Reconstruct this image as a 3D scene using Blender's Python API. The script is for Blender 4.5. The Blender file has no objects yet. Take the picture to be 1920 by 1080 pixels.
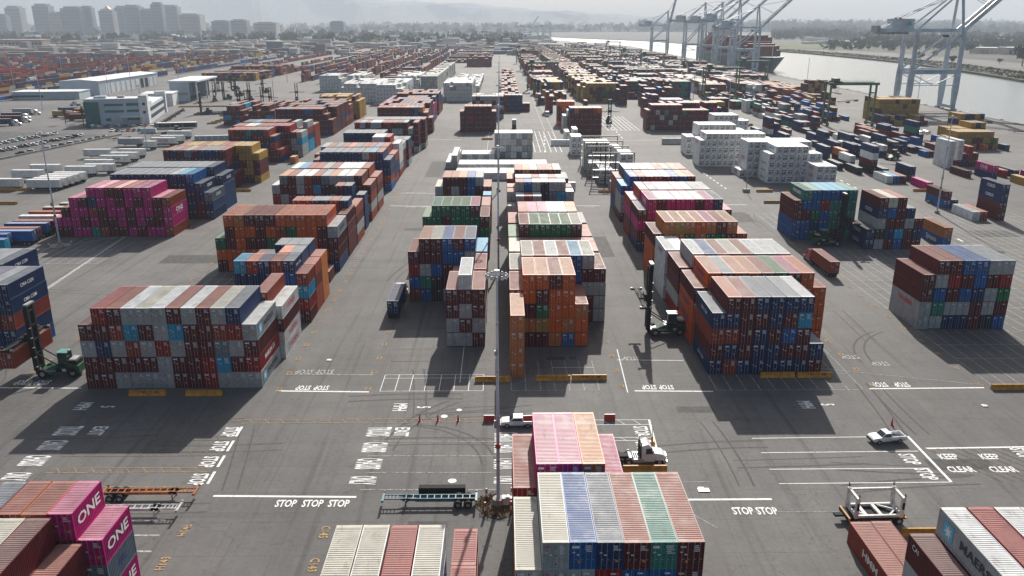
import bpy, math, random
import numpy as np
from mathutils import Vector, Matrix
R = random.Random(11)
C = bpy.context.scene.collection
rad = math.radians

# ------------------------------------------------------------------ camera, world, sun
F, CH = 1530.0, 59.3                      # focal length in 1920-pixel units, camera height
PIT = math.atan(495 / F)
YAW = math.atan(18 * math.cos(PIT) / F)
cam = bpy.data.objects.new('camera', bpy.data.cameras.new('camera'))
C.objects.link(cam)
cam.data.sensor_width = 36
cam.data.lens = 36 * F / 1920
cam.data.clip_start = 1
cam.data.clip_end = 80000
cam.location = (0, 0, CH)
cam.rotation_euler = (math.pi / 2 - PIT, 0, -YAW)
bpy.context.scene.camera = cam

SUN_EL, SUN_AZ = rad(32.5), rad(8.6)      # azimuth measured from +Y towards +X
w = bpy.data.worlds.new('World')
bpy.context.scene.world = w
w.use_nodes = True
nt = w.node_tree
sky = nt.nodes.new('ShaderNodeTexSky')
sky.sky_type = 'NISHITA'
sky.sun_disc = False
sky.sun_elevation = SUN_EL
sky.sun_rotation = SUN_AZ
sky.air_density = 1.0
sky.dust_density = 4.0
sky.ozone_density = 1.0
hs = nt.nodes.new('ShaderNodeHueSaturation')
hs.inputs['Saturation'].default_value = 0.95
nt.links.new(sky.outputs[0], hs.inputs['Color'])
bg = nt.nodes['Background']
bg.inputs[1].default_value = 0.05
nt.links.new(hs.outputs[0], bg.inputs[0])

sl = bpy.data.lights.new('sun', 'SUN')
sl.energy = 4.0
sl.angle = rad(0.6)
sl.color = (1.0, 0.95, 0.88)
so = bpy.data.objects.new('sun', sl)
C.objects.link(so)
sdir = Vector((math.sin(SUN_AZ) * math.cos(SUN_EL), math.cos(SUN_AZ) * math.cos(SUN_EL), math.sin(SUN_EL)))
so.rotation_euler = sdir.to_track_quat('Z', 'Y').to_euler()
so.location = (0, 0, 300)
vs = bpy.context.scene.view_settings
vs.view_transform = 'Standard'
vs.look = 'None'
vs.exposure = 1.0
vs.gamma = 1
bpy.context.scene.cycles.max_bounces = 5
bpy.context.scene.cycles.volume_bounces = 1

# ------------------------------------------------------------------ geometry of the view: a photo point on a level plane -> world
cp, sp, cy_, sy_ = math.cos(PIT), math.sin(PIT), math.cos(YAW), math.sin(YAW)
P_ = math.pi
FW = (sy_ * cp, cy_ * cp, -sp); RT = (cy_, -sy_, 0); UP = (sy_ * sp, cy_ * sp, cp)
def at(px, py, z=0.0):
    a = (px - 960) / F; b = (540 - py) / F
    d = [FW[i] + a * RT[i] + b * UP[i] for i in range(3)]
    t = (z - CH) / d[2]
    return d[0] * t, d[1] * t
def proj(P):
    d = (P[0], P[1], P[2] - CH)
    z = sum(a * b for a, b in zip(d, FW)); x = sum(a * b for a, b in zip(d, RT)); y = sum(a * b for a, b in zip(d, UP))
    return 960 + F * x / z, 540 - F * y / z, z

# ------------------------------------------------------------------ materials
MATS = {}
def nmat(name):
    m = bpy.data.materials.new(name); m.use_nodes = True
    return m, m.node_tree, m.node_tree.nodes['Principled BSDF']
def N(t, k, **kw):
    n = t.nodes.new(k)
    for a, b in kw.items():
        if a in ('op',): n.operation = b
        elif isinstance(a, str) and a.startswith('i_'):
            n.inputs[int(a[2:])].default_value = b
        else: setattr(n, a, b)
    return n
def mat(name, col, rough=.55, metal=0., vary=.25, scale=.8, alpha=None, emit=None):
    if name in MATS: return MATS[name]
    m, t, b = nmat(name)
    b.inputs['Roughness'].default_value = rough
    b.inputs['Metallic'].default_value = metal
    if rough > .75: b.inputs['Specular IOR Level'].default_value = .15
    if vary:
        tc = N(t, 'ShaderNodeTexCoord'); nz = N(t, 'ShaderNodeTexNoise')
        nz.inputs['Scale'].default_value = scale; nz.inputs['Detail'].default_value = 5
        t.links.new(tc.outputs['Object'], nz.inputs['Vector'])
        mr = N(t, 'ShaderNodeMapRange'); mr.inputs[1].default_value = .3; mr.inputs[2].default_value = .7
        mr.inputs[3].default_value = 1 - vary; mr.inputs[4].default_value = 1 + vary * .5
        t.links.new(nz.outputs['Fac'], mr.inputs[0])
        mx = N(t, 'ShaderNodeVectorMath', operation='SCALE'); mx.inputs[0].default_value = col
        t.links.new(mr.outputs[0], mx.inputs['Scale']); t.links.new(mx.outputs[0], b.inputs['Base Color'])
    else:
        b.inputs['Base Color'].default_value = (*col, 1)
    MATS[name] = m
    return m

def paint_tree(m, t, b, src, roof):
    """container paint: colour source -> blotchy fading, rust specks, vertical streaks"""
    tc = N(t, 'ShaderNodeTexCoord'); oi = N(t, 'ShaderNodeObjectInfo')
    add = N(t, 'ShaderNodeVectorMath', operation='ADD')
    sc = N(t, 'ShaderNodeVectorMath', operation='SCALE'); sc.inputs[0].default_value = (37, 91, 13)
    t.links.new(oi.outputs['Random'], sc.inputs['Scale'])
    t.links.new(tc.outputs['Object'], add.inputs[0]); t.links.new(sc.outputs[0], add.inputs[1])
    n1 = N(t, 'ShaderNodeTexNoise'); n1.inputs['Scale'].default_value = .55; n1.inputs['Detail'].default_value = 6; n1.inputs['Roughness'].default_value = .65
    t.links.new(add.outputs[0], n1.inputs['Vector'])
    mp = N(t, 'ShaderNodeMapping'); mp.inputs['Scale'].default_value = (2.5, 2.5, .25) if not roof else (1.2, .35, 1)
    t.links.new(add.outputs[0], mp.inputs['Vector'])
    n2 = N(t, 'ShaderNodeTexNoise'); n2.inputs['Scale'].default_value = 1.3; n2.inputs['Detail'].default_value = 4
    t.links.new(mp.outputs[0], n2.inputs['Vector'])
    # value variation
    mr = N(t, 'ShaderNodeMapRange'); mr.inputs[1].default_value = .3; mr.inputs[2].default_value = .72
    mr.inputs[3].default_value = .74; mr.inputs[4].default_value = 1.16
    t.links.new(n1.outputs['Fac'], mr.inputs[0])
    v = N(t, 'ShaderNodeVectorMath', operation='SCALE'); t.links.new(src, v.inputs[0]); t.links.new(mr.outputs[0], v.inputs['Scale'])
    # rust / dirt streaks
    st = N(t, 'ShaderNodeMapRange'); st.inputs[1].default_value = .60; st.inputs[2].default_value = .74; st.inputs[4].default_value = .55
    t.links.new(n2.outputs['Fac'], st.inputs[0])
    mx = N(t, 'ShaderNodeMix', data_type='RGBA')
    mx.inputs['B'].default_value = (.13, .065, .04, 1) if not roof else (.2, .13, .09, 1)
    t.links.new(v.outputs[0], mx.inputs['A']); t.links.new(st.outputs[0], mx.inputs['Factor'])
    out = mx.outputs['Result']
    if roof:
        mp3 = N(t, 'ShaderNodeMapping'); mp3.inputs['Scale'].default_value = (.55, 3.2, 1); t.links.new(add.outputs[0], mp3.inputs['Vector'])
        n3 = N(t, 'ShaderNodeTexNoise'); n3.inputs['Scale'].default_value = 1.1; n3.inputs['Detail'].default_value = 8; n3.inputs['Roughness'].default_value = .7
        t.links.new(mp3.outputs[0], n3.inputs['Vector'])
        s3 = N(t, 'ShaderNodeMapRange'); s3.inputs[1].default_value = .61; s3.inputs[2].default_value = .66; s3.inputs[4].default_value = .34
        t.links.new(n3.outputs['Fac'], s3.inputs[0])
        m3 = N(t, 'ShaderNodeMix', data_type='RGBA'); m3.inputs['B'].default_value = (.42, .40, .38, 1)
        t.links.new(out, m3.inputs['A']); t.links.new(s3.outputs[0], m3.inputs['Factor'])
        out = m3.outputs['Result']
        rr = N(t, 'ShaderNodeMapRange'); rr.inputs[1].default_value = .35; rr.inputs[2].default_value = .65; rr.inputs[3].default_value = .5; rr.inputs[4].default_value = .68
        t.links.new(n1.outputs['Fac'], rr.inputs[0]); t.links.new(rr.outputs[0], b.inputs['Roughness'])
    else:
        b.inputs['Roughness'].default_value = .5
    t.links.new(out, b.inputs['Base Color'])
    b.inputs['Specular IOR Level'].default_value = .22 if roof else .25

def container_mats():
    for nm, roof in (('container paint', False), ('container roof paint', True)):
        m, t, b = nmat(nm); oi = N(t, 'ShaderNodeObjectInfo'); paint_tree(m, t, b, oi.outputs['Color'], roof); MATS[nm] = m
    for nm, roof in (('mass paint', False), ('mass roof', True)):
        m, t, b = nmat(nm); a = N(t, 'ShaderNodeAttribute'); a.attribute_name = 'Col'; paint_tree(m, t, b, a.outputs['Color'], roof); MATS[nm] = m; b.inputs['Specular IOR Level'].default_value = .07
container_mats()
PAINT, ROOF = MATS['container paint'], MATS['container roof paint']
steel = mat('galvanised steel', (.34, .35, .36), .55, .2)
dark = mat('dark rubber', (.02, .02, .021), .8)
black = mat('black machinery', (.022, .023, .026), .76)
white = mat('white paint', (.72, .73, .73), .4)
glass = mat('tinted window glass', (.02, .035, .045), .08, vary=0)
yellow = mat('yellow barrier paint', (.52, .24, .02), .6, vary=.35, scale=1.5)
ltext = mat('white lettering', (.72, .72, .72), .6, vary=.1)
dtext = mat('dark lettering', (.02, .03, .05), .6, vary=0)

# ------------------------------------------------------------------ mesh builder
class MB:
    def __init__(s): s.v = []; s.f = []; s.m = []; s.ms = []
    def mi(s, m):
        if m not in s.ms: s.ms.append(m)
        return s.ms.index(m)
    def add(s, vs_, fs, m):
        o = len(s.v); k = s.mi(m)
        s.v += [tuple(p) for p in vs_]; s.f += [tuple(i + o for i in f) for f in fs]; s.m += [k] * len(fs)
        return s
    def box(s, x0, y0, z0, x1, y1, z1, m):
        return s.add([(x0, y0, z0), (x1, y0, z0), (x1, y1, z0), (x0, y1, z0), (x0, y0, z1), (x1, y0, z1), (x1, y1, z1), (x0, y1, z1)],
                     [(0, 3, 2, 1), (4, 5, 6, 7), (0, 1, 5, 4), (1, 2, 6, 5), (2, 3, 7, 6), (3, 0, 4, 7)], m)
    def bar(s, p, q, w_, h_, m, up=(0, 0, 1)):
        p, q = Vector(p), Vector(q); d = (q - p).normalized(); u = Vector(up)
        if abs(d.dot(u)) > .98: u = Vector((0, 1, 0))
        r = d.cross(u).normalized(); u = r.cross(d)
        vs_ = [b + r * (a * w_ / 2) + u * (c * h_ / 2) for b in (p, q) for a, c in ((-1, -1), (1, -1), (1, 1), (-1, 1))]
        return s.add(vs_, [(0, 1, 2, 3), (4, 7, 6, 5), (0, 4, 5, 1), (1, 5, 6, 2), (2, 6, 7, 3), (3, 7, 4, 0)], m)
    def tube(s, p, q, r0, m, n=6, r1=None):
        p, q = Vector(p), Vector(q); r1 = r0 if r1 is None else r1
        d = (q - p).normalized(); u = Vector((0, 0, 1)) if abs(d.z) < .9 else Vector((1, 0, 0))
        a = d.cross(u).normalized(); b = d.cross(a)
        vs_ = [c + (a * math.cos(t) + b * math.sin(t)) * r for c, r in ((p, r0), (q, r1)) for t in [2 * math.pi * i / n for i in range(n)]]
        return s.add(vs_, [(i, (i + 1) % n, (i + 1) % n + n, i + n) for i in range(n)] + [tuple(range(n - 1, -1, -1)), tuple(range(n, 2 * n))], m)
    def prism(s, pts, a0, a1, m, axis='z'):
        def P(p, a): return {'z': (p[0], p[1], a), 'x': (a, p[0], p[1]), 'y': (p[0], a, p[1])}[axis]
        n = len(pts); vs_ = [P(p, a0) for p in pts] + [P(p, a1) for p in pts]
        return s.add(vs_, [tuple(range(n - 1, -1, -1)), tuple(range(n, 2 * n))] + [(i, (i + 1) % n, (i + 1) % n + n, i + n) for i in range(n)], m)
    def mesh(s, name):
        me = bpy.data.meshes.new(name); me.from_pydata(s.v, [], s.f)
        for m in s.ms: me.materials.append(m)
        me.polygons.foreach_set('material_index', s.m)
        import bmesh
        bm = bmesh.new(); bm.from_mesh(me); bmesh.ops.recalc_face_normals(bm, faces=bm.faces); bm.to_mesh(me); bm.free()
        return me
    def build(s, name, parent=None, loc=(0, 0, 0), rz=0):
        return link(name, s.mesh(name), parent, loc, rz)
def link(name, me, parent=None, loc=(0, 0, 0), rz=0, color=None):
    o = bpy.data.objects.new(name, me); C.objects.link(o); o.parent = parent
    o.location = loc; o.rotation_euler = (0, 0, rz)
    if color: o.color = (*color, 1)
    return o
def tag(o, label=None, cat=None, group=None, kind=None):
    if label: o['label'] = label
    if cat: o['category'] = cat
    if group: o['group'] = group
    if kind: o['kind'] = kind
    return o
def empty(name, loc=(0, 0, 0), rz=0):
    o = bpy.data.objects.new(name, None); C.objects.link(o); o.location = loc; o.rotation_euler = (0, 0, rz); o.empty_display_size = .5
    return o
KIDS = {}
def copy_tree(o, loc=None, rz=None, parent=None, label=None, group=None, skip=(), color=None):
    c = o.copy(); C.objects.link(c); c.parent = parent
    if loc is not None: c.location = loc
    if rz is not None: c.rotation_euler = (0, 0, rz)
    if label: c['label'] = label
    if group: c['group'] = group
    if color: c.color = (*color, 1)
    if o.name not in KIDS: KIDS[o.name] = [x for x in C.objects if x.parent == o]
    for k in KIDS[o.name]:
        if k.name.split('.')[0] in skip: continue
        copy_tree(k, parent=c, skip=skip, color=color)
    return c
TXT = {}
def text_mesh(s, size, m, name='lettering', sx=1.0, bold=0.0):
    k = (s, size, m.name, sx, bold)
    if k in TXT: return TXT[k]
    cu = bpy.data.curves.new('t', 'FONT'); cu.body = s; cu.size = size; cu.align_x = 'CENTER'; cu.align_y = 'CENTER'; cu.offset = bold; cu.resolution_u = 2
    o = bpy.data.objects.new('t', cu); C.objects.link(o)
    dg = bpy.context.evaluated_depsgraph_get()
    me = bpy.data.meshes.new_from_object(o.evaluated_get(dg)); me.name = name
    bpy.data.objects.remove(o); me.materials.clear(); me.materials.append(m)
    if sx != 1.0:
        me.transform(Matrix.Diagonal((sx, 1, 1, 1)))
    TXT[k] = me
    return me

exec_ground = True
# ------------------------------------------------------------------ ground, water, land
def asphalt():
    m, t, b = nmat('asphalt'); tc = N(t, 'ShaderNodeTexCoord')
    def noise(sc, det=6, ro=.6, mapping=None):
        n = N(t, 'ShaderNodeTexNoise'); n.inputs['Scale'].default_value = sc; n.inputs['Detail'].default_value = det; n.inputs['Roughness'].default_value = ro
        if mapping:
            mp = N(t, 'ShaderNodeMapping'); mp.inputs['Scale'].default_value = mapping; t.links.new(tc.outputs['Object'], mp.inputs[0]); t.links.new(mp.outputs[0], n.inputs['Vector'])
        else: t.links.new(tc.outputs['Object'], n.inputs['Vector'])
        return n.outputs['Fac']
    def rng(src, a, b_, c, d):
        r = N(t, 'ShaderNodeMapRange'); r.inputs[1].default_value = a; r.inputs[2].default_value = b_; r.inputs[3].default_value = c; r.inputs[4].default_value = d
        t.links.new(src, r.inputs[0]); return r.outputs[0]
    def mul(a, b_):
        n = N(t, 'ShaderNodeMath', operation='MULTIPLY'); t.links.new(a, n.inputs[0])
        if isinstance(b_, float): n.inputs[1].default_value = b_
        else: t.links.new(b_, n.inputs[1])
        return n.outputs[0]
    v = rng(noise(.012, 5), .35, .65, .80, 1.18)
    v = mul(v, rng(noise(.09, 7, .7), .3, .7, .82, 1.14))
    v = mul(v, rng(noise(1.6, 8, .75), .3, .7, .84, 1.12))
    v = mul(v, rng(noise(.5, 5, .6, (1, .05, 1)), .35, .7, 1.05, .92))     # wheel tracks along the aisles
    v = mul(v, rng(noise(.35, 4, .6, (.05, 1, 1)), .62, .75, 1.0, .80))    # cross tracks
    v = mul(v, rng(noise(.25, 8, .8), .61, .72, 1.0, .60))                 # oil stains
    vo = N(t, 'ShaderNodeTexVoronoi', feature='DISTANCE_TO_EDGE'); vo.inputs['Scale'].default_value = .11
    wn = N(t, 'ShaderNodeTexNoise'); wn.inputs['Scale'].default_value = .35; wn.inputs['Detail'].default_value = 6; t.links.new(tc.outputs['Object'], wn.inputs['Vector'])
    wv = N(t, 'ShaderNodeVectorMath', operation='SCALE'); wv.inputs['Scale'].default_value = 7; t.links.new(wn.outputs['Color'], wv.inputs[0])
    wa = N(t, 'ShaderNodeVectorMath', operation='ADD'); t.links.new(tc.outputs['Object'], wa.inputs[0]); t.links.new(wv.outputs[0], wa.inputs[1]); t.links.new(wa.outputs[0], vo.inputs['Vector'])
    v = mul(v, rng(vo.outputs['Distance'], .0, .012, .72, 1.0))            # cracks
    v = mul(v, rng(noise(.8, 3, .5, (1, .02, 1)), .56, .70, 1.0, .72))     # dark rubber tracks
    v = mul(v, rng(noise(7, 4, .7), .3, .7, .93, 1.06))
    br = N(t, 'ShaderNodeTexBrick'); br.inputs['Scale'].default_value = 1; br.inputs['Brick Width'].default_value = 13.6; br.inputs['Row Height'].default_value = 6.8
    br.inputs['Mortar Size'].default_value = .045; br.inputs['Color1'].default_value = (1, 1, 1, 1); br.inputs['Color2'].default_value = (.94, .94, .94, 1); br.inputs['Mortar'].default_value = (.72, .72, .72, 1)
    t.links.new(tc.outputs['Object'], br.inputs['Vector'])
    v = mul(v, br.outputs['Color'])
    sc = N(t, 'ShaderNodeVectorMath', operation='SCALE'); sc.inputs[0].default_value = (.132, .128, .124)
    t.links.new(v, sc.inputs['Scale']); t.links.new(sc.outputs[0], b.inputs['Base Color'])
    b.inputs['Roughness'].default_value = .85; b.inputs['Specular IOR Level'].default_value = .3
    bp = N(t, 'ShaderNodeBump'); bp.inputs['Strength'].default_value = .15; t.links.new(noise(3.0), bp.inputs['Height']); t.links.new(bp.outputs[0], b.inputs['Normal'])
    return m
ASPH = asphalt()
land = mat('urban ground', (.075, .075, .065), .9, vary=.45, scale=.01)
shore = mat('bank soil and scrub', (.065, .06, .035), .95, vary=.5, scale=.03)
grassm = mat('dry grass', (.11, .12, .05), .95, vary=.5, scale=.02)
concrete = mat('concrete', (.36, .34, .31), .8, vary=.3, scale=.3)

def quay_x(Y): return 321 + .02 * (Y - 500)
g = MB(); g.prism([(-432, -60), (321 - 11, -60), (quay_x(2450), 2450), (196, 3300), (-432, 3300)], -5, 0, ASPH)
tag(g.build('ground'), kind='structure')
g = MB(); g.prism([(-432, -450), (-432, 3300), (196, 3300), (230, 4100), (200, 4900), (320, 7000), (2100, 20300), (-20500, 20300), (-20500, -450)], -5, 0, land)
tag(g.build('city_ground'), kind='structure')
wm, t, b = nmat('harbour water')
b.inputs['Base Color'].default_value = (.09, .12, .13, 1); b.inputs['Roughness'].default_value = .2
tc = N(t, 'ShaderNodeTexCoord'); nz = N(t, 'ShaderNodeTexNoise'); nz.inputs['Scale'].default_value = .25; nz.inputs['Detail'].default_value = 6
t.links.new(tc.outputs['Object'], nz.inputs['Vector']); bp = N(t, 'ShaderNodeBump'); bp.inputs['Strength'].default_value = .35; bp.inputs['Distance'].default_value = .6
t.links.new(nz.outputs['Fac'], bp.inputs['Height']); t.links.new(bp.outputs[0], b.inputs['Normal'])
g = MB(); g.add([(-3000, -450, -3), (20500, -450, -3), (20500, 20400, -3), (-3000, 20400, -3)], [(0, 1, 2, 3)], wm); tag(g.build('water'), kind='structure')
# far bank: the island beyond the channel
bank = [(560, 300), (572, 700), (587, 939), (602, 1005), (631, 1169), (668, 1400), (672, 1600), (668, 1850), (640, 2080), (600, 2744), (528, 3264), (369, 3736), (256, 4189), (150, 4800), (300, 7000), (2200, 20350), (20450, 20350), (20450, 9000), (5200, 7000), (3900, 5200), (3200, 3300), (3000, 300)]
g = MB(); g.prism(bank, -5, -1.2, land); tag(g.build('island_ground'), kind='structure')
g = MB(); strip = [(560, 300), (572, 700), (587, 939), (602, 1005), (631, 1169), (668, 1400), (672, 1600), (668, 1850), (640, 2080)]
g.prism([(x - 3, y) for x, y in strip] + [(x + 45 + 10 * math.sin(i * 2.1), y) for i, (x, y) in reversed(list(enumerate(strip)))], -4, -.6, shore)
tag(g.build('shore_bank'), kind='structure')
g = MB(); g.prism([(x + 75, y) for x, y in strip] + [(x + 175, y) for x, y in reversed(strip)], -2, -.9, mat('worn road', (.17, .165, .15), .9, vary=.3, scale=.02))
tag(g.build('perimeter_road'), kind='structure')
g = MB(); g.prism([(700, 2130), (760, 2900), (1150, 2900), (1250, 2130)], -2, -.8, grassm); tag(g.build('park_lawn_terrain'), kind='structure')
wb = mat('inlet water', (.25, .28, .29), .18, vary=0)
for nm, pts in (('inlet_water', ((792, 69), (882, 70), (868, 65), (850, 62.5), (795, 63.5), (786, 66))),
                ('bay_water', ((1820, 54), (1990, 55), (1990, 47.6), (1850, 47.8)))):
    g = MB(); pp = [at(x, y, .4) for x, y in pts]; g.prism(pp, -.8, .4, wb); tag(g.build(nm), kind='structure')
# quay edge beam with fenders
g = MB(); g.prism([(quay_x(-60) - .2, -60), (quay_x(-60) + .9, -60), (quay_x(2450) + .9, 2450), (quay_x(2450) - .2, 2450)], -3.5, .35, concrete); tag(g.build('quay_edge_kerb'), kind='structure')
fend = MB(); fend.box(0, -.8, -2.6, .9, .8, .9, concrete).box(.9, -.5, -2.2, 1.2, .5, .2, dark).tube((-.8, 0, 0), (-.8, 0, .6), .3, black)
fmesh = fend.mesh('quay_fender')
for i, Y in enumerate(range(480, 1100, 26)):
    o = link('quay_fender', fmesh, loc=(quay_x(Y) + .9, Y, 0)); tag(o, 'concrete fender block and bollard on the quay edge above the water', 'fender', 'fenders along the quay edge')

# hills
def hills():
    hm = mat('hill terrain', (.075, .085, .05), .95, vary=.4, scale=.0006)
    g = MB()
    for D, prof in ((15000, [(-400, -40), (0, -32), (300, -22), (500, -9), (600, -2), (690, 6), (757, 13), (810, 11), (857, 16), (940, 20), (1010, 25), (1100, 31), (1200, 36), (1350, 41), (1500, 43), (1700, 42.5), (1960, 41)]),
                    (19000, [(-400, -20), (200, -30), (430, -22), (560, 4), (640, -2), (700, 2), (800, 8), (900, 12), (1000, 21), (1100, 26), (1250, 34), (1500, 41), (1960, 43)])):
        xs = [x for x, _ in prof]; n0 = len(g.v)
        rows = []
        NP = 160
        for j, (f, dd) in enumerate(((0, -1500), (.45, -700), (.8, -300), (1, 0), (.6, 900))):
            row = []
            for i in range(NP):
                px = -400 + 2360 * i / (NP - 1)
                py = np.interp(px, xs, [y for _, y in prof]) + 1.2 * math.sin(px * .07 + D) + .8 * math.sin(px * .19)
                h = CH + (45 - py) / F * D
                X = (px - 942) / F * D
                row.append((X * (1 + dd / D), D + dd + 250 * math.sin(px * .031 + j), max(-3, h * f + (60 * math.sin(px * .11 + j) if 0 < j < 3 else 0) * f)))
            rows.append(row)
        vs_ = [p for r in rows for p in r]
        fs = [(j * NP + i, j * NP + i + 1, (j + 1) * NP + i + 1, (j + 1) * NP + i) for j in range(len(rows) - 1) for i in range(NP - 1)]
        g.add(vs_, fs, hm)
    tag(g.build('hills'), kind='structure')
hills()

# haze
hz = MB(); hz.box(-21500, -520, -6, 21500, 21500, 1300, None)
hm = bpy.data.materials.new('haze'); hm.use_nodes = True; t = hm.node_tree; t.nodes.clear()
ov = N(t, 'ShaderNodeOutputMaterial'); pv = N(t, 'ShaderNodeVolumePrincipled'); pv.inputs['Color'].default_value = (.76, .85, .96, 1); pv.inputs['Density'].default_value = .000095; pv.inputs['Anisotropy'].default_value = 0
t.links.new(pv.outputs[0], ov.inputs['Volume'])
hz.ms = [hm]; hz.m = [0] * len(hz.m)
HZ = tag(hz.build('haze'), kind='stuff')
# ------------------------------------------------------------------ containers
COL = dict(m=(.098, .015, .019), r=(.27, .022, .022), n=(.25, .052, .032), g=(.36, .385, .39), w=(.67, .68, .67), l=(.52, .50, .43),
           b=(.012, .036, .11), B=(.014, .105, .30), c=(.03, .30, .48), k=(.022, .028, .035), o=(.56, .115, .018), O=(.46, .17, .06),
           G=(.012, .135, .052), t=(.03, .20, .165), p=(.42, .022, .17), y=(.38, .24, .065), s=(.14, .18, .22), P=(.66, .36, .43), Z=(.66, .38, .24))  # P, Z: magenta and orange roofs with sun glare put into the colour
for k_, c_ in COL.items():
    l_ = sum(c_) / 3; COL[k_] = tuple(max(.004, l_ + (a - l_) * 1.12) for a in c_)
CNAME = dict(m='maroon', r='bright red', n='rust red', g='grey', w='white', l='cream', b='navy', B='blue', c='light blue', k='black',
             o='orange', O='tan orange', G='green', t='teal', p='magenta', y='mustard', s='slate')
TIERN = ['ground', 'second', 'third', 'fourth', 'fifth']
ORD = ['leftmost', 'second from left', 'third from left', 'fourth from left', 'fifth from left', 'sixth from left', 'seventh from left', 'eighth from left',
       'ninth from left', 'tenth from left', 'eleventh from left', 'twelfth from left', 'thirteenth from left', 'fourteenth from left', 'fifteenth from left', 'sixteenth from left']
BOX = []       # every container of the yard
def addc(x, y, z, c, L=12.19, h=2.9, rz=0., top=None, reefer=False, bay='', tier=0, pos=0, alone=None, txt=None, rowlen=0):
    BOX.append(dict(x=x, y=y, z=z, c=c, L=L, h=h, rz=rz, top=top or c, reefer=reefer, bay=bay, tier=tier, pos=pos, alone=alone, txt=txt, rowlen=rowlen))
    return BOX[-1]
def bay(desc, X, Y, rows, w=2.52, h=2.9, L=12.19, tiers=None, fill='mmmnbgBno', tops=None, reefer=False, side=None, jit=.04):
    """rows run from the top tier down; '.' is no container, 'X' any colour of the fill; side = {(col, tier): (face, lettering)}"""
    nc = max(len(r_) for r_ in rows); tiers = tiers or len(rows)
    if len(set(map(len, rows))) > 1 or (tops and len(tops) != nc): print('BAYWARN', desc, [len(r_) for r_ in rows], len(tops or ''))
    rows = [r_.ljust(nc, '.') for r_ in rows] + ['X' * nc] * (tiers - len(rows))
    tops = tops.ljust(nc, '.') if tops else None
    seen = [False] * nc
    for ri, row in enumerate(rows):
        tier = tiers - 1 - ri; pos = 0; cnt = sum(1 for c in row if c != '.')
        for ci, c in enumerate(row):
            if c == '.': continue
            if c == 'X': c = R.choice(fill)
            top = None
            if not seen[ci] and tops and tops[ci] not in '. ': top = tops[ci]
            seen[ci] = True
            tx = side.get((ci, tier)) if side else None
            addc(X + ci * w + R.uniform(-jit, jit), Y + R.uniform(-jit, jit) * 2, tier * h, c, L, h, rz=R.uniform(-.0022, .0022), top=top, reefer=reefer, bay=desc, tier=tier, pos=pos, txt=tx, rowlen=cnt)
            pos += 1
def rbay(desc, X, Y, nc, tiers=5, w=2.55, fill='mmmnnbBgoG', rag=.25, reefer=False, L=12.19, h=2.9):
    """a bay farther off: the front is one mass of mixed colours with a ragged top"""
    hs = [max(1, tiers - (1 if R.random() < rag else 0) - (1 if R.random() < rag * .5 else 0)) for _ in range(nc)]
    base = R.choice(fill)
    for ci in range(nc):
        for ti in range(hs[ci]):
            c = base if R.random() < .35 else R.choice(fill)
            addc(X + ci * w, Y + R.uniform(-.2, .2), ti * h, c, L, h, reefer=reefer, bay=desc, tier=ti, pos=ci, rowlen=nc)

def loose(X0, X1, Y0, Y1, fill, dens=.75, tmax=4, step=13.6):
    Y = Y0; bh = tmax; left = 0
    while Y < Y1:
        far = Y > 690; c0 = R.choice(fill)
        if far:
            left -= 1
            if left < 0:
                left = R.randint(2, 6); bh = max(2, min(tmax + 1, R.choice([tmax - 1, tmax, tmax, tmax + 1])))
                if R.random() < .5: Y += step * R.choice([.6, 1.2, 2]); continue
        X = X0 + (R.choice([0, 0, 2.58, 5.2]) if far else 0); Xe = X1 - (R.choice([0, 0, 2.58]) if far else 0)
        while X < Xe:
            if R.random() < (.985 if far else dens):
                if R.random() < .5: c0 = R.choice(fill)
                n = max(1, bh + R.choice([-1, 0, 0, 0, 0, 0, 0])) if far else R.choice([1, 1, 2, 2, 3])
                half = R.random() < (.0 if far else .2)
                for k in range(n): addc(X, Y + R.uniform(-.2, .2), 2.75 * k, c0 if R.random() < .5 else R.choice(fill), 6.06 if half else 12.19, 2.7, bay='loosely stacked field', tier=k)
            X += 2.58 if far else 2.8
        Y += step
ONE_R = ('R', 'ONE', 'w')
# --- left block, nearest to farthest
bay('wide front-left stack', -71, 128.3, ['.rmgggmgmgb.', 'mmncmgcmmnrg', 'gbgngrgmmsgm', 'mmmmmgmmrcmr', 'mmggggmmrggg'], 2.478,
    tops='.rnwlwnwnlsw', side={(11, 3): ('R', 'MAERSK', 'k*'), (11, 1): ('R', 'MARUN SX', 'w'), (11, 0): ('R', 'MAERSK', 'k*')})
bay('stack with white right end', -70.4, 141.2, ['..........n.', '..........nw', 'XXXXXXXXXXnm', 'XXXXXXXXXXmw', 'XXXXXXXXXXmw'], 2.5, 2.58,
    side={(11, 3): ('R', 'T-FLORENS', 'r'), (11, 1): ('R', 'T-FLORENS', 'r'), (11, 0): ('R', 'T-FLORENS', 'r')})
bay('short blue and cyan stack', -55, 160.3, ['crbnb.', 'bbbbBn', 'bbbmbc', 'bmbbmr', 'mbmbbm'], 2.5, 2.68, 6.06, tops='cobnsn', side={(4, 4): ('R', 'CMA CGM', 'w')})
bay('second short stack', -55, 166.8, ['...nb.', 'XXXbbn', 'XXXXbm', 'XXXXmn', 'XXXXmn'], 2.5, 2.68, 6.06, fill='bmb', tops='...osn', side={(4, 4): ('R', 'CMA CGM', 'w')})
bay('third short stack', -55, 173.3, ['..bbb.', 'XXbbbO', 'XXXXbO', 'XXXXmO', 'XXXXmO'], 2.5, 2.68, 6.06, fill='bmb', tops='..sssn')
bay('lone ground container', -44.1, 187.4, ['m'], L=6.06, tops='n')
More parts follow.
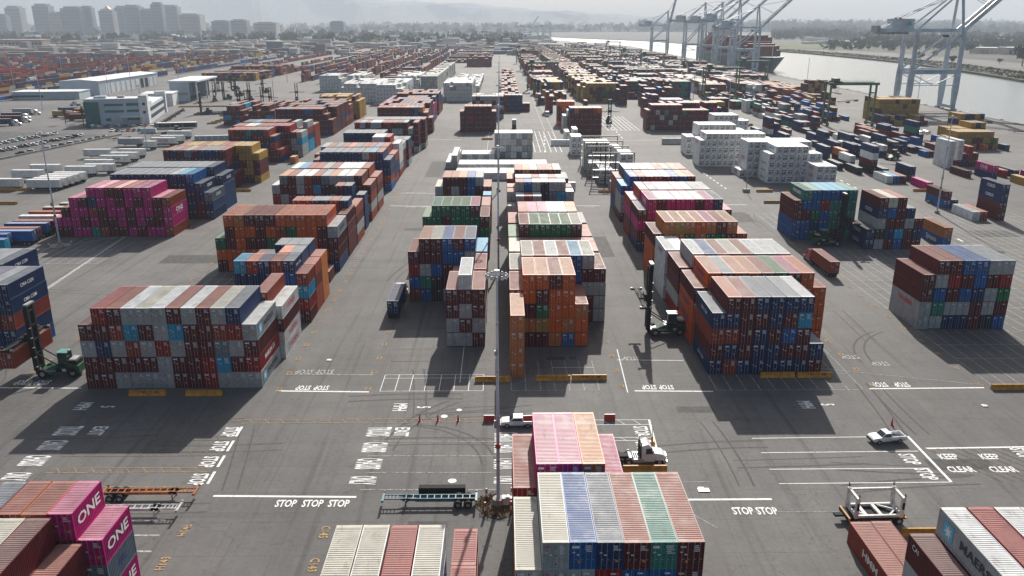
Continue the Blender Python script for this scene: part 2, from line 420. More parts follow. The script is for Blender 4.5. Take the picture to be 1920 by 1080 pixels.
bay('orange-topped left stack', -71.6, 197.5, ['.oOmmmooooo.', '.moomonGoomg', 'GmommGoomXmm', 'ooooooXXXXom', 'moXXXXXXXXmb'], 2.55, 2.9, fill='oomm',
    tops='.oOnnnooooow', side={(10, 4): ('R', 'Hapag-Lloyd', 'b'), (11, 3): ('R', 'MAERSK', 'b')})
bay('maroon end column', -43.6, 211.2, ['m', 'm', 'm', 'm'], tops='n')
bay('second maroon end column', -43.5, 224, ['n', 'm', 'g', 'n'], h=2.7)
bay('short navy and rust stack', -57.3, 218.5, ['nnbbnb', 'XXXXXX', 'XXXXXX', 'XXXXXX', 'XXXXXX'], 2.55, 2.75, 6.06, tops='nnssns')
bay('tall navy end column', -43.9, 241, ['b', 'b', 'b', 'b'], h=2.7, L=6.06, tops='s')
bay('two-wide navy and maroon column', -50, 241, ['mb', 'bb', 'mb', 'bb', 'mm'], h=2.7, L=6.06, tops='ns')
bay('pale-topped left stack', -72, 252.3, ['.smgnmsgggm.', 'gmmgrcmksmmm', 'rgmXXXXXXXXn', 'XXXXXXXXXXXg', 'XXXXXXXXXXXn'], 2.57, tops='wOnwwngOwwnn', side={(11, 1): ('R', 'MAERSK', 'b')})
bay('stack behind the pale-topped one', -72, 266.5, ['.wcrngnwwwn.', 'XXXXXXXXXXXn', 'XXXXXXXXXXXm', 'XXXXXXXXXXXg', 'XXXXXXXXXXXn'], 2.57, tops='.wcrngnwwwnn')
bay('navy-fronted left stack', -70, 301.5, ['.bbbbbbgnb.', 'mbbbbbbbbbb', 'XXXXXXXXXXb', 'XXXXXXXXXXn', 'XXXXXXXXXXB'], 2.6, fill='bbbm', tops='.ssssssscnb')
bay('striped left stack', -72.5, 315.3, ['.gnsnnsnnsn.', 'XXXXXXXXXXXn', 'XXXXXXXXXXXb', 'XXXXXXXXXXXb', 'XXXXXXXXXXXn'], 2.58, fill='bnm', tops='.gnsnosnnsnn')
bay('white end column', -44.2, 331, ['w', 'w', 'w', 'g', 'n'], h=2.7)
bay('white and red trio', -54.5, 343.5, ['wwr..', 'XXXXg', 'XXXXm', 'XXXXm', 'XXXXm'], 2.55, fill='mng', tops='wwrng')
bay('long navy row', -69, 357, ['bbbbbbb....', 'bbbbbbbXXXb', 'XXXXXXXXXXm', 'XXXXXXXXXXm', 'XXXXXXXXXXg'], 2.55, fill='bbmm', tops='sssssssss.s')
bay('left stack', -71, 396.6, ['rgmggmrmmm.m', 'XXXXXXXXXXXm', 'XXXXXXXXXXXm', 'XXXXXXXXXXXm', 'XXXXXXXXXXXg'], 2.55, fill='mmgmg', tops='rgnwwnrnmgmn')
bay('left stack', -69, 410.4, ['sssssssssssm', 'XXXXXXXXXXXm', 'XXXXXXXXXXXm', 'XXXXXXXXXXXm', 'XXXXXXXXXXXg'], 2.55, fill='mmmnm')
addc(-95, 365, 0, 'O', 6.06, bay='lone ground container', alone='single tan container in the aisle beside the long navy row')
bay('far red stack', -71, 471, ['mmmmmmmmBO..', 'mmmmmmmmBmm.', 'mmmgmmmmBmmm', 'mmmmmmmmbmmm', 'mmmmmmmmbmmm'], 2.6, fill='mmn', tops='nnnOnnOOsnnn')
Y = 485
for i in range(8):
    if i in (5,): Y += 14
    rbay('far left stack', -72, Y, 11, 5, 2.6, 'mmmnnbBrmp' if i < 5 else 'mmbbn', .15); Y += 13.7
# --- second block to the left
bay('magenta stack', -130.9, 233.5, ['....pp m'.replace(' ', 'm') + 'ppp..', '..pmbppmpmpmn', '.mppnmppmppmp', 'pppmpmmpmpmmp'.replace('m', 'm'), 'mmpptnmmpmppn'], 2.68, 2.9,
    fill='pm', tops='....pPnPnPPpn', side={(11, 4): ONE_R, (12, 2): ONE_R})
bay('navy stack behind the magenta one', -123.2, 255.5, ['bbbbbbbbbB..', 'XXXXXXXXXbb.', 'XXXXXXXXXXbs', 'XXXXXXXXXXmb', 'XXXXXXXXXXmb'], 2.62, fill='bbbk', tops='sssssssgccss',
    side={(10, 3): ('R', 'COSCO', 'w'), (10, 2): ('R', 'COSCO', 'w'), (11, 2): ('R', 'COSCO', 'w')})
bay('slate-roofed navy stack', -123.6, 269.2, ['ssssssssssb.', 'bbbbbbbbbbbb', 'XXXXXXXXXXXb', 'XXXXXXXXXXXb', 'XXXXXXXXXXXb'], 2.58, fill='bb', tops='ssssssssssss', side={(11, 3): ('R', 'COSCO', 'w'), (11, 2): ('R', 'COSCO', 'w'), (11, 1): ('R', 'COSCO', 'w'), (11, 0): ('R', 'COSCO', 'w')})
bay('red and navy left stack', -127, 307, ['mbmsmbbbm..', 'XXXXXXXXm..', 'XXXXXXXXb..', 'XXXXXXXXbm.', 'XXXXXXXXmm.'], 2.62, fill='mb', tops='nsngnsssnm.')
bay('mustard-roofed stack', -126, 318.5, ['yyynyynyyyy.', 'XXXXXXXXXyyy', 'XXXXXXXXXmym', 'XXXXXXXXXyym', 'XXXXXXXXXmmy'], 2.62, fill='ymm', tops='nyynyynnyyyy')
bay('red stack with teal box', -122.5, 369, ['rmmtmbn..', 'XXXXXXXb.', 'XXXXXXXn.', 'XXXXXXXmr', 'XXXXXXXXb'], 2.6, fill='mmb', tops='rnnntnsnn')
bay('stack with cyan side', -125, 383.5, ['mmmmmmmmmr..', 'XXXXXXXXXmmg', 'XXXXXXXXXXgc', 'XXXXXXXXXXgg', 'XXXXXXXXXXkg'], 2.65, fill='mmn', tops='nnwwnnrrrrng')
rbay('left stack', -125, 399, 12, 5, 2.6, 'mmnbcgm', .1)
rbay('left stack', -125, 413, 12, 4, 2.6, 'mbBnm', .1)
bay('wide dark red stack', -126, 462, ['mmbmmmBBmm..', 'mmmmmbmmmmm.', 'mmmmmmmbmmmm', 'mmbmmmmmmmmm', 'mmmmmmmmmmBm'], 2.62, fill='mmmn', tops='nnsnnsnnnnmn')
Y = 476
for i in range(4): rbay('left stack', -126, Y, 12, 5, 2.6, 'mmnbmm', .15); Y += 13.7
rbay('mustard stack', -122, 545, 11, 5, 2.6, 'yyymy', .1); rbay('mustard stack', -122, 559, 11, 5, 2.6, 'yyym', .1)
for i in range(3): rbay('far left stack', -172, 512 + i * 13.7, 14, 4, 2.6, 'mmbcn', .3)
# --- white reefers far left
for X0, Y0, n, k in ((-98, 650, 8, 6), (-128, 664, 12, 5), (-168, 772, 8, 3), (-142, 772, 6, 5), (-96, 760, 8, 6)):
    for i in range(k): rbay('far reefer stack', X0, Y0 + 14 * i, n, 5, 2.55, 'wwwg', .15, True)
for i in range(22): rbay('grey box row', -74, 760 + 14 * i, 6, 5, 2.55, 'ggllg', .05)
for i in range(6): rbay('grey stack', -47.5, 672 + 13.7 * i, 9, 5, 2.6, 'wwgw', .05)
for i in range(14): rbay('pale row', -47.5, 765 + 14 * i, 4, 2, 2.6, 'gggw', .0); rbay('pale row', -34, 765 + 14 * i, 5, 2, 2.6, 'gwgs', .0)
loose(-120, -100, 760, 1000, 'mmbn', .6, 4); loose(-330, -270, 900, 1150, 'mmbyn', .4, 3)
rbay('far red stack', -52, 1230, 14, 5, 2.6, 'mmr', .2); rbay('far red stack', -52, 1244, 14, 5, 2.6, 'mmn', .2); rbay('far red stack', -50, 1258, 12, 6, 2.6, 'mmr', .2)
# --- centre-left block
bay('three-wide centre stack', -10.9, 146.6, ['.w.', 'mmm', 'mgm', 'gmg', 'ggm'], 2.47, tops='nwn')
bay('three-wide centre stack, second row', -10.9, 160.2, ['..n', 'XXm', 'XXm', 'XXg'], 2.47, tops='..r')
bay('blue and maroon centre stack', -21, 173.8, ['.mmBmB.', 'mmmBBgB', 'rgBmBbm', 'BtkmmBm', 'nBkgmmb'], 2.5, tops='nOlBnsc')
bay('green stack', -21, 208, ['.GGGGm.', 'GGmGGGm', 'mGmmGmG', 'XXXXXXX', 'XXXXXXX'], 2.5, fill='Gm', tops='GtGGGpn')
bay('centre stack behind the green one', -21, 221.7, ['......n', 'XXXXXXm', 'XXXXXXm', 'XXXXXXm'], 2.5)
bay('end column with pale blue roof', -5.9, 236, ['B', 'm', 'm', 'm'], tops='c', L=6.06)
bay('maroon and blue far centre stack', -21, 249.4, ['.mmmBg.', 'gmgmBmn', 'XXXXXXm', 'XXXXXXm', 'XXXXXXm'], 2.5, tops='lnnOBgn')
# low white row and the tall white stack
bay('low white row', -18.9, 323.5, ['wwwwwwwwww'], 2.52, tops='wwwwwwwwll', reefer=False)
bay('second low white row', -18.9, 344.5, ['wwwwwwwwwwwwwww'], 2.52, tops='wwwwwwwwwwwwwww')
bay('third low white row', -18.9, 373, ['gwgwgw'], 2.52, tops='wwwwww')
bay('white pair', -24.5, 350, ['.g', 'gg'], 2.52, tops='ww'); bay('white pair', -24.5, 363, ['.g', 'gg'], 2.52, tops='ww'); bay('white pair', -22, 376, ['g'], 2.52, tops='w')
bay('tall white centre stack', -3.8, 379, ['gwwgwgl', 'gwwwgwl', 'gwgwwgg', 'gsgwswg'], 2.53, fill='w', tops='lwwwwww')
bay('far centre-left red stack', -24.6, 477, ['.mmmmmm.', 'mmmmmmmm', 'mmrmmmmm', 'mmmmmmmm', 'mmmmmmmm'], 2.62, tops='nnnnnnnn')
rbay('red row', -20, 545, 8, 5, 2.6, 'mmgBm', .05); rbay('red row', -20, 559, 8, 5, 2.6, 'wmn', .1); rbay('red row', -20, 573, 8, 3, 2.6, 'wng', .1)
addc(5.5, 486, 0, 'm', 6.06, bay='x', alone='maroon ground box under a white one beside the centre line'); addc(5.5, 486, 2.9, 'g', 6.06, top='w', bay='x', alone='white box on a maroon one beside the centre line')
bay('navy far centre stack', 1.2, 590, ['mbbbb..', 'mbbbb..', 'mbbbbmm', 'mbbbbmm'], 2.6, tops='nssss..')
Y = 604
for i in range(26):
    if R.random() < .85: rbay('centre strip', -1, Y, 5, 4, 2.6, 'mmmnbmr', .35)
    Y += 13.8
# --- centre-right block
bay('tan column at the yellow barrier', 1.2, 132, ['O', 'O', 'O', 'O'], tops='Z', side={})
bay('orange centre stack', 1.2, 146.4, ['.oomo.', 'nomoo.', 'nmGooO', 'nOyoOo', 'nmmOBo'], 2.5, tops='nZZnZn')
bay('pale-roofed centre-right stack', 1.3, 160, ['.gmgmBg.', 'lXXXXBmm', 'nXXXXXgg', 'nXXXXXmg', 'nXXXXXmg'], 2.48, tops='llnwncln')
bay('hidden middle stack', 1.3, 173.9, ['gmXXXXXX', 'XXXXXXXX', 'XXXXXXXX', 'XXXXXXXX'], 2.48, tops='lnnnnnnn')
bay('open-topped green stack', 1.3, 187.2, ['.mGGGGm.', 'GmGGGGmm', 'mXXXXXXm', 'XXXXXXXm', 'XXXXXXXm'], 2.48, fill='Gm', tops='GnGGGGln')
bay('stack with stained pink roofs', 1.3, 201, ['.mmmgmn.', 'nXXXXXXb', 'nXXXXXXm', 'XXXXXXXm'], 2.48, h=3.62 * .8, tiers=5, tops='nnppwwOs')
bay('white-roofed trio', 1.3, 234.5, ['.gng....', 'lggkgbBm', 'XXXXXXXm', 'XXXXXXXX'], 2.5, L=6.06, tops='lwnwgsBn')
bay('grey centre-right stack', 1.3, 241, ['.gBgkgg.', 'lXkgkscg', 'XXXXXXXg', 'XXXXXXXX', 'XXXXXXXX'], 2.5, L=6.06, fill='gkm', tops='nnBwwllw')
bay('row behind the grey stack', 1.3, 248.5, ['.gggnng.', 'XXXXXXXX', 'XXXXXXXX', 'XXXXXXXX', 'XXXXXXXX'], 2.5, L=6.06, tops='Owwnwnw.')
bay('maroon far centre-right stack', 1.3, 262.8, ['.mOmmmm.', 'nXXXXXXb', 'XXXXXXXX', 'XXXXXXXX', 'XXXXXXXX'], 2.5, fill='mmO', tops='OnOlnnls')
# --- right block
bay('navy and maroon front-right stack', 36.3, 133, ['.mmbbbb.', 'bbmmbmc.', 'nnmbmBm.', 'mbmbbmmb', 'bnbbbbbm'], 2.52, tops='sonssgws',
    side={(0, 3): ('L', 'CMA CGM', 'w'), (0, 0): ('L', 'CMA CGM', 'w')})
bay('orange and maroon right stack', 36.3, 147.1, ['.omoomGmo.', 'mXXXXXXXoo', 'oXXXXXXXoo', 'oXXXXXXXoo', 'oXXXXXXXoo'], 2.53, fill='om', tops='nOgOOnGpon',
    side={(1, 4): ('L', 'Hapag-Lloyd', 'b'), (0, 2): ('L', 'Hapag-Lloyd', 'b'), (0, 1): ('L', 'Hapag-Lloyd', 'b'), (0, 0): ('L', 'Hapag-Lloyd', 'b')})
bay('grey-sided right stack', 36.3, 160.8, ['.gbgmgggg', 'mXXXXXXXX', 'mXXXXXXXX', 'gXXXXXXXX', 'rXXXXXXXX'], 2.53, tops='nwBnlnwww')
bay('white-ended right stack', 36.0, 174.5, ['ww.......', 'wwXXXXXXX', 'wXXXXXXXX', 'wXXXXXXXX'], 2.53, tops='ww.......', side={(0, 3): ('L', 'Evercold', 'r'), (0, 2): ('L', 'T-FLORENS', 'r')})
bay('orange-roofed far right-block stack', 36.0, 189.2, ['.OyOoOmO.', 'mOOGOGGmn', 'oXXXXXXXm', 'oXXXXXXXm', 'oXXXXXXXm'], 2.5, fill='oOm', tops='nOOOOpnOn', side={(0, 2): ('L', 'Hapag-Lloyd', 'b')})
bay('magenta-fronted right stack', 36.5, 215.4, ['.pmppppmpb'.replace('ppppm', 'pppm'), 'mpXXXXXXXm'[:9], 'pXXXXXXXX', 'mXXXXXXXX', 'bXXXXXXXX'], 2.54, fill='pm', tops='gPgPPPgPs', side={(1, 4): ('L', 'ONE', 'w'), (0, 2): ('L', 'ONE', 'w')})
addc(59.4, 215.6, 8.7, 'm', top='p', bay='magenta-fronted right stack', alone='maroon box standing past the right end of the magenta-fronted stack')
for k in range(3): addc(59.4, 215.6, 2.9 * k, 'mbm'[k], bay='hidden end column', tier=k)
bay('pink-roofed right stack', 36.5, 229.2, ['.rpBpspsnb'[:9], 'rXXXXXXXX', 'pXXXXXXXX', 'mXXXXXXXX', 'rXXXXXXXX'], 2.54, fill='pm', tops='PPsPgPgss', side={(1, 4): ('L', 'ONE', 'w')})
bay('blue-sided far right stack', 36.7, 250, ['.BmnnmbBm', 'BXXXXXXXm', 'gXXXXXXXX', 'gXXXXXXXX', 'mXXXXXXXX'], 2.56, tops='cBnlgwBOn')
bay('last stack of the right block', 36.9, 263.8, ['.bgggwnsnw'[:9], 'nXXXXXXXX', 'nXXXXXXXX', 'bXXXXXXXX', 'bXXXXXXXX'], 2.56, tops='nwggwnson', side={(1, 4): ('L', 'CMA CGM', 'w')})
# --- stacks on the right
bay('seven-wide right-hand stack', 84.2, 155.1, ['.mmBBgg', 'mgrmBmr', 'mBmBbgG', 'gtggmgm', 'ggbbmkB'], 2.58, tops='nnnBBgg', side={(0, 1): ('L', 'T-FLORENS', 'r')})
bay('stack right of the green handler', 99.7, 216.8, ['.mlm..', '.bBmb.', '.gmmgm', 'bkbcmb', 'bgmBmm'], 2.58, tops='knlns.', side={(1, 3): ('L', 'COSCO', 'w'), (0, 0): ('L', 'COSCO', 'w'), (0, 1): ('L', 'COSCO', 'w')})
bay('green and blue stack behind the handler', 83, 227.6, ['.tBBBbt', 'mBBrttt', 'mmGBttt', 'BBbBttb', 'BBGGmmt'], 2.56, tops='nttccct', side={(1, 4): ('L', 'EVERGREEN', 'w')})
bay('tan box over blue box', 122, 218.4, ['O', 'B'], side={(0, 0): ('L', 'Sylvania', 'w')}, tops='O')
bay('navy block at the right edge', 156.2, 250.7, ['b', 'b', 'm', 'm'], 2.6, h=2.9, tops='s', side={(0, 3): ('L', 'COSCO', 'w'), (0, 2): ('L', 'COSCO', 'w')})
bay('pair beside the navy block', 148.2, 250.7, ['wn'], 2.6, tops='wn')
bay('maroon over blue pair', 148.5, 269, ['m', 'B'], 2.6, h=2.9)
for k in range(2): addc(151, 252 + 17, 0, 'b', bay='hidden', tier=0) if k else None
# --- reefer blocks
bay('first reefer block', 96.2, 329, ['.wwwwwwwwww', '.wwwwwwwwww', '.wwwwwwwwww', '.wwwwwwwwww', 'wwwwwwwwwww'], 2.58, 2.85, reefer=True, side={(1, 2): ('L', 'ONE', 'p'), (0, 0): ('L', 'ONE', 'p')})
bay('nearest reefer block', 103.3, 315.5, ['.wwwww', 'wwwwww', 'wwwwww', 'wwwwww', 'wwwwww'], 2.55, 2.85, reefer=True, side={(0, i): ('L', 'MAERSK', 's') for i in (0, 1, 2)} | {(1, 4): ('L', 'MAERSK', 's')})
bay('right reefer block', 117.8, 303.5, ['www', 'www', 'www'], 2.55, 2.85, reefer=True, side={(0, i): ('L', 'ONE', 'p') for i in (0, 1, 2)})
bay('right rear reefer block', 119.3, 316.5, ['ww', 'ww', 'ww', 'ww'], 2.55, 2.85, reefer=True, side={(0, 3): ('L', 'ONE', 'p')})
bay('wide reefer block', 85.5, 355, ['.wwwwwwwwww..', 'w' * 13, 'w' * 13, 'w' * 13, 'w' * 13], 2.57, 2.85, reefer=True, side={(1, 4): ('L', 'ONE', 'p'), (0, 3): ('L', 'ONE', 'p')})
bay('rear reefer block', 87, 388, ['..wwwwwww..', '..wwwwwwwww', 'wwwwwwwwwww', 'wwwwwwwwwww', 'wwwwwwwwwww'], 2.57, 2.85, reefer=True, side={})
bay('farthest reefer block', 110, 430, ['wwwww..', 'wwwwwww', 'wwwwwww', 'wwwwwww', 'wwwwwww'], 2.57, 2.85, reefer=True)
# --- frames area containers (genset racks) and lone boxes
rbay('reefers in the rack', 34.9, 346.4, 4, 4, 2.6, 'wgw', 0, True); rbay('reefers in the rack', 34.9, 331, 5, 2, 2.6, 'gs', .3, True); rbay('reefers in the rack', 45.3, 331, 2, 4, 2.5, 'gw', .1, True)
rbay('reefers in the rack', 37.5, 315, 3, 2, 2.6, 'sg', .3, True); rbay('reefers in the rack', 45.4, 314.6, 2, 4, 2.5, 'gw', 0, True); rbay('reefers in the rack', 40, 362, 3, 3, 2.6, 'w', .2, True)
bay('grey box by the rack', 40.5, 297, ['gg'], 2.55)
addc(27.2, 302, 0, 'w', rz=math.pi / 2, bay='x', alone='white container with small blue logo lying crosswise beside the rack', txt=('L', 'Hamburg', 'b'))
addc(37, 420, 0, 'w', 12.19, rz=math.pi / 2, bay='x', alone='white crosswise container with blue mark on the empty lane', txt=('L', 'Hamburg', 'b'))
addc(95, 425, 0, 'g', 12.19, rz=math.pi / 2, bay='x', alone='grey crosswise container alone in the open lane')
rbay('small white group', 32.5, 388, 2, 3, 2.6, 'w', .2, True); rbay('small white group', 35.5, 417, 2, 3, 2.6, 'w', .3, True); rbay('small white group', 32.5, 430, 1, 2, 2.6, 'w', 0, True)
# --- mid field
bay('dark red middle stack', 37.8, 466, ['bOmmmno', 'mmmmmmm', 'mmmmmmm', 'mmmmmmm', 'mmmmmmm'], 2.6, tops='bOnnnno')
rbay('teal-ended pair', 35, 480, 4, 4, 2.6, 'sgw', .1); rbay('orange tower', 33.5, 506, 4, 5, 2.6, 'oom', .0); rbay('red tower', 30, 580, 2, 5, 2.6, 'mn', .2)
bay('wide red stack with white squares', 84.1, 483, ['.mmmmmmm.......', 'mmgmtmmmGmmmmm.', 'mmmgmmgmmmmmmmm', 'mmmmmgmmmmmmmmm', 'mgmmmmmmmmmmmmm'], 2.6, fill='mmp', tops='nnnnnnnnnnnnnnn')
rbay('red row', 95, 497, 14, 5, 2.6, 'mmbmp', .2); rbay('white block', 100, 520, 5, 5, 2.6, 'w', .0)
rbay('mustard row', 112, 535, 12, 4, 2.6, 'yym', .1)
for x, y, n, ti in ((95, 560, 2, 5), (100, 590, 4, 4), (104, 607, 3, 5), (88, 640, 3, 5), (106, 640, 2, 5), (116, 620, 4, 5), (140, 560, 5, 4), (60, 610, 1, 2), (128, 600, 1, 1)):
    rbay('mid field group', x, y, n, ti, 2.6, 'mmbBnm', .2)
bay('mustard and green far stack', 64.2, 666, ['.yyyyyyyyyb', 'yymymmGyGyb', 'yymmmmGGmGb', 'yyymmmmGmGb', 'ymyymmyyGmm'], 2.6, fill='y')
Y = 680
for i in range(100):
    if Y > 2000: break
    rbay('far stack', 62 + R.uniform(-1, 1), Y, 9 + int(R.random() * 3), 5, 2.6, 'yyymm' if i < 8 else 'mmybnm', .15); Y += 13.9 + (10 if R.random() < .15 else 0)
# strip under the gantry cranes: loosely stacked
loose(27, 48, 640, 760, 'yyynmb', .85); loose(27, 48, 775, 2200, 'mmnnrbm', .8)
loose(104, 122, 690, 1100, 'mmbbkn', .75, 4); loose(112, 146, 1125, 2300, 'mmbyn', .75)
loose(132, 156, 700, 1100, 'mmbbtn', .55)
loose(168, 192, 500, 680, 'mbgwnt', .5, 3); loose(168, 189, 690, 2300, 'mmbnygw', .75)
loose(160, 190, 380, 500, 'bbmwk', .28, 3)
loose(197, 222, 380, 470, 'bbmnB', .5, 3); loose(198, 222, 530, 690, 'mmbnB', .6, 3); loose(202, 222, 700, 2300, 'mmbngw', .75)
loose(232, 258, 640, 800, 'mbny', .45, 3); loose(236, 262, 830, 2200, 'mmbygn', .7, 4)
rbay('mustard quay stack', 236, 520, 10, 5, 2.6, 'yyyym', .1); rbay('mustard quay stack', 233, 506, 11, 2, 2.6, 'ybm', .3); rbay('mustard quay stack', 238, 534, 9, 5, 2.6, 'yymy', .1)
rbay('mustard stack by the quay', 222, 404, 9, 3, 2.6, 'yyym', .1); rbay('mustard stack by the quay', 228, 418, 7, 4, 2.6, 'yymb', .1); rbay('mustard stack by the quay', 240, 432, 5, 5, 2.6, 'yyb', .1)
rbay('far mustard stack', 254, 700, 7, 5, 2.6, 'yym', .1)
loose(-90, -20, 1350, 2100, 'mmbnk', .5, 2); loose(272, 284, 900, 1500, 'mmb', .5, 3)
# --- scattered boxes on the right, placed one by one: (x, y, tiers from the ground up, roof, lettering, label)
for x, y, st, tp, tx, ds in (
        (158.5, 300.7, 'p', 'p', ('L', 'ONE', 'w'), 'single magenta container beside the yellow barrier and light pole'),
        (149.7, 314.2, 'w', 'w', None, 'white container at the left of a ground trio'),
        (152.4, 314.2, 'B', 'c', None, 'blue container in the middle of a ground trio'),
        (155.1, 314.2, 'm', 'n', None, 'maroon container at the right of a ground trio'),
        (160.5, 318.9, 'kb', 's', ('L', 'COSCO', 'w'), 'navy stack of two behind the magenta box'),
        (155.6, 331, 'k', 's', None, 'black container on the ground left of the navy pair'),
        (152.2, 334.7, 'kmwb', 's', ('L', 'TRITON', 'r'), 'tower of navy, white and maroon boxes'),
        (148.2, 347, 'kw', 'w', ('L', 'ONE', 'p'), 'white box standing on a dark one beside the tower'),
        (146.2, 334, 'k', 's', None, 'dark ground container in front of the white one'),
        (142.5, 345, 'k', 's', None, 'dark ground container left of the white one'),
        (151.5, 362.5, 'mO', 'O', None, 'tan box on a maroon one'),
        (148.0, 374, 'bb', 's', None, 'tall navy pair behind the tan box'),
        (163.3, 381, 'bb', 'b', ('L', 'CMA CGM', 'w'), 'navy pair left of the reefer tower'),
        (158.3, 388, 'kb', 'b', None, 'second navy pair'),
        (140.0, 372, 'b', 's', None, 'navy ground container by the white reefers'),
        (136.0, 395, 'kbb', 's', None, 'triple navy stack by the reefers'),
        (150, 415, 'm', 'm', None, 'maroon ground container'), (157, 412, 'b', 'b', None, 'small navy ground box'), (147, 402, 'p', 'p', None, 'pink ground container near the reefers'),
        (136, 440, 'bb', 's', None, 'grey-roofed navy pair'), (142.5, 440, 'bwmb', 'm', None, 'four-high mixed tower'), (145.3, 440, 'bbb', 'b', None, 'three-high navy tower'),
        (191.5, 349, 'wwww', 'w', None, 'tall pale block'), (196.8, 352, 'mwww', 'w', None, 'white block over a maroon box'),
        (199.5, 353, 'bm', 'B', None, 'blue-roofed pair'), (202.2, 353.5, 'mrr', 'n', None, 'red-roofed tower'), (205, 354, 'mm', 'n', None, 'maroon pair'),
        (194.6, 321, 'bp', 'p', ('L', 'ONE', 'w'), 'magenta box on a navy one'), (187, 326, 'm', 'm', None, 'maroon ground container left of the magenta box'),
        (202.5, 327, 'r', 'r', None, 'bright red ground container'), (207, 327, 'b', 'b', None, 'navy ground container at the right'),
        (200.5, 306, 'y', 'y', ('L', 'MSC', 'k'), 'mustard ground container'), (208.5, 302, 'b', 'b', ('L', 'CMA CGM', 'w'), 'navy ground container at the right edge'),
        (210.6, 316, 'p', 'p', ('L', 'ONE', 'w'), 'magenta ground container at the right edge'),
        (236, 400, 'o', 'o', None, 'orange ground box of a trio'), (241.5, 404, 'bG', 'G', None, 'green box of a trio'), (246, 399, 'b', 's', None, 'navy ground box of a trio'),
        (186.3, 389, 'nb', 's', None, 'slate box on a tan one'), (192, 392, 'bb', 'b', None, 'navy pair right of the slate box'), (176, 415, 'sb', 's', None, 'slate and navy pair'),
        (182, 412, 'b', 's', None, 'long slate ground box'), (190, 428, 'bm', 'm', None, 'maroon on navy pair'), (204, 420, 'mm', 'm', None, 'maroon pair mid field'),
        (212, 422, 'mmtb', 'b', ('L', 'CMA CGM', 'w'), 'navy box on a teal one'), (200, 384, 'b', 's', None, 'navy box beside the dark loader')):
    for k, c in enumerate(st):
        top_one = k == len(st) - 1
        addc(x, y, 2.9 * k, c, top=tp if top_one else None, bay='scattered', tier=k, txt=tx if top_one or len(st) > 3 and k == 2 else None,
             alone=ds if len(st) == 1 else f'{CNAME[c]} {TIERN[k]}-tier box of the {ds}'.replace('of the tower', 'of the tower'), L=6.06 if 'small' in ds or 'trio' in ds and x > 230 else 12.19)
# --- foreground
bay('foreground centre stack', 1.0, 63.3, ['.gBbmtm', 'lggrBBm', 'XXXXXXX', 'XXXXXXX', 'XXXXXXX'], 2.475, tops='llBsntn', side={(1, 4): ('D', 'PIL', 'r'), (6, 4): ('D', 'tex', 'w'), (6, 3): ('D', 'tex', 'w'), (1, 3): ('D', 'PIL', 'r')})
bay('foreground pink-roofed stack', 1.0, 77.2, ['.ppO..', 'rXXXp.', 'XXXXm.', 'XXXXm.', 'XXXXm.'], 2.475, fill='m', tops='nPPZp.')
bay('foreground cream-roofed stack', -15.7, 54.1, ['lwrw', 'XXXX', 'XXXX', 'XXXX', 'XXXX'], 2.57, tops='llrl')
bay('foreground red-roofed column', -5.2, 68.0, ['r', 'm', 'm', 'm'][:3], tops='r', L=6.06); bay('foreground red-roofed column, front half', -5.2, 61.8, ['r', 'm', 'm', 'm'][:3], tops='r', L=6.06)
# bottom left
bay('bottom-left short stack', -53.9, 68.3, ['msnOp.', 'XXXXXp', 'XXXXXs', 'XXXXXp', 'XXXXXr'], 2.48, L=6.06, tops='msnnpp', side={(4, 4): ONE_R, (5, 3): ONE_R, (5, 2): ('R', 'APL', 'b'), (5, 1): ONE_R})
bay('bottom-left corner stack', -55.5, 55.5, ['BBBlm.', 'XXXXXm', 'XXXXXm', 'XXXXXm', 'XXXXXm'], 2.48, tops='BBBlmn')
bay('bottom-right tall stack', 39.9, 56.4, ['.grww.', 'mXXXXX', 'gXXXXX', 'XXXXXX', 'XXXXXX'], 2.6, fill='mg', tops='mwrwwn', side={(1, 4): ('L', 'MAERSK', 'k*'), (0, 3): ('L', 'CAI', 'w'), (0, 2): ('L', '*', 'c')})
bay('bottom-right ground pair', 41.2, 71.3, ['nm'], 2.5, tops='nn', side={(0, 0): ('L', 'HMM', 'w')})
# far-left stack
bay('far-left navy stack', -99.5, 141.3, ['bbbb', 'bbbb', 'bbmn', 'bbbb', 'mbbB'], 2.5, tops='bbss', side={(3, 4): ('R', 'CMA CGM', 'w'), (3, 3): ('R', 'CMA CGM', 'w')})
bay('far-left rear stack', -108, 154.6, ['bbbb', 'bbbb', 'bbbn', 'bbnb', 'bbbb'], 2.5, tops='Bsss', side={(3, 4): ('R', 'CMA CGM', 'w')})
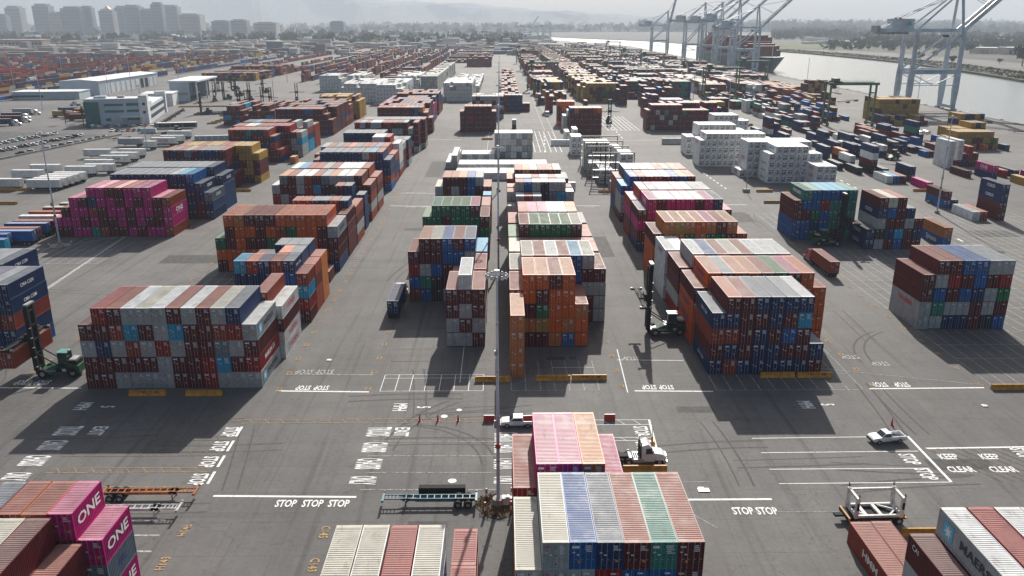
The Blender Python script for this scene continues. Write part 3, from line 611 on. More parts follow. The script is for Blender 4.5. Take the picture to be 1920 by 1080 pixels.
# boxes on trailers: long side towards the camera (x of left end, y, colour, roof, length, lettering)
TRAILERS = []
for x, y, c, tp, L, tx in ((-195, 337.2, 'w', 'w', 12.19, None), (-195.2, 324.2, 'w', 'w', 12.19, None), (-193, 304.8, 'w', 'w', 12.19, None), (-177.5, 303, 'w', 'w', 12.19, None), (-177.2, 306.8, 'w', 'w', 12.19, None),
        (-176.8, 310.6, 'w', 'w', 12.19, None), (-176.5, 314.6, 'w', 'w', 12.19, None), (-176, 319, 'w', 'w', 12.19, None), (-178.5, 332.9, 'w', 'w', 12.19, None), (-173.5, 338.6, 'w', 'w', 12.19, None), (-179, 350, 'w', 'w', 12.19, None),
        (-177.8, 361.8, 'w', 'w', 12.19, ('S', 'MAERSK', 'k')), (-177.5, 371, 'w', 'w', 12.19, None), (-194.1, 380.5, 'w', 'w', 12.19, None), (-178.7, 381.7, 'w', 'w', 12.19, None), (-195.6, 419.5, 'g', 'w', 12.19, ('S', 'SCF', 'r')), (-178, 408, 'w', 'w', 6.06, None),
        (-179.4, 420.8, 'w', 'w', 12.19, ('S', 'ONE', 'p')), (-178.5, 430, 'w', 'w', 12.19, None), (-181.5, 448.4, 'w', 'w', 12.19, None),
        (-144.3, 223.7, 'B', 'B', 12.19, None), (-144.6, 227, 'm', 'n', 12.19, None), (-145, 232.8, 'B', 'B', 12.19, None), (-144.5, 236.3, 'm', 'n', 12.19, None), (-146.4, 242.6, 'w', 'w', 12.19, ('S', 'TRITON', 'm')),
        (-146.6, 248.5, 'n', 'n', 12.19, None), (-145.7, 255, 'n', 'l', 12.19, None), (-149, 219.9, 'B', 'B', 12.19, None), (-146.3, 214, 'c', 'B', 12.19, None), (-143.5, 261, 'G', 'l', 12.19, None), (-151, 209, 'B', 'b', 12.19, None)):
    TRAILERS.append((x, y, L))
    addc(x, y, 1.25, c, L, 2.9, rz='S', top=tp, bay='trailer row', alone='T', txt=tx, reefer=(c == 'w' and y > 280))
# rail yard and depots at the far left (rows of boxes seen from the side)
for X, Y0, Y1, fill, tm, d in ((-448, 660, 2100, 'wgbm', 1, .55), (-500, 640, 2200, 'mbmk', 2, .75), (-512, 700, 2200, 'mbn', 2, .6), (-545, 700, 2300, 'bmk', 2, .8), (-570, 720, 2300, 'mnb', 2, .75), (-628, 800, 2500, 'mmb', 2, .8), (-684, 880, 2600, 'mmnb', 3, .75), (-752, 960, 2600, 'mbn', 2, .8), (-770, 980, 2600, 'mm', 3, .6), (-840, 1080, 2700, 'mmb', 2, .8), (-900, 1150, 2700, 'mwb', 2, .8), (-404, 560, 2300, 'bbbBbmkb', 2, .97), (-470, 600, 1700, 'ymymmb', 3, .93), (-474.5, 640, 1500, 'mmyb', 3, .6), (-430, 640, 900, 'bkm', 1, .5), (-530, 700, 1900, 'mwm', 1, .45), (-596, 740, 2400, 'mmrmn', 3, .9), (-601, 760, 2000, 'mrm', 2, .8), (-655, 860, 2500, 'mbmk', 2, .7), (-720, 950, 2600, 'mmn', 2, .6), (-800, 1050, 2600, 'mbr', 3, .5),
        (-350, 1150, 2400, 'mmn', 2, .9), (-354.5, 1200, 2300, 'mbm', 3, .7), (-300, 1250, 2300, 'mGnm', 2, .85), (-250, 1050, 2100, 'mmby', 3, .85), (-254.5, 1100, 2000, 'mmb', 3, .8), (-215, 900, 1900, 'mmbn', 4, .8), (-210.5, 900, 1850, 'mbm', 3, .8), (-190, 880, 1900, 'mbnm', 4, .8), (-160, 900, 2000, 'mbnm', 4, .85), (-155.5, 900, 1900, 'mmn', 4, .7), (-128, 880, 2000, 'mbm', 4, .85), (-123.5, 880, 1900, 'mmk', 4, .7), (-100, 1000, 2000, 'mmbn', 4, .85)):
    Y = Y0; c0 = R.choice(fill); n0 = tm
    while Y < Y1:
        if R.random() < .3: c0 = R.choice(fill)
        if R.random() < .35: n0 = R.randint(max(1, tm - 1), tm)
        if R.random() < d:
            for k in range(n0): addc(X, Y, 2.75 * k + (1.0 if X == -404 else 0), c0 if R.random() < .6 else R.choice(fill), 12.19, 2.7, bay='rail yard', tier=k)
        Y += 12.6
        if R.random() < .05: Y += 30

# --- templates -------------------------------------------------------------
WB, HB = 2.438, 2.9
def corr(L, y0, y1, x, d, z0, z1, mb, m, sgn):
    pts = []; y = y0; k = 0; per = .28
    n = max(2, int((y1 - y0) / per)); per = (y1 - y0) / n
    for i in range(n):
        a = y0 + i * per
        pts += [(a, 0), (a + per * .28, 0), (a + per * .5, d), (a + per * .78, d)]
    pts.append((y1, 0))
    vs_ = []; 
    for (yy, off) in pts: vs_ += [(x - sgn * off, yy, z0), (x - sgn * off, yy, z1)]
    mb.add(vs_, [(2 * i, 2 * i + 2, 2 * i + 3, 2 * i + 1) for i in range(len(pts) - 1)], m)
def body_mesh(L, smooth=False):
    b = MB(); W = WB; H = HB - .01
    for x0, x1 in ((0, .12), (W - .12, W)):
        for y0, y1 in ((0, .15), (L - .15, L)): b.box(x0, y0, 0, x1, y1, H, PAINT)
    for x0 in (.0, W - .09):
        b.box(x0, .15, .0, x0 + .09, L - .15, .15, PAINT); b.box(x0, .15, H - .09, x0 + .09, L - .15, H, PAINT)
    for y0 in (0, L - .12): b.box(.12, y0, 0, W - .12, y0 + .12, .14, PAINT); b.box(.12, y0, H - .12, W - .12, y0 + .12, H, PAINT)
    b.box(.02, .05, .14, W - .02, L - .05, .17, dark)
    b.box(.12, L - .08, .14, W - .12, L - .04, H - .12, PAINT)
    b.box(.1, .16, .14, W - .1, .2, H - .1, dark)
    for x, s in ((.015, -1), (W - .015, 1)):
        if smooth: b.box(min(x, x - s * .03), .15, .15, max(x, x - s * .03), L - .15, H - .09, PAINT)
        else: corr(L, .15, L - .15, x, .045, .15, H - .09, b, PAINT, s)
    for x0 in (-.004, W - .174):
        for y0 in (-.004, L - .174):
            for z0 in (-.0, H - .116): b.box(x0, y0, z0, x0 + .178, y0 + .178, z0 + .12, dark if smooth else PAINT)
    return b.mesh('container_body')
def roof_mesh(L, smooth=False):
    b = MB(); W = WB; z = HB - .035
    if smooth: b.box(.05, .05, z - .03, W - .05, L - .05, z + .025, ROOF); return b.mesh('container_roof')
    b.box(.03, .03, z - .02, W - .03, .45, z + .028, ROOF); b.box(.03, L - .45, z - .02, W - .03, L - .03, z + .028, ROOF)
    y0, y1 = .45, L - .45; n = int((y1 - y0) / .30); per = (y1 - y0) / n; pts = []
    for i in range(n):
        a = y0 + i * per; pts += [(a, -.012), (a + per * .3, -.012), (a + per * .5, .024), (a + per * .8, .024)]
    pts.append((y1, -.012)); vs_ = []
    for yy, o in pts: vs_ += [(.03, yy, z + o), (W - .03, yy, z + o)]
    b.add(vs_, [(2 * i, 2 * i + 1, 2 * i + 3, 2 * i + 2) for i in range(len(pts) - 1)], ROOF)
    return b.mesh('container_roof')
def door_mesh(full):
    b = MB(); w2 = (WB - .26) / 2; H = HB
    b.box(0, .03, .15, w2 - .01, .075, H - .14, PAINT)
    for k in range(4):
        x = .1 + k * (w2 - .2) / 3.6
        b.box(x, .012, .28, x + .12, .03, H - .26, PAINT)
    for z in (.16, H - .2): b.box(.01, .0, z, w2 - .02, .03, z + .05, PAINT)
    if not full:
        for x in (.28, .78): b.tube((x, -.005, .1), (x, -.005, H - .1), .03, steel, 4)
    for z in (.5, 1.4, 2.3): b.box(-.03, -.01, z, .05, .03, z + .14, dark)
    return b.mesh('container_door')
def rod_mesh():
    b = MB(); b.tube((0, -.01, .06), (0, -.01, HB - .06), .024, steel, 5); b.box(-.02, -.045, 1.05, .22, -.02, 1.11, steel)
    for z in (.1, .8, 2.0, HB - .16): b.box(-.05, -.03, z, .05, .01, z + .07, steel)
    return b.mesh('locking_rod')
orange_m = mat('hazard sticker', (.65, .25, .02), .6, vary=0)
def marks_mesh(v):
    rr = random.Random(50 + v); b = MB(); y = -.002; W = WB / 2
    for k in range(3 + v % 3):
        z = 2.45 - k * .19; x = W + .15 + rr.random() * .2; b.box(x, y - .01, z, min(x + rr.uniform(.3, .75), WB - .2), y + .02, z + .09, ltext)
    for k in range(2): b.box(.25 + .4 * k, y - .01, 1.75 - .25 * k, .5 + .4 * k, y + .02, 1.87 - .25 * k, ltext)
    if v % 2: b.box(.2, y - .01, 2.25, .2 + rr.uniform(.4, .7), y + .02, 2.5, ltext)
    if v % 3 == 0: b.box(1.7, y - .01, .8, 1.95, y + .02, 1.05, orange_m)
    if v % 3 == 1: b.box(.75, y - .01, .7, .98, y + .02, .95, orange_m)
    return b.mesh('lettering')
def unit_mesh(v):
    b = MB(); W = WB; H = HB; gr_ = mat('unit grey', (.22, .23, .24), .6)
    b.box(.12, .03, .15, W - .12, .10, H - .12, white); b.box(.2, .02, .3, W - .2, .03, 1.75, mat('unit panel', (.5, .51, .5), .5))
    for fx in ((.75,), (W / 2,), (.7, 1.7))[v]:
        b.add([(fx + .34 * math.cos(t), .015, 2.15 + .30 * math.sin(t)) for t in [2 * math.pi * i / 14 for i in range(14)]], [tuple(range(14))], black)
        b.add([(fx + .12 * math.cos(t), .008, 2.15 + .10 * math.sin(t)) for t in [2 * math.pi * i / 8 for i in range(8)]], [tuple(range(8))], gr_)
    if v == 0: b.box(.45, .0, 1.0, 1.35, .03, 1.45, black); b.box(1.5, .0, .9, 2.0, .03, 1.6, gr_); b.box(1.35, -.0, 1.9, 2.1, .03, 2.4, gr_)
    if v == 1: b.box(.9, .0, 1.0, 1.4, .03, 1.45, black); b.box(.4, .01, .45, 2.0, .03, .6, gr_); b.box(1.6, .0, 1.0, 2.0, .03, 1.5, gr_)
    if v == 2: b.box(.45, .0, .5, .85, .03, 1.3, black); b.box(1.05, .0, .5, 1.9, .03, 1.5, gr_); b.box(1.2, -.01, .9, 1.5, .0, 1.3, dark)
    b.box(.3, .005, .2, .8, .02, .26, ltext); b.box(W - .55, .0, 1.7, W - .3, .02, 1.85, ltext)
    return b.mesh('cooling_unit')
BODY = {L: body_mesh(L) for L in (12.19, 6.06)}; ROOFM = {L: roof_mesh(L) for L in (12.19, 6.06)}
RBODY = {L: body_mesh(L, True) for L in (12.19, 6.06)}; RROOF = {L: roof_mesh(L, True) for L in (12.19, 6.06)}
DOORF, DOORS, ROD = door_mesh(True), door_mesh(False), rod_mesh()
MARKS = [marks_mesh(i) for i in range(6)]; UNITS = [unit_mesh(i) for i in range(3)]
LETC = dict(w=ltext, k=dtext, b=mat('navy lettering', (.02, .03, .22), .6, vary=0), r=mat('red lettering', (.55, .03, .05), .6, vary=0), p=mat('magenta lettering', (.5, .03, .2), .6, vary=0),
            s=mat('teal lettering', (.10, .34, .42), .6, vary=0), m=mat('maroon lettering', (.2, .03, .04), .6, vary=0), c=mat('sky blue lettering', (.08, .42, .62), .6, vary=0))
def star_mesh(r):
    b = MB(); b.box(-r * 1.15, -r * 1.15, -.004, r * 1.15, r * 1.15, 0, LETC['c'])
    pts = [((r if i % 2 == 0 else r * .42) * math.sin(math.pi * i / 7), (r if i % 2 == 0 else r * .42) * math.cos(math.pi * i / 7)) for i in range(14)]
    b.prism(pts, 0.0, .006, ltext); return b.mesh('star_logo')
STAR = star_mesh(.72)
for s_ in BOX:
    if s_['rz'] == 'S': s_['rz'] = math.pi / 2; s_['x'] += s_['L']      # door end faces +X; the box then spans x-L..x, y..y+W
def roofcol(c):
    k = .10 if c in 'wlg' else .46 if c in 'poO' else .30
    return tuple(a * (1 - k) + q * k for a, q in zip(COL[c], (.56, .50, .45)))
def corners(s_):
    W, L, H = WB, s_['L'], s_['h']; c_, n_ = math.cos(s_['rz']), math.sin(s_['rz'])
    return [(s_['x'] + x * c_ - y * n_, s_['y'] + x * n_ + y * c_, s_['z'] + z) for z in (0, H) for x, y in ((0, 0), (W, 0), (W, L), (0, L))]
# --- which containers show largest: a small depth-buffer of all the boxes, as seen in the photograph
def visible_area():
    GW, GH = 960, 540; zb = np.full((GH, GW), 1e9, np.float32); ib = np.full((GH, GW), -1, np.int32)
    for i, s_ in enumerate(BOX):
        P = [proj(p) for p in corners(s_)]
        if min(p[2] for p in P) < 5: continue
        for f in ((0, 1, 5, 4), (4, 5, 6, 7), (1, 2, 6, 5), (3, 0, 4, 7)):
            q = [P[j] for j in f]
            xs = [a[0] / 2 for a in q]; ys = [a[1] / 2 for a in q]
            ar = sum(xs[k] * ys[(k + 1) % 4] - xs[(k + 1) % 4] * ys[k] for k in range(4)) / 2
            if ar > -.05: 
                if ar < .05: continue
                continue_ok = False
            x0, x1, y0, y1 = max(0, int(min(xs))), min(GW - 1, int(max(xs)) + 1), max(0, int(min(ys))), min(GH - 1, int(max(ys)) + 1)
            if x0 > x1 or y0 > y1: continue
            gx, gy = np.meshgrid(np.arange(x0, x1 + 1) + .5, np.arange(y0, y1 + 1) + .5)
            ins = np.ones(gx.shape, bool); sg = 1 if ar > 0 else -1
            for k in range(4):
                ax, ay, bx, by = xs[k], ys[k], xs[(k + 1) % 4], ys[(k + 1) % 4]
                ins &= sg * ((bx - ax) * (gy - ay) - (by - ay) * (gx - ax)) >= 0
            if not ins.any(): continue
            zz = np.float32(sum(a[2] for a in q) / 4)
            sub = zb[y0:y1 + 1, x0:x1 + 1]; si = ib[y0:y1 + 1, x0:x1 + 1]; k_ = ins & (zz < sub)
            sub[k_] = zz; si[k_] = i
    cnt = np.bincount(ib[ib >= 0].ravel(), minlength=len(BOX))
    return cnt
AREA = visible_area()
order = np.argsort(-AREA)
PICK = {}
nd = nr = 0
for rank, i in enumerate(order):
    s_ = BOX[i]
    if AREA[i] < 12: break
    if s_['bay'] in ('loosely stacked field', 'rail yard'): continue
    if s_['reefer']:
        if nr < 150: PICK[int(i)] = nr; nr += 1
    elif nd < 300: PICK[int(i)] = nd; nd += 1
print('containers', len(BOX), 'individual dry', nd, 'reefer', nr, 'smallest', AREA[order[nd + nr - 1]])

def lettering(root, s_, parent):
    face, s, cl = s_['txt']; L, W, H = s_['L'], WB, HB
    star = '*' in cl; m = LETC[cl[0]]
    if s == '*':
        pass
    size = {'ONE': 1.9, 'tex': .42, 'PIL': .30, 'CAI': .8, 'HMM': 1.3, 'APL': 1.2, 'MSC': 1.6, 'CMA CGM': .95, 'COSCO': 1.3, 'Sylvania': 1.9}.get(s, 1.25)
    if L < 7 and face in 'RL': size *= .85
    sx = 1.35 if s in ('ONE', 'MAERSK', 'HMM') else 1.0
    def put(me, u, v, nm):
        o = bpy.data.objects.new(nm, me); C.objects.link(o); o.parent = parent
        if face == 'R': o.location = (W + .022, u, v); o.rotation_euler = (math.pi / 2, 0, math.pi / 2)
        elif face in 'LS': o.location = (-.022, L - u, v); o.rotation_euler = (math.pi / 2, 0, -math.pi / 2)
        else: o.location = (u, -.03, v); o.rotation_euler = (math.pi / 2, 0, 0)
    if face == 'D': put(text_mesh(s, size, m, bold=.01), .5, 2.42, 'lettering'); return
    if s == '*': put(STAR, 2.2, 1.45, 'emblem'); return
    mid = L / 2 + (1.0 if star else 0)
    if s in ('CAI', 'HMM') or s == 'TRITON': mid = {'CAI': 1.6, 'HMM': 6.0, 'TRITON': 7}[s]
    put(text_mesh(s, size, m, sx=sx, bold=.035 if size > 1 else .01), mid, 1.5 if s != 'CAI' else 2.1, 'lettering')
    if star: put(STAR, 2.0, 1.45, 'emblem')
    if s == 'ONE' and L > 7: put(text_mesh('OCEAN NETWORK EXPRESS', .33, m), mid, .45, 'lettering')
    if s == 'Hapag-Lloyd':
        b_ = MB(); b_.box(-.5, -.5, -.003, .5, .5, .003, LETC['b']); put(b_.mesh('emblem'), mid - 5, 1.5, 'emblem')

labels_seen = {}
for i, rank in PICK.items():
    s_ = BOX[i]; L = s_['L']; rf = s_['reefer']
    if s_['alone'] and s_['alone'] != 'T': lab = s_['alone']
    elif s_['alone'] == 'T':
        lab = f"{CNAME[s_['c']]} container on a trailer"
    else:
        cn = CNAME[s_['c']]
        lab = f"{cn} {'reefer' if rf else 'container'} {ORD[min(s_['pos'], 15)]}, {TIERN[s_['tier']]} tier, {s_['bay']}"
        if s_['rowlen'] == 1: lab = f"{cn} {'reefer' if rf else 'container'} in the {TIERN[s_['tier']]} tier of the {s_['bay']}"
    s_['label'] = lab; labels_seen.setdefault(lab, []).append(i)
# trailers get their label from their place in the row, counted from the camera
for grp, nm in ((lambda s_: s_['y'] < 270, 'blue and red trailer row at the left edge'), (lambda s_: s_['y'] >= 270, 'white trailer row beside the car park')):
    tr = sorted([i for i in PICK if BOX[i]['alone'] == 'T' and grp(BOX[i])], key=lambda i: BOX[i]['y'])
    words = ['nearest', 'second', 'third', 'fourth', 'fifth', 'sixth', 'seventh', 'eighth', 'ninth', 'tenth', 'eleventh', 'twelfth', 'thirteenth', 'fourteenth', 'fifteenth', 'sixteenth', 'seventeenth', 'eighteenth', 'nineteenth', 'twentieth', 'farthest']
    for k, i in enumerate(tr): BOX[i]['label'] = f"{CNAME[BOX[i]['c']]} container on wheels, {words[min(k, 20)]} of the {nm}"
for lab, ii in labels_seen.items():
    if len(ii) > 1 and BOX[ii[0]]['alone'] != 'T':
        for k, i in enumerate(sorted(ii, key=lambda i: BOX[i]['y'])): BOX[i]['label'] = (lab + (', nearer one', ', farther one', ', third one')[min(k, 2)])
for i, rank in PICK.items():
    s_ = BOX[i]; L = s_['L']; rf = s_['reefer']
    o = link('reefer_container' if rf else 'shipping_container', (RBODY if rf else BODY)[L], None, (s_['x'], s_['y'], s_['z']), s_['rz'], COL[s_['c']])
    o.scale = (1, 1, s_['h'] / HB)
    tag(o, s_['label'], 'reefer container' if rf else 'container', 'white reefer containers' if rf else ('containers on trailers' if s_['alone'] == 'T' else 'shipping containers stacked in the yard'))
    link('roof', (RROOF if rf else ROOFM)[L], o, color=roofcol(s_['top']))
    if rf and s_['alone'] != 'T':
        link('cooling_unit', UNITS[(i * 7) % 3], o)
    else:
        full = rank < 120
        for k in (0, 1):
            d = link('door', DOORF if full else DOORS, o, (.13 + k * (WB - .26) / 2 + .005, 0, 0), color=COL[s_['c']])
            if full:
                for x in (.28, .8): link('locking_rod', ROD, d, (x, 0, 0))
        link('lettering', MARKS[(i * 5 + i // 7) % 6], o)
    if s_['txt']: lettering(o, s_, o)

# --- all the other containers as one mass
def mass(name, idx, lod):
    V = []; Fc = []; MI = []; CO = []
    ms = [MATS['mass paint'], MATS['mass roof'], steel, dark, white, ltext]
    for i in idx:
        s_ = BOX[i]; W, L, H = WB, s_['L'], s_['h'] - .02; b = MB()
        c = COL[s_['c']]; rc = roofcol(s_['top']); parts = []
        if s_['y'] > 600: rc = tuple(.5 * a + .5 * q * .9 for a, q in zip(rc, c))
        b.box(0, 0, 0, W, L, H, 0)
        if lod and AREA[i] > 0:
            if s_['reefer']:
                b.box(.1, -.012, .12, W - .1, 0, H - .1, 4); b.box(.5 + .3 * (i % 3), -.03, 1.9, 1.2 + .3 * (i % 3), -.012, 2.4, 3); b.box(.5, -.03, .9, 1.3, -.012, 1.4, 3); b.box(1.5, -.03, .5, 1.9, -.012, 1.5, 2)
            else:
                for x in (.35, .85, 1.55, 2.05): b.box(x, -.03, .05, x + .035, -.002, H - .05, 2)
                b.box(W / 2 - .03, -.012, .12, W / 2 + .03, -.001, H - .1, 3)
                b.box(1.4, -.02, 2.35, 1.9, -.002, 2.5, 5)
                if i % 2: b.box(.3, -.02, 2.15, .6, -.002, 2.4, 5)
                b.box(.0, -.01, .0, W, -.001, .12, 3)
        c_, n_ = math.cos(s_['rz']), math.sin(s_['rz']); o = len(V)
        V += [(s_['x'] + x * c_ - y * n_, s_['y'] + x * n_ + y * c_, s_['z'] + z) for x, y, z in b.v]
        for k, (f, m) in enumerate(zip(b.f, b.m)):
            mm = b.ms[m]
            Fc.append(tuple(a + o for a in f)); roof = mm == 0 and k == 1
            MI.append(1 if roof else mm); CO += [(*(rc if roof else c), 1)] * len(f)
    me = bpy.data.meshes.new(name); me.from_pydata(V, [], Fc)
    for m in ms: me.materials.append(m)
    me.polygons.foreach_set('material_index', MI)
    ca = me.color_attributes.new('Col', 'FLOAT_COLOR', 'CORNER'); ca.data.foreach_set('color', np.array(CO, np.float32).ravel())
    o = link(name, me); return o
rest = [i for i in range(len(BOX)) if i not in PICK and (AREA[i] > 0 or BOX[i]['y'] < 650)]
print('mass', len(rest))
tag(mass('distant_containers', rest, True), 'the many farther and half-hidden stacked containers of the yard', 'containers', kind='stuff')

# ------------------------------------------------------------------ painted markings
def worn(name, col, wear, a=.45):
    m, t, b = nmat(name); tc = N(t, 'ShaderNodeTexCoord'); n = N(t, 'ShaderNodeTexNoise'); n.inputs['Scale'].default_value = 2.2; n.inputs['Detail'].default_value = 9; n.inputs['Roughness'].default_value = .75
    t.links.new(tc.outputs['Object'], n.inputs['Vector']); r = N(t, 'ShaderNodeMapRange'); r.inputs[1].default_value = wear - .06; r.inputs[2].default_value = wear + .08
    t.links.new(n.outputs['Fac'], r.inputs[0]); mx = N(t, 'ShaderNodeMix', data_type='RGBA'); mx.inputs['A'].default_value = (*col, 1); mx.inputs['B'].default_value = (.118, .114, .110, 1)
    t.links.new(r.outputs[0], mx.inputs['Factor']); t.links.new(mx.outputs['Result'], b.inputs['Base Color']); b.inputs['Roughness'].default_value = .85; b.inputs['Specular IOR Level'].default_value = .25 if wear > .48 else .04
    return m
PW, PF, PO, PFO = worn('road paint white', (.78, .78, .76), .60), worn('faded road paint', (.48, .48, .46), .51), worn('orange road paint', (.46, .30, .13), .53), worn('faded orange road paint', (.32, .24, .14), .48)
ML = {k: MB() for k in ('w', 'f', 'o', 'q')}; MM = dict(w=PW, f=PF, o=PO, q=PFO)
def quad(k, pts, z):
    x = [p[0] for p in pts]; ML[k].add([(p[0], p[1], z) for p in pts], [(0, 1, 2, 3)], MM[k])
def seg(k, x0, y0, x1, y1, wd=.15, z=None):
    d = Vector((x1 - x0, y1 - y0, 0)).normalized(); n = Vector((-d.y, d.x, 0)) * wd / 2
    if z is None: z = {'w': .012, 'f': .016, 'o': .020, 'q': .024}[k] + (.008 if abs(d.x) > abs(d.y) else 0)
    quad(k, [(x0 - n.x, y0 - n.y), (x1 - n.x, y1 - n.y), (x1 + n.x, y1 + n.y), (x0 + n.x, y0 + n.y)], z)
def pl(k, a, b, wd=.15): seg(k, *at(*a), *at(*b), wd)
for a, b, wd in (((517, 733), (692, 735), .42), ((0, 727), (153, 728), .3), ((1190, 733), (1337, 734), .38), ((1157, 675), (1281, 676), .2), ((1630, 729), (1845, 727), .38),
        ((400, 930), (668, 932), .42), ((1290, 937), (1447, 936), .42), ((1736, 841), (1990, 837), .4), ((1410, 822), (1640, 819), .16), ((1427, 849), (1722, 846), .16), ((1443, 880), (1742, 878), .16), ((1461, 907), (1782, 904), .16),
        ((1702, 818), (1784, 904), .4), ((1157, 655), (1177, 736), .18), ((1440, 770 - 95), (1441, 675.2), .1),
        ((730, 386), (815, 387), .4), ((1080, 386), (1125, 386), .4), ((1340, 384), (1400, 384), .4), ((745, 362), (815, 363), .3), ((800, 262), (865, 262), .4), ((1010, 262), (1025, 262), .4), ((1170, 264), (1250, 262), .4)): pl('w', a, b, wd)
for a, b, wd in (((536, 702), (700, 703), .2), ((1440, 672), (1510, 688), .15), ((1510, 688), (1845, 722), .12), ((1200, 905), (1330, 903), .1), ((1265, 905 + 40), (1345, 990), .1), ((700, 827), (930, 828), .12), ((690, 855), (930, 855), .13), ((684, 886), (930, 886), .13), ((675, 918), (930, 918), .13),
        ((240, 952), (330, 951), .3), ((240, 975), (310, 975), .3), ((240, 1004), (300, 1004), .3), ((1390, 960 - 0), (1590, 960), .1), ((240, 1034), (285, 1034), .3), ((1060, 787), (1066, 800), .1)): pl('f', a, b, wd)
# stop-line of the left lanes, broken
for i in range(4):
    x0, y0 = at(455, 798); x1, y1 = at(385, 914); a, b = i / 4 + .02, (i + 1) / 4 - .05
    seg('w', x0 + (x1 - x0) * a, y0 + (y1 - y0) * a, x0 + (x1 - x0) * b, y0 + (y1 - y0) * b, .4)
# hatched lane dividers
def ladder(k, x0, x1, y, h=1.2, step=2.4, lean=1.0):
    seg(k, x0, y, x1, y, .12); seg(k, x0, y - h, x1, y - h, .12)
    x = x0 + 1
    while x < x1 - 1.2: seg(k, x, y, x + lean, y - h, .09); x += step
LX0, LX1 = at(60, 885)[0], at(448, 800)[0]
for py, k in ((784, 'q'), (818, 'q'), (846, 'q'), (876, 'o'), (911, 'o')): ladder(k, at(164, py)[0] if py < 800 else LX0 + 2, LX1, at(500, py)[1])
ladder('o', LX1, at(925, 787)[0], at(500, 787)[1]); ladder('w', at(1060, 787)[0], at(1218, 787)[0], at(1218, 787)[1], 1.6)
ladder('w', at(1090, 820)[0], at(1224, 820)[0], at(1218, 820)[1], 1.0); seg('w', *at(1217, 787), *at(1232, 845), .35)
seg('q', *at(164, 784), *at(60, 885), .12)
# bay grids
def grid(k, X0, n, w_, Y0, Y1, ys, wd=.11):
    for i in range(n + 1): seg(k, X0 + i * w_, Y0, X0 + i * w_, Y1, wd)
    for y in ys: seg(k, X0, y, X0 + n * w_, y, wd)
grid('w', -21, 7, 2.5, 126.6, 133.4, (126.6, 131.9, 133.4)); grid('q', -21, 7, 2.5, 134.2, 146, (139.5, 145.5))
grid('f', 1.3, 6, 2.5, 126.6, 139.4, (126.6,)); grid('w', 8.8, 3, 2.5, 126.8, 136.5, (131.4, 136.3)); 
grid('f', 36.3, 10, 2.5, 126.3, 132.8, (126.3,)); grid('f', 53.9, 3, 2.5, 133.2, 146, (133.2,))
grid('f', 84.2, 8, 2.58, 126, 154.6, [126 + 6.8 * i for i in range(5)]); grid('f', 84.2, 16, 2.58, 168, 215, [168 + 6.8 * i for i in range(8)], .14)
grid('f', 104.8, 12, 2.58, 120, 168, [120 + 6.8 * i for i in range(8)], .14); grid('f', 126, 16, 2.58, 168, 262, [168 + 6.8 * i for i in range(14)], .16)
grid('f', 83, 9, 2.58, 242, 262, [242, 248, 255, 262], .2); grid('f', -71.6, 6, 2.55, 184, 197, (184, 190.5)); grid('f', -70, 9, 2.5, 140, 156, ()) 
grid('w', 8, 8, 2.6, 398, 478, [398, 418, 440, 460], .3); grid('w', 62, 7, 2.6, 482, 560, [482 + 13 * i for i in range(6)], .35); grid('f', -142, 14, 2.6, 205, 232, [205, 218], .15)
grid('q', -18.8, 5, 2.62, 75.4, 77.6, (77.2,)); grid('q', -48, 4, 2.4, 60, 76, [60 + 5 * i for i in range(4)])
seg('w', -7.6, 130, -7.8, 480, .12); seg('f', 24.5, 480, 25, 900, .35); seg('f', 29, 480, 29.5, 900, .35); seg('f', 56, 640, 57, 1300, .4)
for x0, y0, x1, y1, n in ((*at(1318, 324), *at(1366, 357), 7), (*at(1075, 245), *at(1130, 290), 9), (*at(1020, 250), *at(1022, 290), 6), (*at(1135, 225), *at(1170, 262), 8), (*at(1500, 300), *at(1900, 500), 24)):
    for i in range(n):
        a, b = i / n, (i + .45) / n; seg('w', x0 + (x1 - x0) * a, y0 + (y1 - y0) * a, x0 + (x1 - x0) * b, y0 + (y1 - y0) * b, .55)
seg('f', *at(0, 480), *at(250, 440), .3); seg('f', *at(60, 560), *at(240, 440), .9)
for nm, k in (('road_markings', 'w'), ('faded_road_markings', 'f'), ('orange_road_markings', 'o'), ('faded_orange_road_markings', 'q')): tag(ML[k].build(nm), kind='structure')
# words on the ground: one structure object per kind of word
def ground_words(name, items, m):
    """items: (word, x, y, size, stretch along the letter height, rotation)"""
    V = []; Fc = []
    for s, x, y, size, st, rz in items:
        me = text_mesh(s, size, m, bold=.026 * size)
        c_, n_ = math.cos(rz), math.sin(rz); o = len(V)
        for v in me.vertices:
            a, b = v.co.x, v.co.y * st; V.append((x + a * c_ - b * n_, y + a * n_ + b * c_, .042))
        Fc += [tuple(i + o for i in p.vertices) for p in me.polygons]
    me = bpy.data.meshes.new(name); me.from_pydata(V, [], Fc); me.materials.append(m); tag(link(name, me), kind='structure')
P_ = math.pi
it = [('STOP', *at(x, y), sz * .72, 2.3, P_) for x, y, sz in ((569, 727, 1.45), (603, 727, 1.45), (1217, 726, 1.45), (1249, 726, 1.45), (1649, 721, 1.5), (1690, 721, 1.5), (43, 717, 1.5), (80, 717, 1.5))]
it += [('STOP', *at(x, y), 1.12, 2.0, 0) for x, y in ((536, 945), (586, 945), (635, 945), (1393, 959), (1438, 959))]
it += [('STOP', *at(x, y), 1.25, 2.4, -P_ / 2) for x, y in ((430, 810), (410, 837), (390, 866), (370, 899), (1201, 808), (1206, 838), (1704, 861), (1735, 889), (1915, 850))]
it += [(s, *at(x, y), 1.25, 1.7, 0) for s, x, y in (('KEEP', 1778, 857), ('CLEAR', 1802, 881), ('KEEP', 1855, 857), ('CLEAR', 1881, 881))]
ground_words('stop_and_keep_clear_road_markings', it, PW)
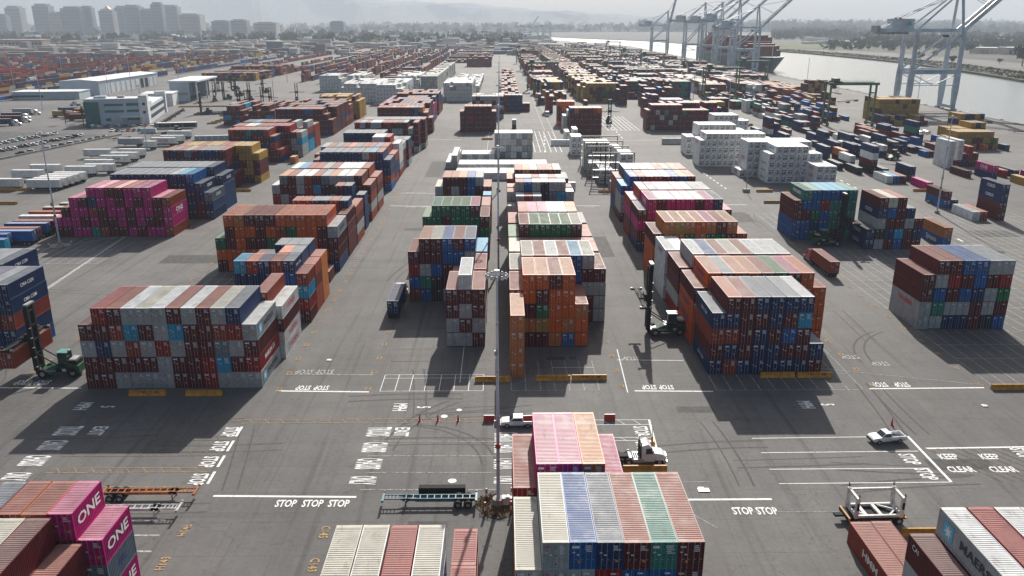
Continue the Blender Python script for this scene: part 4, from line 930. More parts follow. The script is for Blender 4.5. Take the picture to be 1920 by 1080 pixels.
it = [(s, *at(x, y), .80, 6.2, -P_ / 2) for s, x, y in (('TRUCKS', 708, 810), ('CHASSIS', 700, 839), ('CHASSIS', 689, 870), ('ONLY', 678, 901), ('CHASSIS', 947, 820), ('CHASSIS', 947, 840), ('CHASSIS', 947, 870), ('ONLY', 948, 901))]
it += [(s, *at(x, y), .80, 6.2, -P_ / 2) for s, x, y in (('TRUCKS', 125, 808), ('CHASSIS', 96, 835), ('CHASSIS', 62, 864), ('ONLY', 28, 894))]
it += [(s, *at(x, y), 1.4, 2.2, -P_ / 2) for s, x, y in (('MPH', 749, 764), ('5', 793, 764), ('MPH', 155, 762), ('5', 200, 763), ('MPH', 1510, 759), ('5', 1550, 759), ('EXIT', 752, 810), ('EXIT', 182, 808))]
ground_words('lane_word_road_markings', it, PW)
it = [('STOP', *at(x, y), 1.35, 1.9, P_) for x, y in ((571, 697), (609, 697), (1593, 669), (1650, 682), (1183, 672), (770, 361), (790, 361), (770, 388), (800, 388), (1105, 388))]
ground_words('faded_stop_road_markings', it, PF)
it = []
def numbers(X, Y0, pre, n0, n, rz, step=6.8, sz=1.0):
    for i in range(n): it.append((f'{pre}{n0 + 2 * i}', X, Y0 + i * step, sz, 1.3, rz))
numbers(-38.2, 127.5, 'B2', 1, 49, P_ / 2); numbers(-23.2, 127.5, 'C2', 1, 14, -P_ / 2); numbers(-89.3, 238, 'A2', 1, 24, P_ / 2); numbers(-76, 150, 'B2', 1, 18, -P_ / 2)
numbers(20.2, 128, 'F2', 1, 7, -P_ / 2); numbers(63.6, 128.2, 'G2', 1, 5, -P_ / 2); numbers(82, 128.5, 'J2', 1, 16, -P_ / 2); numbers(123.5, 128.5, 'J2', 1, 16, -P_ / 2); numbers(-84, 118, 'A1', 11, 9, P_ / 2, 5.5)
for s, x, y, r in (('H145', 347, 995, P_ / 2), ('H143', 306, 1057, P_ / 2), ('C145', 608, 998, -P_ / 2), ('C143', 587, 1060, -P_ / 2)): it.append((s, *at(x, y), 1.15, 1.3, r))
for i, s in enumerate(('12', '11', '10', '09', '08')): it.append((s, -17.6 + i * 2.62, 78.0, .7, 1.2, 0))
ground_words('orange_bay_number_road_markings', it, PO)
# yellow hatch of the keep-clear box, diagonal
MBk = MB(); a = at(1735, 841); b = at(1790, 904)
for i in range(18):
    x0 = a[0] + 1.6 * i; MBk.add([(x0, a[1], .034), (x0 + .14, a[1], .034), (x0 + .14 + 6, b[1], .034), (x0 + 6, b[1], .034)], [(0, 1, 2, 3)], PFO)
tag(MBk.build('keep_clear_hatch_road_markings'), kind='structure')
# round detector plates and patches of new asphalt
pt = MB(); newas = mat('fresh asphalt', (.085, .084, .082), .85, vary=.3)
for x, y, r in ((861, 769, .45), (833, 781, .55), (848, 902, .6)):
    X, Y = at(x, y); pt.add([(X + r * math.cos(t), Y + r * math.sin(t), .045) for t in [2 * P_ * i / 14 for i in range(14)]], [tuple(range(14))], PW)
tag(pt.build('round_road_markings'), kind='structure')
pt = MB()
for x, y, a, b in ((8, 139.8, 3.4, 1.6), (12.3, 140, 1.2, 1.6), (-30, 240, 10, 3), (28, 118, 6, 2.2), (-12, 87, 5, 1.4), (-60, 215, 14, 5), (60, 100, 9, 3), (-90, 205, 16, 8), (26, 210, 4, 22), (-32, 330, 7, 40), (70, 250, 10, 14), (140, 230, 12, 8)):
    pt.box(x, y, -.5, x + a, y + b, .006, newas)
tag(pt.build('asphalt_patch_pavement'), kind='structure')

# curved tyre marks and small drains
tm_m = worn('tyre rubber on asphalt', (.080, .078, .075), .46)
rt_ = random.Random(21)
tyre = MB()
for i in range(40):
    X, Y = rt_.choice([(R_, S_) for R_, S_ in ((-30, 100), (-25, 115), (10, 110), (30, 105), (55, 110), (70, 140), (28, 160), (28, 210), (-30, 200), (-32, 160), (65, 180), (-80, 180), (40, 95), (-45, 95), (-10, 118), (-82, 120), (75, 250))])
    X += rt_.uniform(-12, 12); Y += rt_.uniform(-12, 12); a = rt_.choice([0, P_ / 2, P_ / 2, P_]) + rt_.uniform(-.2, .2); k = rt_.uniform(-.09, .09) if i % 4 == 0 else rt_.uniform(-.012, .012); z = .0045 + i * .00009
    for off in (0, 2.0):
        x, y, h = X - off * math.sin(a), Y + off * math.cos(a), a; prev = None; wd = rt_.uniform(.2, .4)
        for s in range(22):
            n0, n1 = -math.sin(h) * wd / 2, math.cos(h) * wd / 2; cur = ((x - n0, y - n1, z), (x + n0, y + n1, z))
            if prev: tyre.add([prev[0], prev[1], cur[1], cur[0]], [(0, 1, 2, 3)], tm_m)
            prev = cur; x += math.cos(h) * .9; y += math.sin(h) * .9; h += k
tag(tyre.build('tyre_marks_road'), kind='structure')

# ------------------------------------------------------------------ machines and vehicles
green = mat('green machine paint', (.02, .11, .055), .45, vary=.4); teal_m = mat('teal cab paint', (.09, .30, .27), .4)
crane_w = mat('crane paint pale blue grey', (.48, .55, .60), .45, vary=.3, scale=.15); rtgm = mat('gantry green', (.07, .17, .10), .5, vary=.4, scale=.3)
redm = mat('red plastic', (.50, .035, .02), .5, vary=.2); orangem = mat('orange steel', (.42, .13, .03), .55, vary=.5, scale=1.2); tealm = mat('teal steel', (.03, .17, .23), .5, vary=.45, scale=1.2)
chrome = mat('chrome', (.6, .6, .6), .2, .9, vary=0); lampm = mat('lamp glass', (.65, .66, .66), .2, vary=0); lightm = mat('sky blue grey wall', (.42, .50, .56), .7, vary=.2, scale=.1)
def wheel_mesh(r=.55, wd=.32):
    b = MB(); b.tube((-wd / 2, 0, 0), (wd / 2, 0, 0), r, dark, 14); b.tube((-wd / 2 - .02, 0, 0), (wd / 2 + .02, 0, 0), r * .5, steel, 10); return b.mesh('wheel')
WH = {r: wheel_mesh(r, r * .55) for r in (.38, .52, .55, .85)}
def wheel(parent, x, y, r): return link('wheel', WH[r], parent, (x, y, r))
# --- top-loader container handler; forward is +Y, the spreader's long axis lies along X
def handler(mast, lift, paint=green, arms=True):
    h = empty('container_handler')
    b = MB(); b.prism([(-4.6, .9), (-4.6, 2.3), (-3.2, 2.6), (-.5, 2.3), (1.0, 1.5), (2.2, 1.3), (2.2, .7), (-3, .6)], -1.25, 1.25, paint, 'x')
    b.box(-1.9, -.4, .9, 1.9, .4, 1.3, paint); b.box(-1.3, -4.9, .8, 1.3, -4.4, 2.2, paint); b.box(-1.75, -3.9, 1.2, -1.25, -1.0, 1.9, black); b.box(1.25, -3.9, 1.2, 1.75, -1.0, 1.9, black)
    b.box(-1.8, -1.0, 1.3, -1.2, 1.7, 1.42, steel); b.box(1.2, -1.0, 1.3, 1.8, 1.7, 1.42, steel); b.build('chassis', h)
    b = MB(); b.box(-1.1, -4.6, 2.3, 1.1, -3.0, 3.0, black).box(-1.0, -4.4, 3.0, 1.0, -3.2, 3.3, steel); b.build('engine_cover', h)
    b = MB(); b.box(-.9, -2.9, 2.5, .9, -1.2, 2.75, paint); 
    for x in (-.88, .8):
        for y in (-2.88, -1.28): b.box(x, y, 2.7, x + .08, y + .08, 4.4, paint)
    b.box(-1.0, -3.0, 4.4, 1.0, -1.1, 4.56, teal_m); b.box(-.2, -3.2, 4.56, .3, -2.8, 4.75, steel); cb = b.build('cab', h)
    b = MB(); b.box(-.82, -2.82, 2.75, .82, -1.26, 4.38, glass); b.build('cab_window', cb)
    b = MB(); b.box(-.45, -2.6, 2.9, .45, -.9, 3.1, black) if False else b.box(-1.5, -2.9, 2.2, 1.5, -1.2, 2.5, black); b.build('cab_platform', h)
    b = MB()
    for x in (-1.15, .6): b.box(x, 2.3, .5, x + .55, 2.85, mast, black); b.box(x + .05, 2.85, 1.2, x + .45, 3.1, mast - .6, black)
    for z in [1.6 + i * 2.6 for i in range(int((mast - 1) / 2.6) + 1)]: b.box(-1.05, 2.32, z, 1.05, 2.6, z + .28, black)
    b.box(-1.15, 2.2, mast, 1.15, 2.9, mast + .3, steel); b.build('mast', h)
    b = MB()
    for z in [2 + i * 1.8 for i in range(int((mast - 3) / 1.8))]: b.box(-1.5, 2.2, z, -1.05, 2.5, z + .12, steel)
    b.tube((-.2, 2.9, 1.2), (-.2, 2.9, mast - .4), .09, steel, 6); b.tube((.2, 2.9, 1.2), (.2, 2.9, mast - .4), .09, steel, 6); b.build('hose_guides', h)
    for x in (-1.1, 1.1): b = MB(); b.tube((x, -1.1, 2.35), (x, 2.3, 4.6), .11, black, 8).tube((x, .5, 3.4), (x, 2.3, 4.6), .07, chrome, 8); b.build('tilt_cylinder', h)
    sp_ = empty('spreader'); sp_.parent = h; sp_.location = (0, 4.3, lift)
    b = MB(); b.box(-1.1, -1.35, -.1, 1.1, -.5, 1.4, black).box(-.9, -.6, .3, .9, .5, .7, black); b.build('carriage', sp_)
    b = MB()
    for y in (-.5, .35): b.box(-5.0, y, .28, 5.0, y + .16, .55, black)
    b.box(-5.9, -.3, .3, 5.9, .3, .5, black)
    for x in (-6.05, 5.8): b.box(x, -1.15, .1, x + .25, 1.15, .45, steel if False else black); b.box(x - .02, -1.2, .3, x + .28, -.8, .62, steel); b.box(x - .02, .8, .3, x + .28, 1.2, .62, steel)
    for x in (-2.4, -1.2, 1.2, 2.4): b.tube((x, -.45, .55), (x * .8, -.2, 1.15), .05, black, 5); b.tube((x, .45, .55), (x * .8, .2, 1.15), .05, black, 5)
    b.tube((-2.6, -.2, 1.15), (2.6, -.2, 1.15), .05, steel if False else black, 5); b.build('lifting_beam', sp_)
    for x in (-1.6, 1.6): wheel(h, x, 1.4, .85)
    for x in (-1.15, 1.15): wheel(h, x, 1.4, .85); wheel(h, x * .95, -3.6, .85)
    return h
def fleetnum(h, s):
    me = text_mesh(s, .75, ltext, bold=.03); o = bpy.data.objects.new('fleet_number', me); C.objects.link(o); o.parent = h
    return o
H1 = handler(13.2, 6.6); H1.location = (-82.0 + 2.5, 134.2, 0); H1.rotation_euler = (0, 0, P_ / 2)
tag(H1, 'green container handler holding up a rust red container beside the wide front-left stack', 'container handler')
b = MB(); b.box(-1.5, -3.4, 1.45, -1.3, -1.8, 2.2, white); o = fleetnum(H1, '90'); o.location = (-1.78, -2.5, 1.55); o.rotation_euler = (P_ / 2, 0, -P_ / 2)

def solo(x, y, z, c, L=12.19, h=2.9, rz=0, top=None, label='', txt=None, group=None):
    s_ = dict(x=x, y=y, z=z, c=c, L=L, h=h, rz=rz, top=top or c, txt=txt, reefer=False)
    o = link('shipping_container', BODY[L], None, (x, y, z), rz, COL[c]); o.scale = (1, 1, h / HB); tag(o, label, 'container', group)
    link('roof', ROOFM[L], o, color=roofcol(s_['top']))
    for k in (0, 1):
        d = link('door', DOORF, o, (.13 + k * (WB - .26) / 2 + .005, 0, 0), color=COL[c])
        for xx in (.28, .8): link('locking_rod', ROD, d, (xx, 0, 0))
    link('door_markings', MARKS[len(label) % 6], o)
    if txt: lettering(o, s_, o)
    return o
sx, sy_w = H1.location.x - 4.3, H1.location.y
solo(sx - WB / 2, sy_w - 6.1, 6.6 - 2.8, 'n', label='rust red container hanging from the spreader of the left handler')
H2 = handler(14.6, 7.2, arms=False); H2.location = (31.6, 153.2, 0); H2.rotation_euler = (0, 0, P_ / 2)
tag(H2, 'dark container handler with empty raised spreader and mast up beside the right block', 'container handler')
o = fleetnum(H2, '91'); o.location = (1.78, -2.5, 1.9); o.rotation_euler = (P_ / 2, 0, P_ / 2); o2 = o.copy(); C.objects.link(o2); o2.location = (-1.78, -2.5, 1.55); o2.rotation_euler = (P_ / 2, 0, -P_ / 2)
H3 = copy_tree(H2, (92.0, 221.5, 0), -P_ / 2, label='green container handler reaching between the green-blue stack and its right neighbour')
H4 = copy_tree(H2, (66.5, 518, 0), P_, label='black container handler standing alone in the far lane, seen from the front')
for o in (H1, H2, H3, H4): o['group'] = 'container handlers at work in the yard'
pk = [(*at(px_, py_), a_) for px_, py_, a_ in ((403, 190, .3), (425, 187, 2.6), (447, 180, 1.2), (408, 172, 0), (452, 207, 3.1), (464, 209, .4), (478, 207, 1.5), (440, 170, 2.2), (491, 201, 0), (511, 201, 3.0), (385, 214, 1.57), (470, 190, .6), (497, 174, 1.0), (557, 192, .2))]
for i, (x, y, a) in enumerate(pk):
    wds = ['nearest the office', 'beside the yellow kerbs', 'second behind the office', 'by the open shed', 'in front of the white stacks', 'tallest of the parked group', 'third from the shed', 'under the canopy edge', 'at the right of the parked group', 'next to the white stacks', 'near the red box', 'behind the canopy', 'farthest back of the parked group', 'closest to the container rows'][i]
    copy_tree(H2, (x, y, 0), a, label=f'parked black container handler {wds}', group='parked container handlers by the workshop', skip=('fleet_number', 'hose_guides'))

# --- trailer chassis; front (gooseneck) at -X... built along X from 0 to 12.3, axles at the +X end
def chassis(m, L=12.3, wheels=True, name='container_chassis'):
    r = empty(name); b = MB(); z = 1.15
    for y in (-.5, .42): b.box(2.6, y, z - .38, L - .3, y + .09, z, m); b.prism([(0, z), (0, z - .16), (2.2, z - .16), (3.0, z - .4), (3.6, z - .38), (3.6, z)], y, y + .09, m, 'y')
    for i in range(10): x = 3.0 + i * (L - 3.6) / 9.5; b.box(x, -.5, z - .12, x + .12, .5, z - .02, m)
    for x in (.5, .95, 1.4, 1.9): b.box(x, -.42, z - .12, x + .1, .42, z - .04, m)
    b.build('frame', r)
    for x in (.0, L - .28): b = MB(); b.box(x, -1.22, z - .14, x + .26, 1.22, z + .04, m); b.box(x, -1.22, z, x + .26, -1.04, z + .16, m); b.box(x, 1.04, z, x + .26, 1.22, z + .16, m); b.build('bolster', r)
    for y in (-.85, .75): b = MB(); b.box(3.0, y, .1, 3.14, y + .12, z - .1, m); b.box(2.9, y - .08, .0, 3.24, y + .2, .08, steel); b.build('landing_leg', r)
    b = MB(); b.box(L - 3.0, -.55, .75, L - .4, .55, .95, black)
    b.tube((L - 2.5, -1.1, .52), (L - 2.5, 1.1, .52), .09, black, 6); b.tube((L - 1.2, -1.1, .52), (L - 1.2, 1.1, .52), .09, black, 6); b.build('axle_bogie', r)
    for x in (L - 2.5, L - 1.2):
        for y in (-1.02, -.68, .68, 1.02):
            o = link('wheel', WH[.52], r, (x, y, .52), P_ / 2)
    return r
cx, cy0 = at(716, 953)
CH1 = chassis(tealm); CH1.location = (cx, cy0 + .9, 0); tag(CH1, 'empty teal container chassis parked behind the cream-roofed stack', 'chassis', 'empty container chassis')
k = chassis(orangem); x_, y_ = at(375, 928); k.location = (x_, y_ - .6, 0); k.rotation_euler = (0, 0, P_); tag(k, 'empty orange container chassis beside the bottom-left magenta box', 'chassis', 'empty container chassis')
k2 = chassis(mat('white steel', (.55, .56, .55), .5, vary=.4)); k2.location = (x_ - .8, y_ - 4.4, 0); k2.rotation_euler = (0, 0, P_); tag(k2, 'empty white container chassis in front of the orange one', 'chassis', 'empty container chassis')
# chassis under the boxes on wheels
CHd = None
tr_l = sorted(TRAILERS, key=lambda t: t[1])
for i, (x, y, L) in enumerate(tr_l):
    if CHd is None: CHd = chassis(black, name='loaded_chassis'); o = CHd
    else: o = copy_tree(CHd)
    o.location = (x + L - 12.3, y + WB / 2, 0) if L > 7 else (x - 6.2, y + WB / 2, 0)
    side = 'left-edge blue and red' if y < 270 else 'white'
    n_in = [t for t in tr_l if (t[1] < 270) == (y < 270)].index((x, y, L))
    words = ['nearest', 'second', 'third', 'fourth', 'fifth', 'sixth', 'seventh', 'eighth', 'ninth', 'tenth', 'eleventh', 'twelfth', 'thirteenth', 'fourteenth', 'fifteenth', 'sixteenth', 'seventeenth', 'eighteenth', 'nineteenth', 'farthest']
    tag(o, f'black chassis under the {words[min(n_in, 19)]} box of the {side} trailer row', 'chassis', 'chassis under the parked boxes')

# --- road tractor; forward is +Y, front bumper at y=0
def tractor(m, day=False):
    t_ = empty('tractor_unit'); 
    b = MB()
    for x in (-.5, .4): b.box(x, -7.2, .75, x + .1, -.6, .98, black)
    b.box(-.55, -6.6, .98, .55, -5.2, 1.15, black); b.box(-1.2, -4.6, .5, -.7, -3.2, 1.0, steel); b.box(.7, -4.6, .5, 1.2, -3.2, 1.0, steel)
    for i in range(6): b.box(-.7, -4.9 - .0 + i * .28, 1.0, .7, -4.8 + i * .28, 1.04, steel)
    b.build('frame', t_)
    b = MB(); b.prism([(0, .55), (.02, 1.15), (-.5, 1.62), (-1.75, 1.85), (-1.75, .6)], -.95, .95, m, 'x'); b.box(-1.2, -1.5, .85, -.9, -.35, 1.15, m); b.box(.9, -1.5, .85, 1.2, -.35, 1.15, m); b.box(-1.2, -.1, .4, 1.2, .1, .75, chrome); hd = b.build('hood', t_)
    for x in (-1.0, .75): b = MB(); b.box(x, -.12, .95, x + .28, .03, 1.15, lampm); b.build('headlight', hd)
    b = MB(); b.box(-.55, -.02, .8, .55, .06, 1.3, chrome); b.build('grille', hd)
    yb = -3.5 if day else -4.1
    b = MB(); b.prism([(-1.75, .6), (-1.75, 1.85), (-2.15, 2.75), (-2.7, 3.3), (yb, 3.5 if not day else 3.0), (yb, .6)], -1.12, 1.12, m, 'x'); cb = b.build('cab', t_)
    b = MB(); b.add([(-1.0, -1.74, 1.9), (1.0, -1.74, 1.9), (.95, -2.13, 2.74), (-.95, -2.13, 2.74)], [(0, 1, 2, 3)], glass)
    b.prism([(-1.95, 1.85), (-2.2, 2.65), (-2.95, 2.65), (-2.95, 1.8)], -1.14, 1.14, glass, 'x'); b.build('window', cb)
    for x in (-1.4, 1.25): b = MB(); b.box(x, -2.0, 1.8, x + .15, -1.85, 2.5, m); b.box(min(x, x * .8), -1.95, 2.1, max(x, x * .8) , -1.9, 2.15, black); b.build('mirror', cb)
    for x in (-1.05, .93): b = MB(); b.tube((x + .06, yb - .1, .9), (x + .06, yb - .1, 3.7), .07, chrome, 6); b.build('exhaust_stack', t_)
    b = MB(); b.box(-1.05, yb - .25, 1.1, 1.05, yb - .05, 3.0, black) if day else b.box(-.5, yb - .2, 1.1, .5, yb - .02, 2.0, black); b.build('rear_panel', t_)
    for x in (-1.0, 1.0): wheel(t_, x, -.95, .52)
    for y in (-5.3, -6.6):
        for x in (-1.02, -.7, .7, 1.02): wheel(t_, x, y, .52)
    return t_
TW = tractor(white, True); x_, y_ = at(1253, 876); TW.location = (x_ - .2, y_ + 1.6, 0); TW.rotation_euler = (0, 0, -P_ / 2); tag(TW, 'white day-cab tractor truck with empty chassis behind the yellow barrier', 'truck')
ck = copy_tree(CH1, (x_ - 4.2 - 1, y_ + 1.6, 0), P_, label='black empty chassis coupled behind the white tractor truck', group='empty container chassis'); 
# navy container truck in the aisle
tn = tractor(white); tn.location = (-23.2, 180.0, 0); tag(tn, 'white tractor truck pulling the dark navy container up the aisle', 'truck')
o = copy_tree(CHd, (-23.2, 174.2, 0), -P_ / 2, label='black chassis under the navy container in the aisle'); o['group'] = 'chassis under the parked boxes'
solo(-24.4, 161.9, 1.25, 'b', top='b', label='dark navy container on the truck driving up the centre-left aisle')
red_c = mat('red truck paint', (.42, .02, .015), .3, vary=.1)
trd = tractor(red_c); trd.location = (80.9, 208.4, 0); tag(trd, 'red tractor truck on the right aisle pulling a rust red container', 'truck')
copy_tree(CHd, (80.9, 202.6, 0), -P_ / 2, label='black chassis under the rust red container on the right aisle')
solo(79.7, 190.3, 1.25, 'n', label='rust red container on the red truck in the right aisle')
# trucks waiting by the car park (left edge) and farther in the lanes
QT = [(-262, 540, 'm', 1), (-271, 552, 'n', 1), (-283, 560, 'y', 1), (-276, 575, 'O', 1), (-292, 585, 'B', 1), (-300, 530, 'm', 1), (-310, 548, 'b', 1), (-322, 520, 'y', 1), (-318, 575, 'g', 1), (-296, 512, 'b', 1), (-318, 498, 'y', 1), (-330, 484, 'r', 1), (-336, 500, 'k', 1)]
wd2 = ['maroon-boxed truck nearest the palms', 'rust-boxed truck second from the palms', 'mustard-boxed truck mid queue', 'tan-boxed truck mid queue', 'blue-boxed truck at the back', 'maroon-boxed truck in the middle row', 'navy-boxed truck in the middle row', 'mustard-boxed truck toward the left edge', 'grey-boxed truck at the back', 'navy-boxed truck in the near row', 'mustard-boxed truck in the near row', 'red-boxed truck at the left edge', 'black-boxed truck at the left edge']
for i, (x, y, c, _) in enumerate(QT):
    a = -P_ / 2 + .12
    copy_tree(tn, (x, y, 0), a, label=f'white tractor, {wd2[i]} queueing behind the car park'[:100], group='trucks queueing behind the car park', skip=('mirror', 'exhaust_stack', 'rear_panel'))
    d = Vector((math.cos(a + P_ / 2), math.sin(a + P_ / 2))); n_ = Vector((-d.y, d.x))
    p_ = Vector((x, y)) - d * 17.6 + n_ * 1.2
    s_ = link('shipping_container', BODY[12.19], None, (p_.x, p_.y, 1.25), a, COL[c]); tag(s_, f'{CNAME[c]} container on the truck queueing behind the car park, {wd2[i]}'.replace('-boxed truck', ' one').replace(' truck', ''), 'container', 'boxes on the queueing trucks'); link('roof', ROOFM[12.19], s_, color=roofcol(c))
    p_ = Vector((x, y)) - d * 5.9; copy_tree(CHd, (p_.x, p_.y, 0), a - P_ / 2, label=f'black chassis under the {CNAME[c]} box, {wd2[i]}'.replace('-boxed truck', ' one'), group='chassis under the queueing boxes', skip=('landing_leg',))
for x, y, a, lab in ((-22, 640, .0, 'white tractor truck far up the centre-left lane'), (-30, 700, P_, 'white tractor truck in the farther centre-left lane'), (-12, 560, -P_ / 2, 'white tractor truck crossing the far lane'), (-75, 925, 0, 'white tractor truck far left lane'), (30, 555, P_, 'white tractor truck between the far stacks'), (146, 505, P_ / 2, 'white tractor truck on the right far lane'), (-260, 620, -P_ / 2, 'white tractor truck behind the office'), (-290, 700, P_ / 2, 'white tractor truck on the road by the rail yard'), (-330, 640, P_ / 2, 'white tractor truck by the rail yard edge')):
    copy_tree(tn, (x, y, 0), a, label=lab, group='tractor trucks on the far lanes')

# --- pickups; forward +Y
def pickup(ext):
    p_ = empty('pickup_truck'); cw = .92; b = MB(); k = .55 if ext else 0
    b.prism([(0, .45), (.02, .85), (-.25, 1.02), (-1.35, 1.12), (-1.4, .45)], -cw, cw, white, 'x')
    b.prism([(-1.35, .45), (-1.35, 1.1), (-2.9 - k, 1.12), (-2.9 - k, .45)], -cw, cw, white, 'x')
    b.box(-cw, -5.2, .45, -cw + .12, -2.9 - k, 1.12, white); b.box(cw - .12, -5.2, .45, cw, -2.9 - k, 1.12, white); b.box(-cw, -5.2, .45, cw, -5.08, 1.1, white); b.box(-cw, -5.2, .45, cw, -2.9 - k, .62, steel)
    b.build('body', p_)
    b = MB(); b.prism([(-1.3, 1.1), (-1.95, 1.68), (-2.8 - k, 1.70), (-2.95 - k, 1.12)], -.80, .80, white, 'x'); cb = b.build('cab', p_)
    b = MB(); b.add([(-.74, -1.33, 1.17), (.74, -1.33, 1.17), (.7, -1.9, 1.67), (-.7, -1.9, 1.67)], [(0, 1, 2, 3)], glass); b.prism([(-1.55, 1.15), (-2.0, 1.6), (-2.7 - k, 1.62), (-2.8 - k, 1.15)], -.815, .815, glass, 'x'); b.build('window', cb)
    b = MB(); b.box(-.95, -.05, .4, .95, .08, .6, chrome if ext else black); b.build('bumper', p_)
    for x in (-.85, .6): b = MB(); b.box(x, -.06, .68, x + .25, .03, .84, lampm); b.build('headlight', p_)
    for x in (-.85, .85):
        for y in (-.95, -4.2): link('wheel', WH[.38], p_, (x, y, .38))
    return p_
pu = pickup(True); X_, Y_ = at(939, 803); pu.location = (X_, Y_ + .9, 0); pu.rotation_euler = (0, 0, P_ / 2); tag(pu, 'white extended-cab pickup carrying a red barrier behind the light pole', 'pickup', 'white pickups on the apron')
pv_ = pickup(False); X_, Y_ = at(1634, 833); pv_.location = (X_, Y_ + .6, 0); pv_.rotation_euler = (0, 0, P_ / 2 + .12); tag(pv_, 'white single-cab pickup driving alone on the right apron', 'pickup', 'white pickups on the apron')
def rbar():
    b = MB(); b.prism([(-.3, 0), (.3, 0), (.2, .45), (.12, .95), (-.12, .95), (-.2, .45)], -.85, .85, redm, 'x')
    for x in (-.5, 0, .5): b.box(x - .04, -.31, .05, x + .04, .31, .4, redm)
    b.box(-.8, -.11, .95, .8, .11, .98, ltext); return b.mesh('water_barrier')
rb = rbar()
for (px, py, z), lab in (((917, 789, 0), 'red water barrier left of the light pole by the pickup'), ((1143, 787, 0), 'red water barrier standing right of the pink-roofed stack')):
    X_, Y_ = at(px, py); tag(link('water_barrier', rb, None, (X_, Y_, z)), lab, 'barrier', 'red water barriers')
tag(link('water_barrier', rb, None, (pu.location.x + 4.2, pu.location.y + .2, .64), .1), 'red water barrier lying in the bed of the white pickup', 'barrier', 'red water barriers')
cn = MB(); cn.tube((0, 0, .05), (0, 0, .95), .20, redm, 10, .05); cn.box(-.25, -.25, 0, .25, .25, .06, redm); cm = cn.mesh('traffic_cone')
for (px, py), lab in (((787, 789), 'leftmost red cone on the hatched lane line'), ((821, 789), 'middle red cone on the hatched lane line'), ((859, 789), 'rightmost red cone on the hatched lane line'), ((1672, 797), 'orange cone behind the lone pickup'), ((1508, 449), 'red cone beside the green handler')):
    X_, Y_ = at(px, py); o = link('traffic_cone', cm, None, (X_, Y_, 0)); o.scale = (1, 1, 1.2); tag(o, lab, 'cone', 'traffic cones')
# --- yellow concrete barriers
kb = MB(); kb.prism([(-.4, 0), (.4, 0), (.4, .12), (.18, .45), (.12, .95), (-.12, .95), (-.18, .45), (-.4, .12)], 0, 6.1, yellow, 'x'); kb = kb.mesh('barrier_body')
def kbar(x, y, lab, s=None, rz=0):
    o = link('concrete_barrier', kb, None, (x, y, 0), rz); tag(o, lab, 'barrier', 'yellow concrete barriers')
    if s:
        for k, q in enumerate(s): t_ = bpy.data.objects.new('lettering', text_mesh(q, .5, dtext, bold=.02)); C.objects.link(t_); t_.parent = o; t_.location = (2.4 + 2.2 * k, -.17, .62); t_.rotation_euler = (P_ / 2 - .12, 0, 0)
for px, py, s, lab in ((243, 741, ('F 201', '243'), 'left yellow barrier before the wide front-left stack'), (349, 741, None, 'right yellow barrier before the wide front-left stack'), (891, 715, ('F 201',), 'yellow barrier crossed by the near light pole'),
        (1004, 713, None, 'left yellow barrier before the orange centre stack'), (1072, 712, ('F 201', '240'), 'lettered yellow barrier before the orange centre stack'), (1425, 707, None, 'left yellow barrier before the front-right stack'), (1494, 707, ('F 201', '240'), 'lettered yellow barrier before the front-right stack'), (1858, 730, None, 'yellow barrier at the right edge of the apron'),
        (1168, 884, None, 'yellow barrier in front of the white tractor truck'), (1690, 1003, None, 'yellow barrier behind the bottom-right pair'),
        (440, 359, None, 'yellow barrier by the navy stack corner'), (1122, 361, None, 'yellow barrier before the container rack'), (1418, 360, None, 'left yellow barrier before the reefer blocks'), (1472, 360, None, 'right yellow barrier before the reefer blocks'), (1432, 381, None, 'yellow barrier left of the green-blue stack'),
        (1712, 359, None, 'yellow barrier below the single magenta container'), (1738, 381, None, 'yellow barrier at the foot of the right light pole'), (0, 357, None, 'yellow barrier under the leftmost trailer'), (29, 357, None, 'yellow barrier under the white trailers'), (0, 383, None, 'yellow barrier at the left edge'), (1247, 261, None, 'yellow barrier by the wide red stack'), (903, 262, None, 'yellow barrier left of the tall white stack'),
        (1606, 254, None, 'yellow barrier by the mustard boxes'), (598, 252, None, 'yellow barrier before the wide dark red stack')):
    X_, Y_ = at(px, py); kbar(X_, Y_, lab, s)
X_, Y_ = at(786, 925); o = link('concrete_barrier', kb, None, (X_, Y_, 0)); tag(o, 'black rubber-covered barrier block behind the teal chassis', 'barrier')
bk = MB(); bk.box(-.02, -.44, .0, 6.14, .44, 1.05, dark); 
for i in range(7): bk.box(.2 + i * .85, -.5, .1, .75 + i * .85, -.44, .8, dark)
bk.build('rubber_cover', o)
wk = ['first', 'second', 'third', 'fourth', 'fifth', 'sixth', 'seventh', 'eighth']
for j, (xa, ya, xb, yb, n, rz, ds) in enumerate(((388, 233, 428, 220, 6, .5, 'diagonal kerb line by the far-left light pole'), (412, 218, 462, 217.5, 4, 0, 'level kerb line by the far-left stacks'), (335, 201, 425, 200, 7, 0, 'long kerb line behind the office'), (440, 213, 474, 212.5, 3, 0, 'short kerb line under the parked handlers'))):
    for i in range(n): f = i / max(1, n - 1); X_, Y_ = at(xa + (xb - xa) * f, ya + (yb - ya) * f); kbar(X_, Y_, f'yellow barrier, {wk[i]} from left in the {ds}', None, rz)

